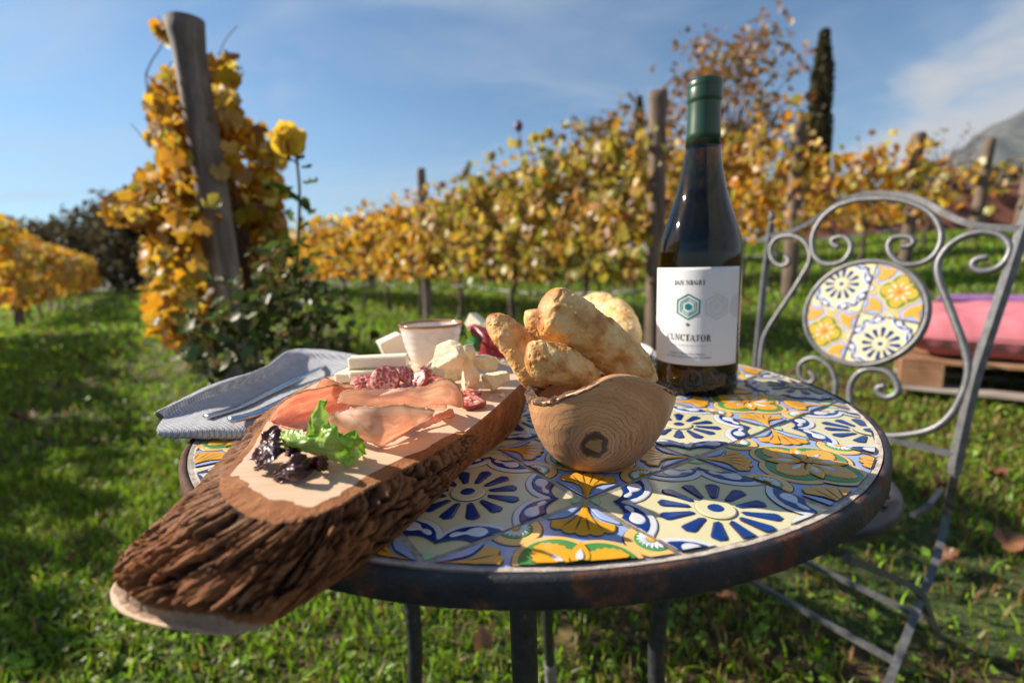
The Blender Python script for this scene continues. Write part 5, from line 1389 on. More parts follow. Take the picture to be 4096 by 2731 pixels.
sheet('prosciutto_slice', [
    [C8(660, 815, Bz + .018), C8(700, 760, Bz + .027), C8(740, 755, Bz + .028), C8(830, 785, Bz + .026), C8(930, 785, Bz + .024)],
    [C8(665, 825, Bz + .016), C8(720, 790, Bz + .020), C8(780, 800, Bz + .020), C8(850, 820, Bz + .019), C8(935, 825, Bz + .018)],
    [C8(700, 850, Bz + .012), C8(760, 840, Bz + .014), C8(820, 850, Bz + .014), C8(880, 850, Bz + .013), C8(940, 850, Bz + .012)]],
    'pale prosciutto tip sticking up left of the salami beside the white cheese', 'prosciutto', M_HAM, 30, 60, seed=6, group=GH)

# ================================================================ LETTUCE
def lettuce_mat(name, stops, transl):
    m, nt, out = new_mat(name)
    v = coords(nt)
    n1 = noise_tex(nt, v, 110, 5, 0.6); vo = N(nt, 'ShaderNodeTexVoronoi', {'Vector': v, 'Scale': 260}, feature='DISTANCE_TO_EDGE').outputs['Distance']
    rim = N(nt, 'ShaderNodeAttribute', attribute_name='rind').outputs['Fac']
    c = ramp(nt, mth(nt, 'ADD', mth(nt, 'MULTIPLY', n1, 0.6), mth(nt, 'MULTIPLY', rim, 0.4)), stops)
    p = N(nt, 'ShaderNodeBsdfPrincipled', {'Base Color': c, 'Roughness': 0.30, 'Normal': bump(nt, mth(nt, 'ADD', n1, vo), 0.5, 0.0012)})
    t = N(nt, 'ShaderNodeBsdfTranslucent', {'Color': c})
    nt.links.new(N(nt, 'ShaderNodeMixShader', {0: transl, 1: p.outputs[0], 2: t.outputs[0]}).outputs[0], out.inputs[0])
    return m
M_LETT = lettuce_mat('green_lettuce', [(0.25, (0.62, 0.74, 0.30)), (0.5, (0.46, 0.66, 0.12)), (0.75, (0.28, 0.52, 0.05))], 0.5)
M_LETR = lettuce_mat('red_lettuce', [(0.25, (0.020, 0.004, 0.012)), (0.5, (0.060, 0.010, 0.022)), (0.78, (0.16, 0.05, 0.03))], 0.22)
def frill(name, rows, mat, parent, seed, amp=0.0035, nu=50, nv=90, k=5):
    G = loft(rows, nu, nv)
    u = np.linspace(-1, 1, nv)[None]; w = np.linspace(0, 1, nu)[:, None]
    e = np.maximum(np.abs(u) ** 2.2 * np.ones_like(w), (1 - w * 1.0) ** 3)
    nrm = np.cross(np.gradient(G, axis=0), np.gradient(G, axis=1)); nrm /= np.linalg.norm(nrm, axis=-1)[..., None] + 1e-9
    ph = fbm(np.stack([w * 2 + 0 * u, 0 * w + u, 0 * w + 0 * u + seed], -1), 2, seed) * 3
    wave = 0.55 * np.sin(k * PI * w + 4 * u + ph * 2.2) + 1.9 * fbm(G * 130, 3, seed + 1)
    G = G + nrm * (amp * e * wave + 0.0012 * fbm(G * 140, 3, seed + 2) * 1.6)[..., None]
    G[..., 2] = np.maximum(G[..., 2], BOARD + 0.0008)
    # frayed outline
    dirn = np.gradient(G, axis=1); dirn /= np.linalg.norm(dirn, axis=-1)[..., None] + 1e-9
    G = G + dirn * (np.sign(u) * (np.abs(u) > 0.9) * 0.0016 * fbm(np.stack([w * 30 + 0 * u, u * 1 + 0 * w, 0 * w + 0 * u + seed], -1), 3, seed + 3))[..., None]
    o = mesh_obj(name, G.reshape(-1, 3), grid_faces(nu, nv), mat, parent, True, attrs={'rind': np.clip(e, 0, 1).ravel() + 0 * G[..., 0].ravel()})
    return solidify(o, 0.0004)
LG = thing('green_lettuce', 'frilly bright green lettuce leaves in front of the prosciutto', 'lettuce', tuple(C8(720, 1280, Bz)))
frill('leaf', [[C8(610, 1190, Bz + .010), C8(600, 1080, Bz + .020), C8(640, 990, Bz + .028), C8(690, 925, Bz + .034), C8(735, 905, Bz + .036)],
               [C8(650, 1195, Bz + .010), C8(660, 1090, Bz + .021), C8(680, 1010, Bz + .027), C8(705, 950, Bz + .031), C8(728, 915, Bz + .035)],
               [C8(720, 1180, Bz + .010), C8(740, 1090, Bz + .020), C8(738, 1000, Bz + .026), C8(722, 960, Bz + .030), C8(735, 925, Bz + .034)]], M_LETT, LG, 3, 0.0012, 40, 60, 4)
frill('leaf', [[C8(340, 1130, Bz + .014), C8(420, 1110, Bz + .016), C8(520, 1130, Bz + .016), C8(600, 1165, Bz + .016), C8(720, 1085, Bz + .024), C8(800, 1100, Bz + .022), C8(840, 1160, Bz + .018)],
               [C8(400, 1190, Bz + .013), C8(480, 1190, Bz + .015), C8(560, 1200, Bz + .015), C8(650, 1200, Bz + .016), C8(740, 1190, Bz + .018), C8(820, 1200, Bz + .017), C8(880, 1210, Bz + .014)],
               [C8(470, 1250, Bz + .006), C8(560, 1270, Bz + .008), C8(650, 1280, Bz + .008), C8(740, 1285, Bz + .009), C8(810, 1290, Bz + .008), C8(860, 1290, Bz + .007), C8(900, 1280, Bz + .006)],
               [C8(560, 1290, Bz + .002), C8(640, 1300, Bz + .002), C8(740, 1310, Bz + .003), C8(790, 1345, Bz + .002), C8(840, 1345, Bz + .003), C8(890, 1385, Bz + .002), C8(930, 1350, Bz + .002)]], M_LETT, LG, 5, 0.0030, 56, 100, 6)
frill('leaf', [[C8(840, 1170, Bz + .016), C8(900, 1135, Bz + .020), C8(970, 1165, Bz + .018), C8(1005, 1200, Bz + .013)],
               [C8(830, 1210, Bz + .014), C8(890, 1200, Bz + .014), C8(950, 1215, Bz + .013), C8(1012, 1240, Bz + .009)],
               [C8(850, 1260, Bz + .008), C8(900, 1265, Bz + .008), C8(960, 1270, Bz + .007), C8(1005, 1285, Bz + .004)],
               [C8(870, 1360, Bz + .001), C8(900, 1380, Bz + .001), C8(950, 1350, Bz + .002), C8(985, 1300, Bz + .001)]], M_LETT, LG, 7, 0.0022, 50, 60, 5)
LRD = thing('red_lettuce', 'dark purple curly lettuce leaves at the near end of the board', 'lettuce', tuple(C8(450, 1400, Bz)))
frill('leaf', [[C8(400, 1110, Bz + .014), C8(340, 1130, Bz + .016), C8(280, 1180, Bz + .013), C8(240, 1230, Bz + .009), C8(200, 1330, Bz + .003)],
               [C8(430, 1170, Bz + .013), C8(380, 1200, Bz + .015), C8(330, 1240, Bz + .014), C8(280, 1290, Bz + .010), C8(215, 1370, Bz + .004)],
               [C8(440, 1270, Bz + .008), C8(400, 1300, Bz + .011), C8(350, 1340, Bz + .010), C8(290, 1390, Bz + .006), C8(240, 1420, Bz + .002)]], M_LETR, LRD, 9, 0.0026, 46, 70, 5)
frill('leaf', [[C8(560, 1280, Bz + .010), C8(500, 1310, Bz + .012), C8(440, 1350, Bz + .010), C8(380, 1400, Bz + .006), C8(320, 1460, Bz + .002)],
               [C8(620, 1330, Bz + .008), C8(560, 1370, Bz + .010), C8(500, 1410, Bz + .009), C8(430, 1450, Bz + .005), C8(370, 1485, Bz + .001)],
               [C8(680, 1390, Bz + .003), C8(620, 1430, Bz + .005), C8(560, 1470, Bz + .004), C8(500, 1490, Bz + .002), C8(440, 1495, Bz + .001)]], M_LETR, LRD, 12, 0.0022, 46, 70, 5)
frill('leaf', [[C8(640, 1310, Bz + .012), C8(690, 1290, Bz + .014), C8(730, 1310, Bz + .010), C8(740, 1370, Bz + .003)],
               [C8(640, 1350, Bz + .008), C8(680, 1340, Bz + .010), C8(715, 1350, Bz + .007), C8(725, 1395, Bz + .002)],
               [C8(650, 1400, Bz + .002), C8(680, 1410, Bz + .003), C8(700, 1415, Bz + .002), C8(715, 1420, Bz + .001)]], M_LETR, LRD, 15, 0.0014, 30, 40, 3)
frill('leaf', [[C8(430, 1200, Bz + .008), C8(480, 1230, Bz + .009), C8(540, 1260, Bz + .008)],
               [C8(420, 1300, Bz + .004), C8(480, 1320, Bz + .005), C8(560, 1340, Bz + .004)]], M_LETR, LRD, 17, 0.0016, 30, 40, 3)

# ================================================================ SALAMI
m, nt, out = new_mat('salami_cut')
v = coords(nt)
vo = N(nt, 'ShaderNodeTexVoronoi', {'Vector': v, 'Scale': 420, 'Randomness': 1.0}).outputs['Distance']
n1 = noise_tex(nt, v, 330, 5, 0.65)
c = ramp(nt, mth(nt, 'ADD', mth(nt, 'MULTIPLY', n1, 0.7), mth(nt, 'MULTIPLY', vo, 0.35)), [(0.32, (0.34, 0.035, 0.030)), (0.50, (0.52, 0.10, 0.075)), (0.58, (0.70, 0.32, 0.25)), (0.68, (0.84, 0.62, 0.52))])
principled(nt, out, c, 0.32, Normal=bump(nt, n1, 0.4, 0.0008))
M_SAL = m
M_SALSKIN = pmat('salami_skin', [(0.3, (0.22, 0.03, 0.02)), (0.7, (0.38, 0.07, 0.05))], 200, rough=0.4)
def disc(name, c, nrm, r, t, mats, label, cat, group, seed=0, squash=1.0):
    rq = np.random.default_rng(seed); n = 40
    a = np.arange(n) / n * 2 * PI
    rad = r * (1 + 0.05 * np.sin(2 * a + rq.uniform(0, 6)) + 0.03 * np.sin(3 * a + rq.uniform(0, 6)))
    fx, fy, fz = frames(np.array([nrm], float), np.array([rq.uniform(0, 6)]))
    fx, fy, fz = fx[0], fy[0], fz[0]
    rings = []
    for s, z in ((0.0, t / 2), (0.5, t / 2 + .0002), (0.92, t / 2), (1.0, t / 4), (1.0, -t / 4), (0.92, -t / 2), (0.0, -t / 2)):
        rings.append(np.asarray(c) + s * rad[:, None] * (np.cos(a)[:, None] * fx + squash * np.sin(a)[:, None] * fy) + (z + 0.0006 * np.sin(3 * a + s * 4))[:, None] * fz)
    vv = np.array(rings).transpose(1, 0, 2).reshape(-1, 3); ff = grid_faces(n, 7, True)
    mi = [1 if (k % 6) in (2, 3, 4) else 0 for k in range(len(ff))]
    o = mesh_obj(name, vv, ff, mats, None, True, mi, base=np.asarray(c) - [0, 0, 0.0])
    return tag(o, label, cat, group)
GS = 'salami slices in the middle of the board'
sal = [((1000, 792), (0.1, -0.5, 0.86), .0108, .010, 'salami slice lying flat at the left of the salami pile'),
       ((1155, 760), (0.05, -0.93, 0.38), .0125, .016, 'round marbled salami slice standing upright facing us'),
       ((1310, 725), (0.45, -0.6, 0.66), .0085, .018, 'bright red salami piece leaning behind the upright slice'),
       ((1255, 775), (-0.2, -0.4, 0.9), .0095, .010, 'salami slice lying between the upright slice and the pink one'),
       ((1400, 760), (-0.55, -0.6, 0.58), .0100, .014, 'pinkish salami slice tilted left beside the cheese chunks'),
       ((1465, 715), (0.3, -0.7, 0.65), .0080, .017, 'small red salami slice at the back below the cup'),
       ((1345, 805), (0.1, -0.3, 0.95), .0095, .008, 'flat salami slice half hidden behind the wavy prosciutto'),
       ((1485, 775), (0.0, -0.35, 0.94), .0100, .010, 'pale-edged salami slice under the front of the cheese chunks'),
       ((1770, 858), (0.05, -0.1, 0.99), .0090, .004, 'thin salami slice under the pointed cheese chunk'),
       ((1785, 920), (0.05, -0.1, 0.99), .0105, .004, 'thin salami slice sticking out right of the prosciutto')]
for k, (p, nr, r, h, lab) in enumerate(sal):
    disc('salami_slice', C8(p[0], p[1], Bz + h * 0.75 if h > .006 else Bz + h), nr, r, 0.0036 if h > 0.006 else .003, [M_SAL, M_SALSKIN], lab, 'salami', GS, k, 0.92)

# ================================================================ CHEESES
m, nt, out = new_mat('hard_cheese')
v = coords(nt)
n1 = noise_tex(nt, v, 160, 6, 0.7)
principled(nt, out, ramp(nt, n1, [(0.3, (0.74, 0.57, 0.33)), (0.55, (0.83, 0.70, 0.46)), (0.75, (0.88, 0.79, 0.60))]), 0.55, Normal=bump(nt, n1, 1.0, 0.002))
M_PARM = m
def chunk(name, c, size, label, seed, group, mat=None, tip=(0, 0, 0)):
    rq = np.random.default_rng(seed)
    nu, nv = 64, 40
    a = np.arange(nu) / nu * 2 * PI; b = np.linspace(-PI / 2, PI / 2, nv)
    A_, B_ = np.meshgrid(a, b, indexing='ij')
    D = np.stack([np.cos(A_) * np.cos(B_), np.sin(A_) * np.cos(B_), np.sin(B_)], -1)
    # facets: support of random planes gives a broken, angular piece
    pl = rand_dirs(16); pl = np.vstack([pl, [[0, 0, -1.0]]]); dist_ = rq.uniform(0.62, 1.0, len(pl)); dist_[-1] = 0.62
    dots = np.einsum('uvk,nk->uvn', D, pl)
    rr_ = np.min(np.where(dots > 0.05, dist_ / np.maximum(dots, 0.05), 9), axis=-1)
    rr_ = np.minimum(rr_, 1.25)
    G = D * rr_[..., None] * np.asarray(size) + np.asarray(tip) * np.clip(D[..., 2:3], 0, 1) * 0
    G = G + (0.0006 * fbm(G * 200, 2, seed) + 0.0004 * fbm(G * 520, 3, seed + 1))[..., None] * D
    ang = rq.uniform(0, 6.28) if mat is None else 0
    ca, sa = math.cos(ang), math.sin(ang)
    G = np.stack([G[..., 0] * ca - G[..., 1] * sa, G[..., 0] * sa + G[..., 1] * ca, G[..., 2]], -1)
    c = np.asarray(c)
    o = mesh_obj(name, G.reshape(-1, 3) + c, grid_faces(nu, nv, True), mat or M_PARM, None, False, base=c - [0, 0, size[2] * 0.62])
    return tag(o, label, 'cheese', group)
GC = 'broken chunks of hard cheese on the board'
for k, (p, z, sz, lab) in enumerate([
    ((1610, 600), .031, (.0165, .012, .0115), 'large cheese chunk on top of the pile, right in front of the cup'),
    ((1560, 705), .012, (.0115, .010, .014), 'yellow cheese chunk at the left foot of the pile'),
    ((1665, 690), .012, (.0095, .010, .014), 'cheese chunk in the middle of the pile, half hidden'),
    ((1775, 735), .014, (.0095, .0085, .0165), 'pointed cheese chunk standing upright in front of the pile'),
    ((1885, 640), .016, (.0130, .009, .0095), 'slanting cheese sliver at the upper right of the pile'),
    ((1945, 770), .008, (.0118, .0105, .0092), 'cheese chunk lying by itself at the right edge of the board'),
    ((1740, 650), .016, (.010, .010, .016), 'cheese chunk behind the upright pointed one')]):
    chunk('cheese_chunk', C8(p[0], p[1], Bz + z), sz, lab, 50 + k, GC)
for k, (x, y, s) in enumerate(((2000, 872, .0022), (1730, 792, .0014), (1850, 845, .0012))):
    o = chunk('cheese_crumb', C8(x, y, Bz + s * .7), (s, s * .8, s), ('tiny white cheese crumb at the right edge of the board', 'tiny cheese crumb near the pointed chunk', 'tiny cheese crumb beside the lone chunk')[k], 90 + k, 'cheese crumbs')
m, nt, out = new_mat('soft_cheese')
v = coords(nt)
n1 = noise_tex(nt, v, 60, 5)
p = principled(nt, out, ramp(nt, n1, [(0.3, (0.80, 0.71, 0.52)), (0.7, (0.86, 0.80, 0.66))]), 0.45, Normal=bump(nt, n1, 0.2, 0.001))
p.inputs['Subsurface Weight'].default_value = 0.25; p.inputs['Subsurface Radius'].default_value = (0.006, 0.004, 0.002); p.inputs['Subsurface Scale'].default_value = 0.5
M_SOFT = m
M_RIND = pmat('cheese_rind', [(0.3, (0.62, 0.32, 0.06)), (0.7, (0.80, 0.55, 0.22))], 120, rough=0.5)
def slab(name, c, ax, ay, hx, hy, hz, label, group=None, rind=False, tilt=0.0):
    ax = np.asarray(ax, float); ax /= np.linalg.norm(ax); ay = np.cross([0, 0, 1.0], ax); az = np.cross(ax, ay)
    ax = ax * math.cos(tilt) + az * math.sin(tilt); az = np.cross(ax, ay)
    t = thing(name, label, 'cheese', tuple(np.asarray(c) - [0, 0, hz]), group)
    mesh_obj('paste', *box_geo(c, ax, ay, az, hx, hy, hz, 0.0012), M_SOFT, t, False)
    if rind: mesh_obj('rind', *box_geo(np.asarray(c) - az * (hz + 0.0005), ax, ay, az, hx * 0.98, hy * 1.0, 0.0007), M_RIND, t, False)
    return t
slab('cheese_slice', C8(1062, 722, Bz + .006), (1, -0.12, 0), 0, .029, .013, .0045, 'thick white cheese slice lying under the cheese stick, behind the salami')
slab('cheese_slice', C8(1130, 690, Bz + .013), (1, 0.25, 0), 0, .026, .012, .0025, 'thin white cheese slice lying slanted on the thick one, left of the cup')
slab('cheese_stick', C8(1115, 622, Bz + .021), (1, 0.10, 0), 0, .025, .007, .0050, 'pale cheese stick with orange rind stacked on the white slices beside the cup', rind=True)
slab('cheese_wedge', np.array(at_y(905, 803, 0.54)), (1, 0.5, 0), 0, .013, .012, .016, 'beige cheese wedge standing behind the left side of the cup', tilt=0.35)

# ================================================================ CUP
m, nt, out = new_mat('speckled_stoneware')
v = coords(nt)
sepn = N(nt, 'ShaderNodeSeparateXYZ', {0: v}).outputs[2]
n1 = noise_tex(nt, v, 70, 5, 0.6); sp_ = noise_tex(nt, v, 900, 2)
c = ramp(nt, n1, [(0.3, (0.62, 0.54, 0.50)), (0.7, (0.76, 0.70, 0.66))])
c = mixc_(nt, N(nt, 'ShaderNodeMapRange', {0: sp_, 1: 0.70, 2: 0.74}).outputs[0], c, (0.30, 0.22, 0.17))
rimf = N(nt, 'ShaderNodeMapRange', {0: mth(nt, 'ADD', sepn, mth(nt, 'MULTIPLY', n1, 0.003)), 1: 0.0425, 2: 0.0438}).outputs[0]
c = mixc_(nt, rimf, c, (0.30, 0.14, 0.04))
principled(nt, out, c, 0.15, Normal=bump(nt, n1, 0.15, 0.001))
cupc = np.array([-0.0825, 0.485, BOARD + 0.0004])
prof = [(0.0005, 0), (0.017, 0), (0.0185, 0.0012), (0.0195, 0.004)]
for k in range(16):
    z = 0.006 + k * 0.0022; prof.append((0.0200 + 0.0108 * (k / 15) ** 0.55 + 0.00035 * math.sin(k * 2.1), z))
prof += [(0.0318, 0.0415), (0.0327, 0.0428), (0.0328, 0.0438), (0.0320, 0.0445), (0.0308, 0.0442), (0.0298, 0.0425), (0.0275, 0.033), (0.022, 0.013), (0.016, 0.0062), (0.0005, 0.0052)]
vv, ff = lathe_geo(prof, 72, cupc, False)
tag(mesh_obj('cup', vv, ff, m, None, True, base=cupc), 'small off-white stoneware cup with a brown rim on the board', 'cup')

# ================================================================ PLATE BEHIND THE BREAD
M_PLATE = pmat('white_porcelain', [(0.3, (0.66, 0.60, 0.57)), (0.7, (0.74, 0.69, 0.66))], 30, rough=0.2)
plc = np.array([0.075, 0.625, TOP + 0.0015])
prof = [(0.0005, 0.002), (0.06, 0.002), (0.062, 0.0), (0.066, 0.0), (0.070, 0.003), (0.098, 0.015), (0.107, 0.021), (0.109, 0.0225), (0.108, 0.0236), (0.105, 0.0232), (0.094, 0.0165), (0.070, 0.0065), (0.0005, 0.0055)]
vv, ff = lathe_geo(prof, 96, plc, False)
tag(mesh_obj('plate', vv, ff, M_PLATE, None, True, base=plc), 'white plate half hidden behind the bread bowl', 'plate')
m, nt, out = new_mat('bresaola')
v = coords(nt)
n1 = noise_tex(nt, v, 150, 5, 0.65)
principled(nt, out, ramp(nt, n1, [(0.35, (0.26, 0.014, 0.018)), (0.6, (0.40, 0.035, 0.035)), (0.72, (0.68, 0.34, 0.28))]), 0.35, Normal=bump(nt, n1, 0.4, 0.001))
def aty8(x, y, Y): return np.array(at_y(516.8 + x * .31737, 631.6 + y * .31737, Y))
o = sheet('cured_beef_slice', [
    [aty8(1745, 380, .60), aty8(1800, 362, .60), aty8(1870, 385, .60), aty8(1960, 450, .59), aty8(2060, 560, .58)],
    [aty8(1800, 450, .585), aty8(1860, 440, .575), aty8(1930, 470, .57), aty8(2000, 520, .57), aty8(2080, 590, .57)],
    [aty8(1840, 600, .57), aty8(1900, 595, .565), aty8(1960, 600, .565), aty8(2020, 610, .565), aty8(2090, 615, .565)]],
    'dark red cured beef slice folded on the plate left of the bread', 'cured beef', m, 40, 60, seed=8)
BZL = thing('basil_sprig', 'green basil leaves between the cup and the red cured beef', 'basil', tuple(aty8(1780, 620, .575)))
M_BASIL = lettuce_mat('basil_leaf', [(0.25, (0.03, 0.13, 0.012)), (0.5, (0.045, 0.17, 0.016)), (0.75, (0.08, 0.24, 0.02))], 0.3)
frill('leaf', [[aty8(1735, 510, .57), aty8(1760, 460, .57), aty8(1810, 440, .575), aty8(1855, 480, .575)], [aty8(1735, 540, .555), aty8(1775, 510, .55), aty8(1815, 500, .55), aty8(1850, 530, .56)], [aty8(1750, 590, .565), aty8(1780, 585, .56), aty8(1820, 575, .56), aty8(1845, 570, .565)]], M_BASIL, BZL, 31, 0.001, 30, 40, 2)
frill('leaf', [[aty8(1630, 350, .60), aty8(1680, 315, .60), aty8(1720, 340, .60)], [aty8(1650, 375, .59), aty8(1690, 350, .58), aty8(1735, 380, .59)], [aty8(1720, 450, .59), aty8(1735, 440, .59), aty8(1750, 460, .59)]], M_BASIL, BZL, 33, 0.002, 30, 40, 3)
tube('stem', [tuple(aty8(1745, 440, .59)), tuple(aty8(1755, 540, .575)), tuple(aty8(1770, 620, .575))], 0.0011, M_BASIL, BZL, 6)
slab('cheese_wedge', np.array(aty8(1815, 350, .64)), (0.8, -0.6, 0), 0, .012, .007, .010, 'small pale cheese wedge on the plate behind the cured beef', tilt=-0.6)

# ================================================================ NAPKIN WITH FORK AND KNIFE
m, nt, out = new_mat('woven_linen')
v = coords(nt)
w1 = N(nt, 'ShaderNodeTexWave', {'Vector': N(nt, 'ShaderNodeMapping', {'Vector': v, 'Rotation': (0, 0, 0.55)}).outputs[0], 'Scale': 170, 'Distortion': 1.2, 'Detail': 2, 'Detail Scale': 3}, wave_type='BANDS', bands_direction='X').outputs['Fac']
w2 = N(nt, 'ShaderNodeTexWave', {'Vector': N(nt, 'ShaderNodeMapping', {'Vector': v, 'Rotation': (0, 0, 0.55 + PI / 2)}).outputs[0], 'Scale': 140, 'Distortion': 1.2, 'Detail': 2, 'Detail Scale': 3}, wave_type='BANDS', bands_direction='X').outputs['Fac']
wv = mth(nt, 'MULTIPLY', mth(nt, 'ADD', w1, w2), 0.5)
c = ramp(nt, mth(nt, 'ADD', mth(nt, 'MULTIPLY', wv, 0.6), mth(nt, 'MULTIPLY', noise_tex(nt, v, 140, 4), 0.4)), [(0.25, (0.30, 0.31, 0.36)), (0.5, (0.50, 0.505, 0.55)), (0.75, (0.70, 0.69, 0.69))])
principled(nt, out, c, 0.95, Normal=bump(nt, wv, 1.0, 0.0016))
M_LINEN = m
napr = [
    [on_z(420, 985, TOP + .004), on_z(520, 985, TOP + .003), on_z(620, 975, TOP + .003), on_z(700, 945, TOP + .004), on_z(860, 900, TOP + .006)],
    [on_z(380, 1004, TOP + .004), on_z(490, 1006, TOP + .003), on_z(590, 1003, TOP + .002), on_z(670, 978, TOP + .004), on_z(860, 915, TOP + .010)],
    [on_z(362, 990, TOP + .010), on_z(485, 992, TOP + .010), on_z(590, 988, TOP + .010), on_z(680, 960, TOP + .012), on_z(860, 895, TOP + .020)],
    [on_z(368, 972, TOP + .014), on_z(495, 972, TOP + .015), on_z(605, 955, TOP + .016), on_z(700, 920, TOP + .018), on_z(860, 870, TOP + .026)],
    [on_z(376, 960, TOP + .014), on_z(492, 940, TOP + .016), on_z(615, 905, TOP + .017), on_z(730, 868, TOP + .021), on_z(850, 848, TOP + .030)],
    [on_z(372, 952, TOP + .017), on_z(488, 912, TOP + .023), on_z(606, 872, TOP + .026), on_z(705, 832, TOP + .033), on_z(845, 830, TOP + .036)],
    [on_z(362, 946, TOP + .020), on_z(482, 892, TOP + .031), on_z(602, 851, TOP + .036), on_z(688, 808, TOP + .044), on_z(840, 822, TOP + .039)],
    [on_z(356, 950, TOP + .018), on_z(480, 889, TOP + .029), on_z(602, 848, TOP + .035), on_z(684, 805, TOP + .043), on_z(840, 820, TOP + .037)],
    [on_z(365, 965, TOP + .008), on_z(490, 905, TOP + .012), on_z(605, 865, TOP + .013), on_z(700, 830, TOP + .016), on_z(850, 840, TOP + .018)]]
G = loft([[tuple(q) for q in r] for r in napr], 110, 150)
G = G + (0.0012 * fbm(G * 38, 3, 12) + 0.0004 * fbm(G * 160, 3, 14))[..., None] * np.array([.2, .3, 1])
o = mesh_obj('napkin', G.reshape(-1, 3), grid_faces(110, 150), M_LINEN, None, True, base=np.array(on_z(600, 960, TOP)))
tag(o, 'thick folded grey-blue linen napkin hanging over the left table edge', 'napkin')
solidify(o, 0.0016)
def nap_z(p):        # height of the napkin under a point
    q = G[30:].reshape(-1, 3); d = np.hypot(q[:, 0] - p[0], q[:, 1] - p[1]); k = np.argsort(d)[:6]
    return q[k, 2].max()
m, nt, out = new_mat('polished_steel')
principled(nt, out, (0.62, 0.64, 0.67), 0.12, Metallic=1.0)
M_STEEL = m
Gn = np.cross(np.gradient(G, axis=0), np.gradient(G, axis=1)); Gn /= np.linalg.norm(Gn, axis=-1)[..., None] + 1e-9
Gn = Gn * np.where(Gn[..., 2:3] < 0, -1, 1)
def nap_n(p):
    q = G[34:95].reshape(-1, 3); d = np.linalg.norm(q - p, axis=1); k = np.argsort(d)[:60]
    n_ = Gn[34:95].reshape(-1, 3)[k].mean(0); return n_ / np.linalg.norm(n_)
def flat_path(name, pts, widths, thick, parent, n=50, mat=None, lift=0.0022):
    c = catmull(pts, n); w = np.interp(np.linspace(0, 1, n), np.linspace(0, 1, len(widths)), widths)
    T = np.gradient(c, axis=0); T /= np.linalg.norm(T, axis=1)[:, None]
    nn = catmull([nap_n(q) for q in pts], n)
    sd = np.cross(T, nn); sd /= np.linalg.norm(sd, axis=1)[:, None]; up = np.cross(sd, T)
    prof = [(-1, 0), (-0.75, 0.8), (0, 1.15), (0.75, 0.8), (1, 0), (0.75, -0.8), (0, -1), (-0.75, -0.8)]
    V = np.array([[c[i] + sd[i] * a * w[i] + up[i] * (b * thick + lift) for a, b in prof] for i in range(n)])
    f = [[i * 8 + j, i * 8 + (j + 1) % 8, (i + 1) * 8 + (j + 1) % 8, (i + 1) * 8 + j] for i in range(n - 1) for j in range(8)]
    f += [list(range(8))[::-1], [(n - 1) * 8 + j for j in range(8)]]
    return mesh_obj(name, V.reshape(-1, 3), f, mat or M_STEEL, parent, True)
def onnap(px_, py_, z0=0.024, dz=0.0):
    p = np.array(on_z(px_, py_, TOP + z0))
    for _ in range(4): p = np.array(on_z(px_, py_, nap_z(p)))
    return p + np.array([0, 0, dz + 0.0012])
FK = thing('fork', 'steel fork lying on the napkin, tines towards the back', 'fork', tuple(onnap(600, 930)))
hp = [onnap(474, 966), onnap(540, 945), onnap(610, 912), onnap(680, 880, dz=.001), onnap(728, 862, dz=.003), onnap(748, 853, dz=.004)]
flat_path('handle', hp, [.0062, .0074, .0066, .0050, .0032, .0036], .0012, FK)
flat_path('head', [hp[-1], onnap(758, 848, dz=.004), onnap(768, 842, dz=.003), onnap(775, 838, dz=.002)], [.0036, .0085, .0108, .0110], .0010, FK, 20)
for k in range(4):
    dx = (k - 1.5) * 15
    a_, b_ = onnap(775 + dx * .9, 838 + (k - 1.5) * 3, dz=.002), onnap(797 + dx * 1.25, 822 + (k - 1.5) * 1.5, dz=.0012)
    flat_path('tine', [a_, (a_ + b_) / 2 + [0, 0, .0008], b_], [.0015, .0014, .0006], .0008, FK, 14)
KN = thing('knife', 'steel table knife lying on the napkin in front of the fork', 'knife', tuple(onnap(640, 940)))
kp = [onnap(531, 977, dz=.001), onnap(590, 958), onnap(660, 925), onnap(720, 893)]
flat_path('handle', kp, [.0050, .0056, .0050, .0042], .0019, KN)
flat_path('blade', [kp[-1], onnap(760, 873), onnap(800, 855), onnap(850, 838)], [.0042, .0085, .0085, .003], .0007, KN)

# ================================================================ OLIVE-WOOD BOWL
m, nt, out = new_mat('olive_wood')
v = coords(nt)
sx = N(nt, 'ShaderNodeSeparateXYZ', {0: v})
# the branch's heart runs towards the viewer through the knot
kx = mth(nt, 'SUBTRACT', sx.outputs[0], -0.0035); kz = mth(nt, 'SUBTRACT', sx.outputs[2], 0.0250)
kx = mth(nt, 'SUBTRACT', kx, mth(nt, 'MULTIPLY', sx.outputs[1], 0.10))
wob = noise_tex(nt, N(nt, 'ShaderNodeMapping', {'Vector': v, 'Scale': (1, 0.35, 1)}).outputs[0], 42, 5, 0.6)
wob2 = noise_tex(nt, v, 15, 3, 0.5)
d = mth(nt, 'SQRT', mth(nt, 'ADD', mth(nt, 'MULTIPLY', kx, kx), mth(nt, 'MULTIPLY', mth(nt, 'MULTIPLY', kz, kz), 1.15)))
dd = mth(nt, 'ADD', d, mth(nt, 'ADD', mth(nt, 'MULTIPLY', mth(nt, 'SUBTRACT', wob, 0.5), 0.014), mth(nt, 'MULTIPLY', mth(nt, 'SUBTRACT', wob2, 0.5), 0.022)))
dd = mth(nt, 'ADD', dd, mth(nt, 'MULTIPLY', mth(nt, 'SUBTRACT', noise_tex(nt, v, 130, 5, 0.6), 0.5), 0.0060))
ph = mth(nt, 'MULTIPLY', dd, 2 * PI / 0.0034)
s1 = mth(nt, 'POWER', mth(nt, 'ADD', mth(nt, 'MULTIPLY', mth(nt, 'SINE', ph), 0.5), 0.5), 10.0)
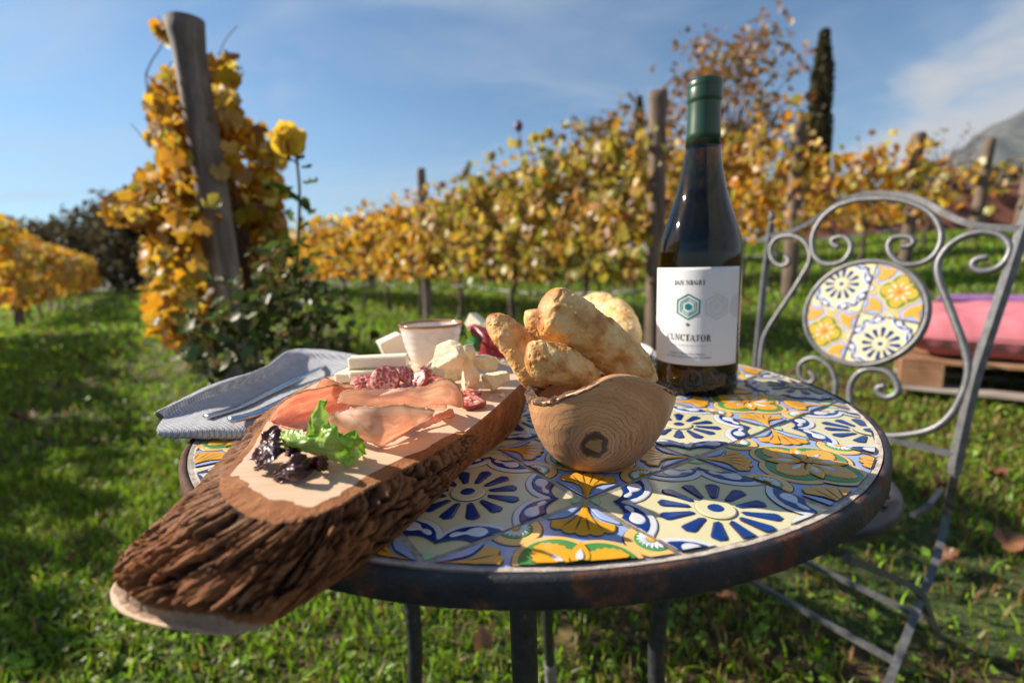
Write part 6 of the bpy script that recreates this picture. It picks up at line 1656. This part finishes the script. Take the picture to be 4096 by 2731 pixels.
s2 = mth(nt, 'POWER', mth(nt, 'ADD', mth(nt, 'MULTIPLY', mth(nt, 'SINE', mth(nt, 'MULTIPLY', dd, 2 * PI / 0.00125)), 0.5), 0.5), 3.0)
am = N(nt, 'ShaderNodeMapRange', {0: noise_tex(nt, v, 26, 3), 1: 0.42, 2: 0.68}).outputs[0]
basec = ramp(nt, mth(nt, 'ADD', mth(nt, 'MULTIPLY', noise_tex(nt, v, 18, 4), 0.7), mth(nt, 'MULTIPLY', s2, 0.18)), [(0.30, (0.58, 0.32, 0.16)), (0.50, (0.43, 0.215, 0.098)), (0.70, (0.23, 0.095, 0.04))])
nearf = N(nt, 'ShaderNodeMapRange', {0: d, 1: 0.042, 2: 0.016, 3: 0.30, 4: 1.0}).outputs[0]
c = mixc_(nt, mth(nt, 'MULTIPLY', mth(nt, 'MULTIPLY', s1, nearf), mth(nt, 'ADD', mth(nt, 'MULTIPLY', am, 0.60), 0.50)), basec, (0.045, 0.02, 0.010))
rad_ = noise_tex(nt, N(nt, 'ShaderNodeMapping', {'Vector': v, 'Scale': (1, 0.2, 1)}).outputs[0], 170, 4, 0.7)
band = ramp(nt, mth(nt, 'ADD', mth(nt, 'MULTIPLY', mth(nt, 'SINE', mth(nt, 'MULTIPLY', dd, 520.0)), 0.22), noise_tex(nt, v, 34, 3)), [(0.25, (0.72, 0.66, 0.60)), (0.75, (1.12, 1.08, 1.04))])
c = N(nt, 'ShaderNodeMix', {'Factor': 1.0, 'A': c, 'B': band}, data_type='RGBA', blend_type='MULTIPLY').outputs['Result'] if False else mixc_(nt, mth(nt, 'MULTIPLY', mth(nt, 'ADD', mth(nt, 'SINE', mth(nt, 'MULTIPLY', dd, 430.0)), 1.0), 0.18), c, (0.30, 0.145, 0.07))
heart = N(nt, 'ShaderNodeMapRange', {0: mth(nt, 'ADD', dd, mth(nt, 'MULTIPLY', mth(nt, 'SUBTRACT', rad_, 0.5), 0.010)), 1: 0.0098, 2: 0.0068}).outputs[0]
c = mixc_(nt, mth(nt, 'MULTIPLY', heart, 0.9), c, (0.022, 0.010, 0.006))
pith = N(nt, 'ShaderNodeMapRange', {0: mth(nt, 'ADD', dd, mth(nt, 'MULTIPLY', mth(nt, 'SUBTRACT', rad_, 0.5), 0.006)), 1: 0.0040, 2: 0.0031}).outputs[0]
front = N(nt, 'ShaderNodeMapRange', {0: sx.outputs[1], 1: 0.0, 2: -0.01}).outputs[0]
c = mixc_(nt, mth(nt, 'MULTIPLY', pith, 0.9), c, (0.33, 0.19, 0.075))
fine = noise_tex(nt, N(nt, 'ShaderNodeMapping', {'Vector': v, 'Scale': (1, 1, 0.25)}).outputs[0], 500, 4)
principled(nt, out, c, mth(nt, 'ADD', 0.30, mth(nt, 'MULTIPLY', fine, 0.2)), Normal=bump(nt, fine, 0.2, 0.0005))
M_OLIVE = m
BWC = np.array([0.0558, 0.3130, TOP + 0.0004])
BW = thing('bread_bowl', 'carved olive wood bowl with knotty rings and a rough bark rim holding bread', 'bowl', tuple(BWC))
nu, nv = 120, 40
a = np.arange(nu) / nu * 2 * PI
rimh = 0.0520 + 0.0185 * np.exp(-(((a - R(278) + PI) % (2 * PI) - PI) / 0.75) ** 2) - 0.004 * np.exp(-(((a - R(180) + PI) % (2 * PI) - PI) / 0.7) ** 2) - 0.004 * np.exp(-(((a - R(5) + PI) % (2 * PI) - PI) / 0.6) ** 2) + 0.0016 * fbm(np.stack([np.cos(a) * 3, np.sin(a) * 3, a * 0], -1), 4, 8)
def bowl_r(t, a, inset=0.0):
    # outer radius by relative height; slightly flattened facets
    r = np.interp(t, [0, 0.03, 0.08, 0.15, 0.28, 0.45, 0.65, 0.85, 1.0], [0.0185, 0.0240, 0.0280, 0.0322, 0.0376, 0.0426, 0.0468, 0.0494, 0.0502])
    return (r * 0.965 - inset) * (1 + 0.03 * np.cos(2 * (a - 0.4))) + 0.0022 * np.cos(a) * t
t = np.linspace(0, 1, nv)
T_, A_ = np.meshgrid(t, a, indexing='xy')
def shell(inset, zlo, top=1.0):
    rr_ = bowl_r(T_, A_, inset); zz_ = zlo + (rimh[:, None] * top - zlo) * T_
    lean = 0.004 * T_
    return np.stack([BWC[0] + rr_ * np.cos(A_) + lean * 0.3, BWC[1] + rr_ * np.sin(A_), BWC[2] + zz_], -1)
Ob, Ib = shell(0.0, 0.0), shell(0.0065, 0.010)
vv = np.vstack([Ob.reshape(-1, 3), Ib.reshape(-1, 3), [BWC, BWC + [0, 0, 0.010]]])
K = nu * nv; ff = grid_faces(nu, nv, True) + [[q_ + K for q_ in f[::-1]] for f in grid_faces(nu, nv, True)]
for i in range(nu):
    j = (i + 1) % nu
    ff.append([i * nv + nv - 1, j * nv + nv - 1, K + j * nv + nv - 1, K + i * nv + nv - 1])
    ff.append([j * nv, i * nv, 2 * K]); ff.append([K + i * nv, K + j * nv, 2 * K + 1])
mesh_obj('bowl_body', vv, ff, M_OLIVE, BW, True)
M_RIM = pmat('bark_rim', [(0.30, (0.025, 0.013, 0.008)), (0.46, (0.11, 0.055, 0.028)), (0.64, (0.22, 0.12, 0.065)), (0.85, (0.32, 0.22, 0.14))], 130, 8, rough=0.9, bump_s=1.0, bump_scale=260, bump_d=0.002)
nu2, nv2 = 360, 18
a2 = np.arange(nu2) / nu2 * 2 * PI; rh = np.interp(a2, np.r_[a, 2 * PI], np.r_[rimh, rimh[0]])
V = np.zeros((nu2, nv2, 3))
thin = 0.35 + 0.65 * np.clip(1 - np.exp(-(((a2 - R(288) + PI) % (2 * PI) - PI) / 0.85) ** 2), 0, 1)
for j in range(nv2):
    b = j / nv2 * 2 * PI
    ro = bowl_r(1.0, a2, 0.0030); 
    w_ = (0.0030 * thin + 0.0012) * np.cos(b) ; h_ = 0.0030 * np.sin(b) * thin
    q = np.stack([np.cos(a2) * 9 + 3, np.sin(a2) * 9, 0 * a2 + math.sin(b) * 1.2 + math.cos(b)], -1)
    n_ = 0.0030 * fbm(q * 1.05, 4, 61, 0.6) * (0.4 + 0.6 * thin)
    V[:, j, 0] = BWC[0] + (ro + w_ + n_) * np.cos(a2) + 0.0012; V[:, j, 1] = BWC[1] + (ro + w_ + n_) * np.sin(a2)
    V[:, j, 2] = BWC[2] + rh + h_ + n_ - 0.0008 - 0.0022 * (1 - thin)
ff = [[i * nv2 + j, i * nv2 + (j + 1) % nv2, ((i + 1) % nu2) * nv2 + (j + 1) % nv2, ((i + 1) % nu2) * nv2 + j] for i in range(nu2) for j in range(nv2)]
mesh_obj('bark_rim', V.reshape(-1, 3), ff, M_RIM, BW, True)

# ================================================================ BREAD
m, nt, out = new_mat('bread_crust')
v = coords(nt)
br = N(nt, 'ShaderNodeAttribute', attribute_name='bake').outputs['Fac']
n1 = noise_tex(nt, v, 48, 6, 0.65, 0.4); n2 = noise_tex(nt, v, 420, 5, 0.7); n3 = noise_tex(nt, v, 130, 4)
fac = mth(nt, 'ADD', mth(nt, 'ADD', mth(nt, 'MULTIPLY', n1, 0.62), mth(nt, 'MULTIPLY', n2, 0.26)), mth(nt, 'SUBTRACT', mth(nt, 'MULTIPLY', br, 0.52), 0.105))
c = ramp(nt, fac, [(0.20, (0.80, 0.54, 0.25)), (0.36, (0.72, 0.41, 0.13)), (0.52, (0.54, 0.24, 0.06)), (0.68, (0.34, 0.12, 0.033)), (0.82, (0.13, 0.04, 0.015))])
fl = N(nt, 'ShaderNodeMapRange', {0: n3, 1: 0.60, 2: 0.75}).outputs[0]
c = mixc_(nt, mth(nt, 'MULTIPLY', fl, 0.22), c, (0.78, 0.60, 0.38))
p = principled(nt, out, c, mth(nt, 'ADD', 0.30, mth(nt, 'MULTIPLY', n3, 0.35)), Normal=bump(nt, mth(nt, 'ADD', n2, n3), 0.6, 0.0013))
p.inputs['Subsurface Weight'].default_value = 0.12; p.inputs['Subsurface Radius'].default_value = (0.006, 0.003, 0.001); p.inputs['Subsurface Scale'].default_value = 0.5
M_BREAD = m
GB = 'bread pieces in the olive wood bowl'
def bread(spine, rad, label, seed, pale=0.0, tips=(0.6, 0.3), bump_a=1.0, dents=(), flat=1.0, group=GB):
    nv, nu = 150, 130
    c = catmull(spine, nv); t = np.linspace(0, 1, nv)
    r = np.interp(t, np.linspace(0, 1, len(rad)), rad)
    r = r * np.sqrt(np.clip(1 - np.clip((0.16 - t) / 0.16, 0, 1) ** 2.2, 0, 1)) * np.sqrt(np.clip(1 - np.clip((t - 0.86) / 0.14, 0, 1) ** 2.2, 0, 1)) + 1e-4
    v0, f = tube_geo(c, r, nu, caps=True)
    V = np.asarray(v0); C_ = np.repeat(c, nu, 0); D = V - C_; L = np.linalg.norm(D, axis=1)[:, None] + 1e-9; D = D / L
    rm_ = np.mean(rad)
    n = 0.03 + 0.17 * fbm(V / rm_ * 0.75, 2, seed) + 0.075 * fbm(V / rm_ * 2.0, 3, seed + 1) + 0.030 * fbm(V / rm_ * 5, 4, seed + 2, 0.6) - 0.055 * np.clip(0.10 - np.abs(fbm(V / rm_ * 1.3, 3, seed + 21)), 0, 1) / 0.10
    bl = np.clip(fbm(V / rm_ * 2.6, 2, seed + 9) - 0.31, 0, 1) * 0.27
    V = V + D * (n + bl)[:, None] * rm_ * bump_a * np.clip(L / rm_ * 1.5, 0, 1)
    for (p, rd, dep) in dents:
        e = np.exp(-np.sum((V - np.asarray(p)) ** 2, 1) / rd ** 2); V = V - D * (e * dep)[:, None]
    tt = np.repeat(t, nu)
    bake = tips[0] * np.exp(-(tt / 0.10) ** 2) + tips[1] * np.exp(-((1 - tt) / 0.10) ** 2) + 0.62 * fbm(V / rm_ * 1.4, 3, seed + 4) - pale + bl * 2.2
    o = mesh_obj('bread', V, f, M_BREAD, None, True, base=c[-1], attrs={'bake': bake})
    return tag(o, label, 'bread', group)
bread([C10(560, 225, .318), C10(680, 275, .318), C10(830, 370, .316), C10(1000, 490, .318), C10(1160, 600, .322), C10(1270, 740, .328), C10(1290, 850, .333)],
      [.0150, .0176, .0176, .0160, .0148, .0142, .012], 'largest golden bread roll leaning diagonally across the bowl', 1, tips=(0.75, 0.2),
      dents=((C10(1170, 700, .305), .007, .010),))
bread([C10(190, 300, .335), C10(300, 410, .333), C10(420, 540, .333), C10(520, 690, .335), C10(600, 820, .338)],
      [.0060, .0105, .0125, .0130, .011], 'pointed bread roll sticking out at the left of the bowl', 2, tips=(0.5, 0.1), bump_a=0.7)
bread([C10(455, 620, .296), C10(560, 620, .296), C10(700, 660, .297), C10(850, 740, .302), C10(980, 850, .31)],
      [.0095, .0122, .0132, .0112, .008], 'small knobbly bread roll at the front of the bowl', 3, tips=(0.45, 0.3), pale=-0.12)
bread([C10(560, 250, .352), C10(560, 330, .352), C10(600, 480, .352), C10(660, 640, .345)],
      [.009, .0105, .010, .009], 'smooth tan bread piece peeking out behind the largest roll', 4, tips=(0.2, 0.2), bump_a=0.3)
bread([C10(400, 440, .345), C10(560, 500, .345), C10(660, 560, .345), C10(760, 640, .34)],
      [.009, .010, .010, .009], 'torn bread piece with a brown crumb hole between the left and the largest roll', 5, tips=(0.9, 0.2))
bread([C10(880, 185, .56), C10(1000, 250, .55), C10(1115, 325, .53), C10(1170, 430, .495), C10(1180, 520, .465)],
      [.012, .0205, .0225, .0200, .016], 'pale floury bread roll on the plate behind the bowl', 6, pale=0.22, tips=(0.3, 0.1), bump_a=0.7, group=None)

# ================================================================ WINE BOTTLE
BT = np.array([0.196, 0.499, TOP + 0.0006])
BO = thing('wine_bottle', 'dark wine bottle with green capsule and white label at the back of the table', 'bottle', tuple(BT))
m, nt, out = new_mat('bottle_glass')
g = N(nt, 'ShaderNodeBsdfPrincipled', {'Base Color': (0.42, 0.36, 0.12, 1), 'Roughness': 0.02, 'IOR': 1.5, 'Transmission Weight': 1.0})
ab = N(nt, 'ShaderNodeVolumeAbsorption', {'Color': (0.46, 0.38, 0.05, 1), 'Density': 66.0})
nt.links.new(g.outputs[0], out.inputs[0]); nt.links.new(ab.outputs[0], out.inputs['Volume'])
M_GLASS = m
BR = 0.0408
prof = [(0.0005, 0.012), (0.012, 0.011), (0.024, 0.006), (0.031, 0.0015), (0.0345, 0.0), (0.0385, 0.0012), (0.0402, 0.0045), (BR, 0.010), (BR, 0.03), (BR, 0.10), (BR, 0.138), (0.0402, 0.147), (0.0385, 0.157), (0.0352, 0.168), (0.0312, 0.180), (0.0272, 0.192), (0.0238, 0.204), (0.0208, 0.217), (0.0184, 0.230), (0.0168, 0.243), (0.0158, 0.256), (0.0152, 0.272), (0.0149, 0.295), (0.0143, 0.303), (0.0005, 0.304)]
pr = catmull(prof, 160); pr[:, 0] = np.maximum(pr[:, 0], 0.0004)
mesh_obj('glass_body', *lathe_geo(pr, 96, BT, False), M_GLASS, BO)
M_CAPS = pmat('green_foil', [(0.3, (0.012, 0.040, 0.020)), (0.7, (0.020, 0.062, 0.032))], 30, rough=0.34, bump_s=0.06, bump_scale=60, bump_d=0.001)
cpf = [(0.0163, 0.2462), (0.0166, 0.2458), (0.0161, 0.258), (0.0156, 0.272), (0.0153, 0.2855), (0.0154, 0.2870), (0.0163, 0.2885), (0.0165, 0.2905), (0.0165, 0.2990), (0.0163, 0.3000), (0.01655, 0.3008), (0.0165, 0.3050), (0.0158, 0.3072), (0.0140, 0.3082), (0.0005, 0.3084)]
mesh_obj('capsule', *lathe_geo(cpf, 72, BT, False), M_CAPS, BO)
# label: a sheet wrapped round the glass
tcm = np.array([-BT[0], -BT[1]]); tcm /= np.linalg.norm(tcm)
rgt = np.array([-tcm[1], tcm[0]])
PHI0 = R(-12.5); LZ1, LZ0 = 0.1285, 0.0325
def wrap(phi, v_, r=BR + 0.0003):          # phi measured from the label's middle, v_ from 0 (top) to 1 (bottom)
    p = np.asarray(phi) + PHI0; z = LZ1 + (LZ0 - LZ1) * np.asarray(v_)
    d = np.cos(p)[..., None] * tcm + np.sin(p)[..., None] * rgt
    return np.concatenate([BT[:2] + r * d, (BT[2] + z)[..., None]], -1)
m, nt, out = new_mat('label_paper')
v = coords(nt)
n1 = noise_tex(nt, v, 900, 3)
principled(nt, out, (0.70, 0.695, 0.71), 0.8, Normal=bump(nt, n1, 0.35, 0.0005))
ph, vvv = np.meshgrid(np.linspace(R(-77), R(76), 90), np.linspace(0, 1, 30), indexing='ij')
LAB = mesh_obj('label', wrap(ph, vvv).reshape(-1, 3), grid_faces(90, 30), m, BO)
solidify(LAB, 0.0002)
def ink(name, c, rough=0.6):
    m, nt, out = new_mat(name); principled(nt, out, c, rough); return m
I_BLACK, I_TEAL, I_GREY, I_BLUE = ink('black_ink', (0.02, 0.018, 0.022)), ink('teal_foil', (0.0, 0.19, 0.165), 0.35), ink('pale_relief_ink', (0.60, 0.58, 0.60)), ink('blue_grey_ink', (0.22, 0.30, 0.40))
def hexring(phc, vc, r0, r1, rv, n=6):
    """hexagonal ring: outer/inner radius in units of the emblem (rv = its half height)"""
    V, F = [], []
    k = 12
    for s in range(6):
        for e in range(k):
            a0 = PI / 2 + s * PI / 3; a1 = a0 + PI / 3; f_ = e / k
            p = np.array([math.cos(a0), math.sin(a0)]) * (1 - f_) + np.array([math.cos(a1), math.sin(a1)]) * f_
            V.append((p, r0)); V.append((p, r1))
    P = np.array([[q[0][0] * q[1], q[0][1] * q[1]] for q in V])
    n = 6 * k
    for i in range(n):
        j = (i + 1) % n; F.append([2 * i, 2 * j, 2 * j + 1, 2 * i + 1])
    ok = phc + P[:, 0] * rv / BR
    return np.stack([ok, vc - P[:, 1] * rv / (LZ1 - LZ0)], -1), F
def emblem(phc, vc, rv, mat, name, lim=R(75.5)):
    mb = MB()
    for r1, r0 in ((1.0, 0.86), (0.71, 0.62), (0.53, 0.46), (0.29, 0.001)):
        q, F = hexring(phc, vc, r0, r1, rv)
        q[:, 0] = np.clip(q[:, 0], -R(76.5), lim)
        mb.add(wrap(q[:, 0], q[:, 1], BR + 0.00065), F)
    return mb.build(name, mat, LAB, False)
emblem(0, 0.395, 0.0130, I_TEAL, 'emblem')
for k in (-37.5, 37.5, 74): emblem(R(k), 0.395, 0.0130, I_GREY, 'emblem')
q, F = hexring(0, 0.577, 0.001, 1.0, 0.0018); mesh_obj('hexagon_dot', wrap(q[:, 0], q[:, 1], BR + .00065), F, I_TEAL, LAB, False)
# high-contrast serif capitals as polygons; x in em of cap height
def box2(x0, y0, x1, y1): return [(x0, y0), (x1, y0), (x1, y1), (x0, y1)]
def serif(x, y, w=0.30, h=0.07): return box2(x - w / 2, y, x + w / 2, y + h)
def bowl2(cx, cy, rx, ry, tk, a0, a1, n=20):
    o_, i_ = [], []
    for e in np.linspace(a0, a1, n):
        c_, s_ = math.cos(e), math.sin(e)
        o_.append((cx + rx * c_, cy + ry * s_)); i_.append((cx + (rx - tk * 1.25 * abs(c_) ** 1.3 - 0.07) * c_, cy + (ry - 0.08) * s_))
    return [o_[k:k + 2] + i_[k:k + 2][::-1] for k in range(n - 1)]
H_, TK = 0.08, 0.215
GL = {
 'J': (0.42, [box2(.20, .05, .20 + TK, 1), serif(.285, .95), box2(.0, -.10, .10, .0), [(.0, -.12), (.12, -.18), (.24, -.12), (.37, .06), (.20, .10)]]),
 'A': (0.82, [[(.06, 0), (.15, 0), (.44, .98), (.37, 1)], [(.36, 1), (.46, 1), (.76, 0), (.56, 0)], box2(.20, .32, .60, .37), serif(.10, 0, .24), serif(.67, 0, .30)]),
 'N': (0.86, [box2(.10, 0, .18, 1), box2(.65, 0, .73, 1), [(.10, 1), (.27, 1), (.71, 0), (.60, 0)], serif(.14, 0), serif(.10, .95, .22), serif(.685, .95)]),
 'E': (0.70, [box2(.12, 0, .12 + TK, 1), box2(.04, 0, .64, H_), box2(.04, .92, .62, 1), box2(.29, .48, .48, .53), box2(.46, .38, .50, .63), box2(.59, .0, .64, .28), box2(.57, .72, .62, 1)]),
 'G': (0.84, bowl2(.43, .5, .38, .52, .13, R(40), R(320)) + [box2(.55, .05, .55 + TK, .42), serif(.635, .40, .32), box2(.68, .66, .73, .98)]),
 'R': (0.82, [box2(.12, 0, .12 + TK, 1), serif(.205, 0, .32), serif(.16, .95, .22)] + bowl2(.36, .75, .26, .25, .12, R(-90), R(90)) + [box2(.25, .95, .40, 1), box2(.25, .48, .40, .53), [(.40, .50), (.52, .47), (.72, .05), (.55, .0)], box2(.60, 0, .80, .05)]),
 'I': (0.40, [box2(.12, 0, .12 + TK, 1), serif(.205, 0, .34), serif(.205, .95, .34)]),
 'C': (0.78, bowl2(.43, .5, .38, .52, .13, R(42), R(318)) + [box2(.66, .68, .71, .98), box2(.67, .04, .70, .24)]),
 'U': (0.84, [box2(.12, .25, .12 + TK, 1), serif(.205, .95, .34), box2(.66, .25, .70, 1), serif(.68, .95, .24)] + bowl2(.41, .28, .29, .30, .08, R(180), R(360))),
 'T': (0.78, [box2(.31, 0, .31 + TK, 1), serif(.395, 0, .34), box2(.04, .95, .75, 1), box2(.03, .70, .07, 1), box2(.72, .70, .76, 1)]),
 'O': (0.88, bowl2(.44, .5, .39, .52, .13, 0, 2 * PI, 36)),
 ' ': (0.40, [])}
def serif_text(name, txt, phc, vc, halfw, capv, mat):
    w = sum(GL[ch][0] for ch in txt); x = 0
    for ch in txt:
        mb = MB()
        for poly in GL[ch][1]:
            p = np.array(poly, float)
            # thicken hairlines a little so that they print
            phi = phc + ((x + p[:, 0]) / w * 2 - 1) * halfw; vq = vc + capv * (0.5 - p[:, 1])
            mb.add(wrap(phi, vq, BR + 0.00065), [list(range(len(p)))[::-1]])
        x += GL[ch][0]
        if mb.v: mb.build('letter', mat, LAB, False)
serif_text('line', 'JAN NEGRI', R(0), 0.150, R(20.3), 0.046, I_BLACK)
serif_text('line', 'CUNCTATOR', R(0), 0.712, R(31), 0.066, I_BLACK)
def small_text(name, txt, phc, vc, halfw, capv, mat, space=1.0):
    cu = bpy.data.curves.new(name, 'FONT'); cu.body = txt; cu.size = 1.0; cu.align_x = 'LEFT'; cu.space_character = space; cu.resolution_u = 2
    tmp = bpy.data.objects.new(name, cu); COL.objects.link(tmp)
    dg = bpy.context.evaluated_depsgraph_get(); me = bpy.data.meshes.new_from_object(tmp.evaluated_get(dg))
    bpy.data.objects.remove(tmp)
    v_ = np.array([tuple(q.co) for q in me.vertices]); fs = [list(p.vertices) for p in me.polygons]
    x0, x1 = v_[:, 0].min(), v_[:, 0].max()
    phi = phc + ((v_[:, 0] - x0) / (x1 - x0) * 2 - 1) * halfw; vq = vc + capv * (0.36 - v_[:, 1]) / 0.72
    tag(mesh_obj(name, wrap(phi, vq, BR + .00065), fs, mat, LAB, False), kind='stuff')
small_text('lettering', 'VINO BIANCO DA TAVOLA', R(0.5), 0.792, R(24), 0.020, I_BLUE, 1.3)
small_text('lettering', 'Dedicato a Quinto Fabio Massimo,', R(-0.5), 0.878, R(24.5), 0.020, I_BLACK, 1.0)
small_text('lettering', 'che al Figlio preparò la sconfitta di Annibale', R(0.5), 0.912, R(31), 0.020, I_BLACK, 1.0)
# back label
ph, vvv = np.meshgrid(np.linspace(R(122), R(240), 50), np.linspace(0.05, 0.95, 20), indexing='ij')
BL_ = mesh_obj('back_label', wrap(ph, vvv).reshape(-1, 3), grid_faces(50, 20), bpy.data.materials['label_paper'], BO)
solidify(BL_, 0.0002)

# ================================================================ AIR
hz_m, nt, out = new_mat('thin_haze')
pv = N(nt, 'ShaderNodeVolumePrincipled', {'Color': (0.78, 0.86, 0.96, 1), 'Density': 0.00009, 'Anisotropy': 0.2})
nt.links.new(pv.outputs[0], out.inputs['Volume'])
bpy.context.view_layer.update()
bb = np.array([tuple(o.matrix_world @ Vector(c)) for o in bpy.data.objects if o.type == 'MESH' and o.get('kind') == 'structure' for c in o.bound_box])
(xmin, ymin, zmin), (xmax, ymax, zmax) = bb.min(0), bb.max(0)
tag(mesh_obj('haze', *box_geo((0.5 * (xmin + xmax), 0.5 * (ymin + ymax), 0.5 * (zmin + zmax)), (1, 0, 0), (0, 1, 0), (0, 0, 1), 0.5 * (xmax - xmin) + 5, 0.5 * (ymax - ymin) + 5, 0.5 * (zmax - zmin) + 1.2), hz_m, None, False), 'thin blue haze over the far mountain', kind='stuff')
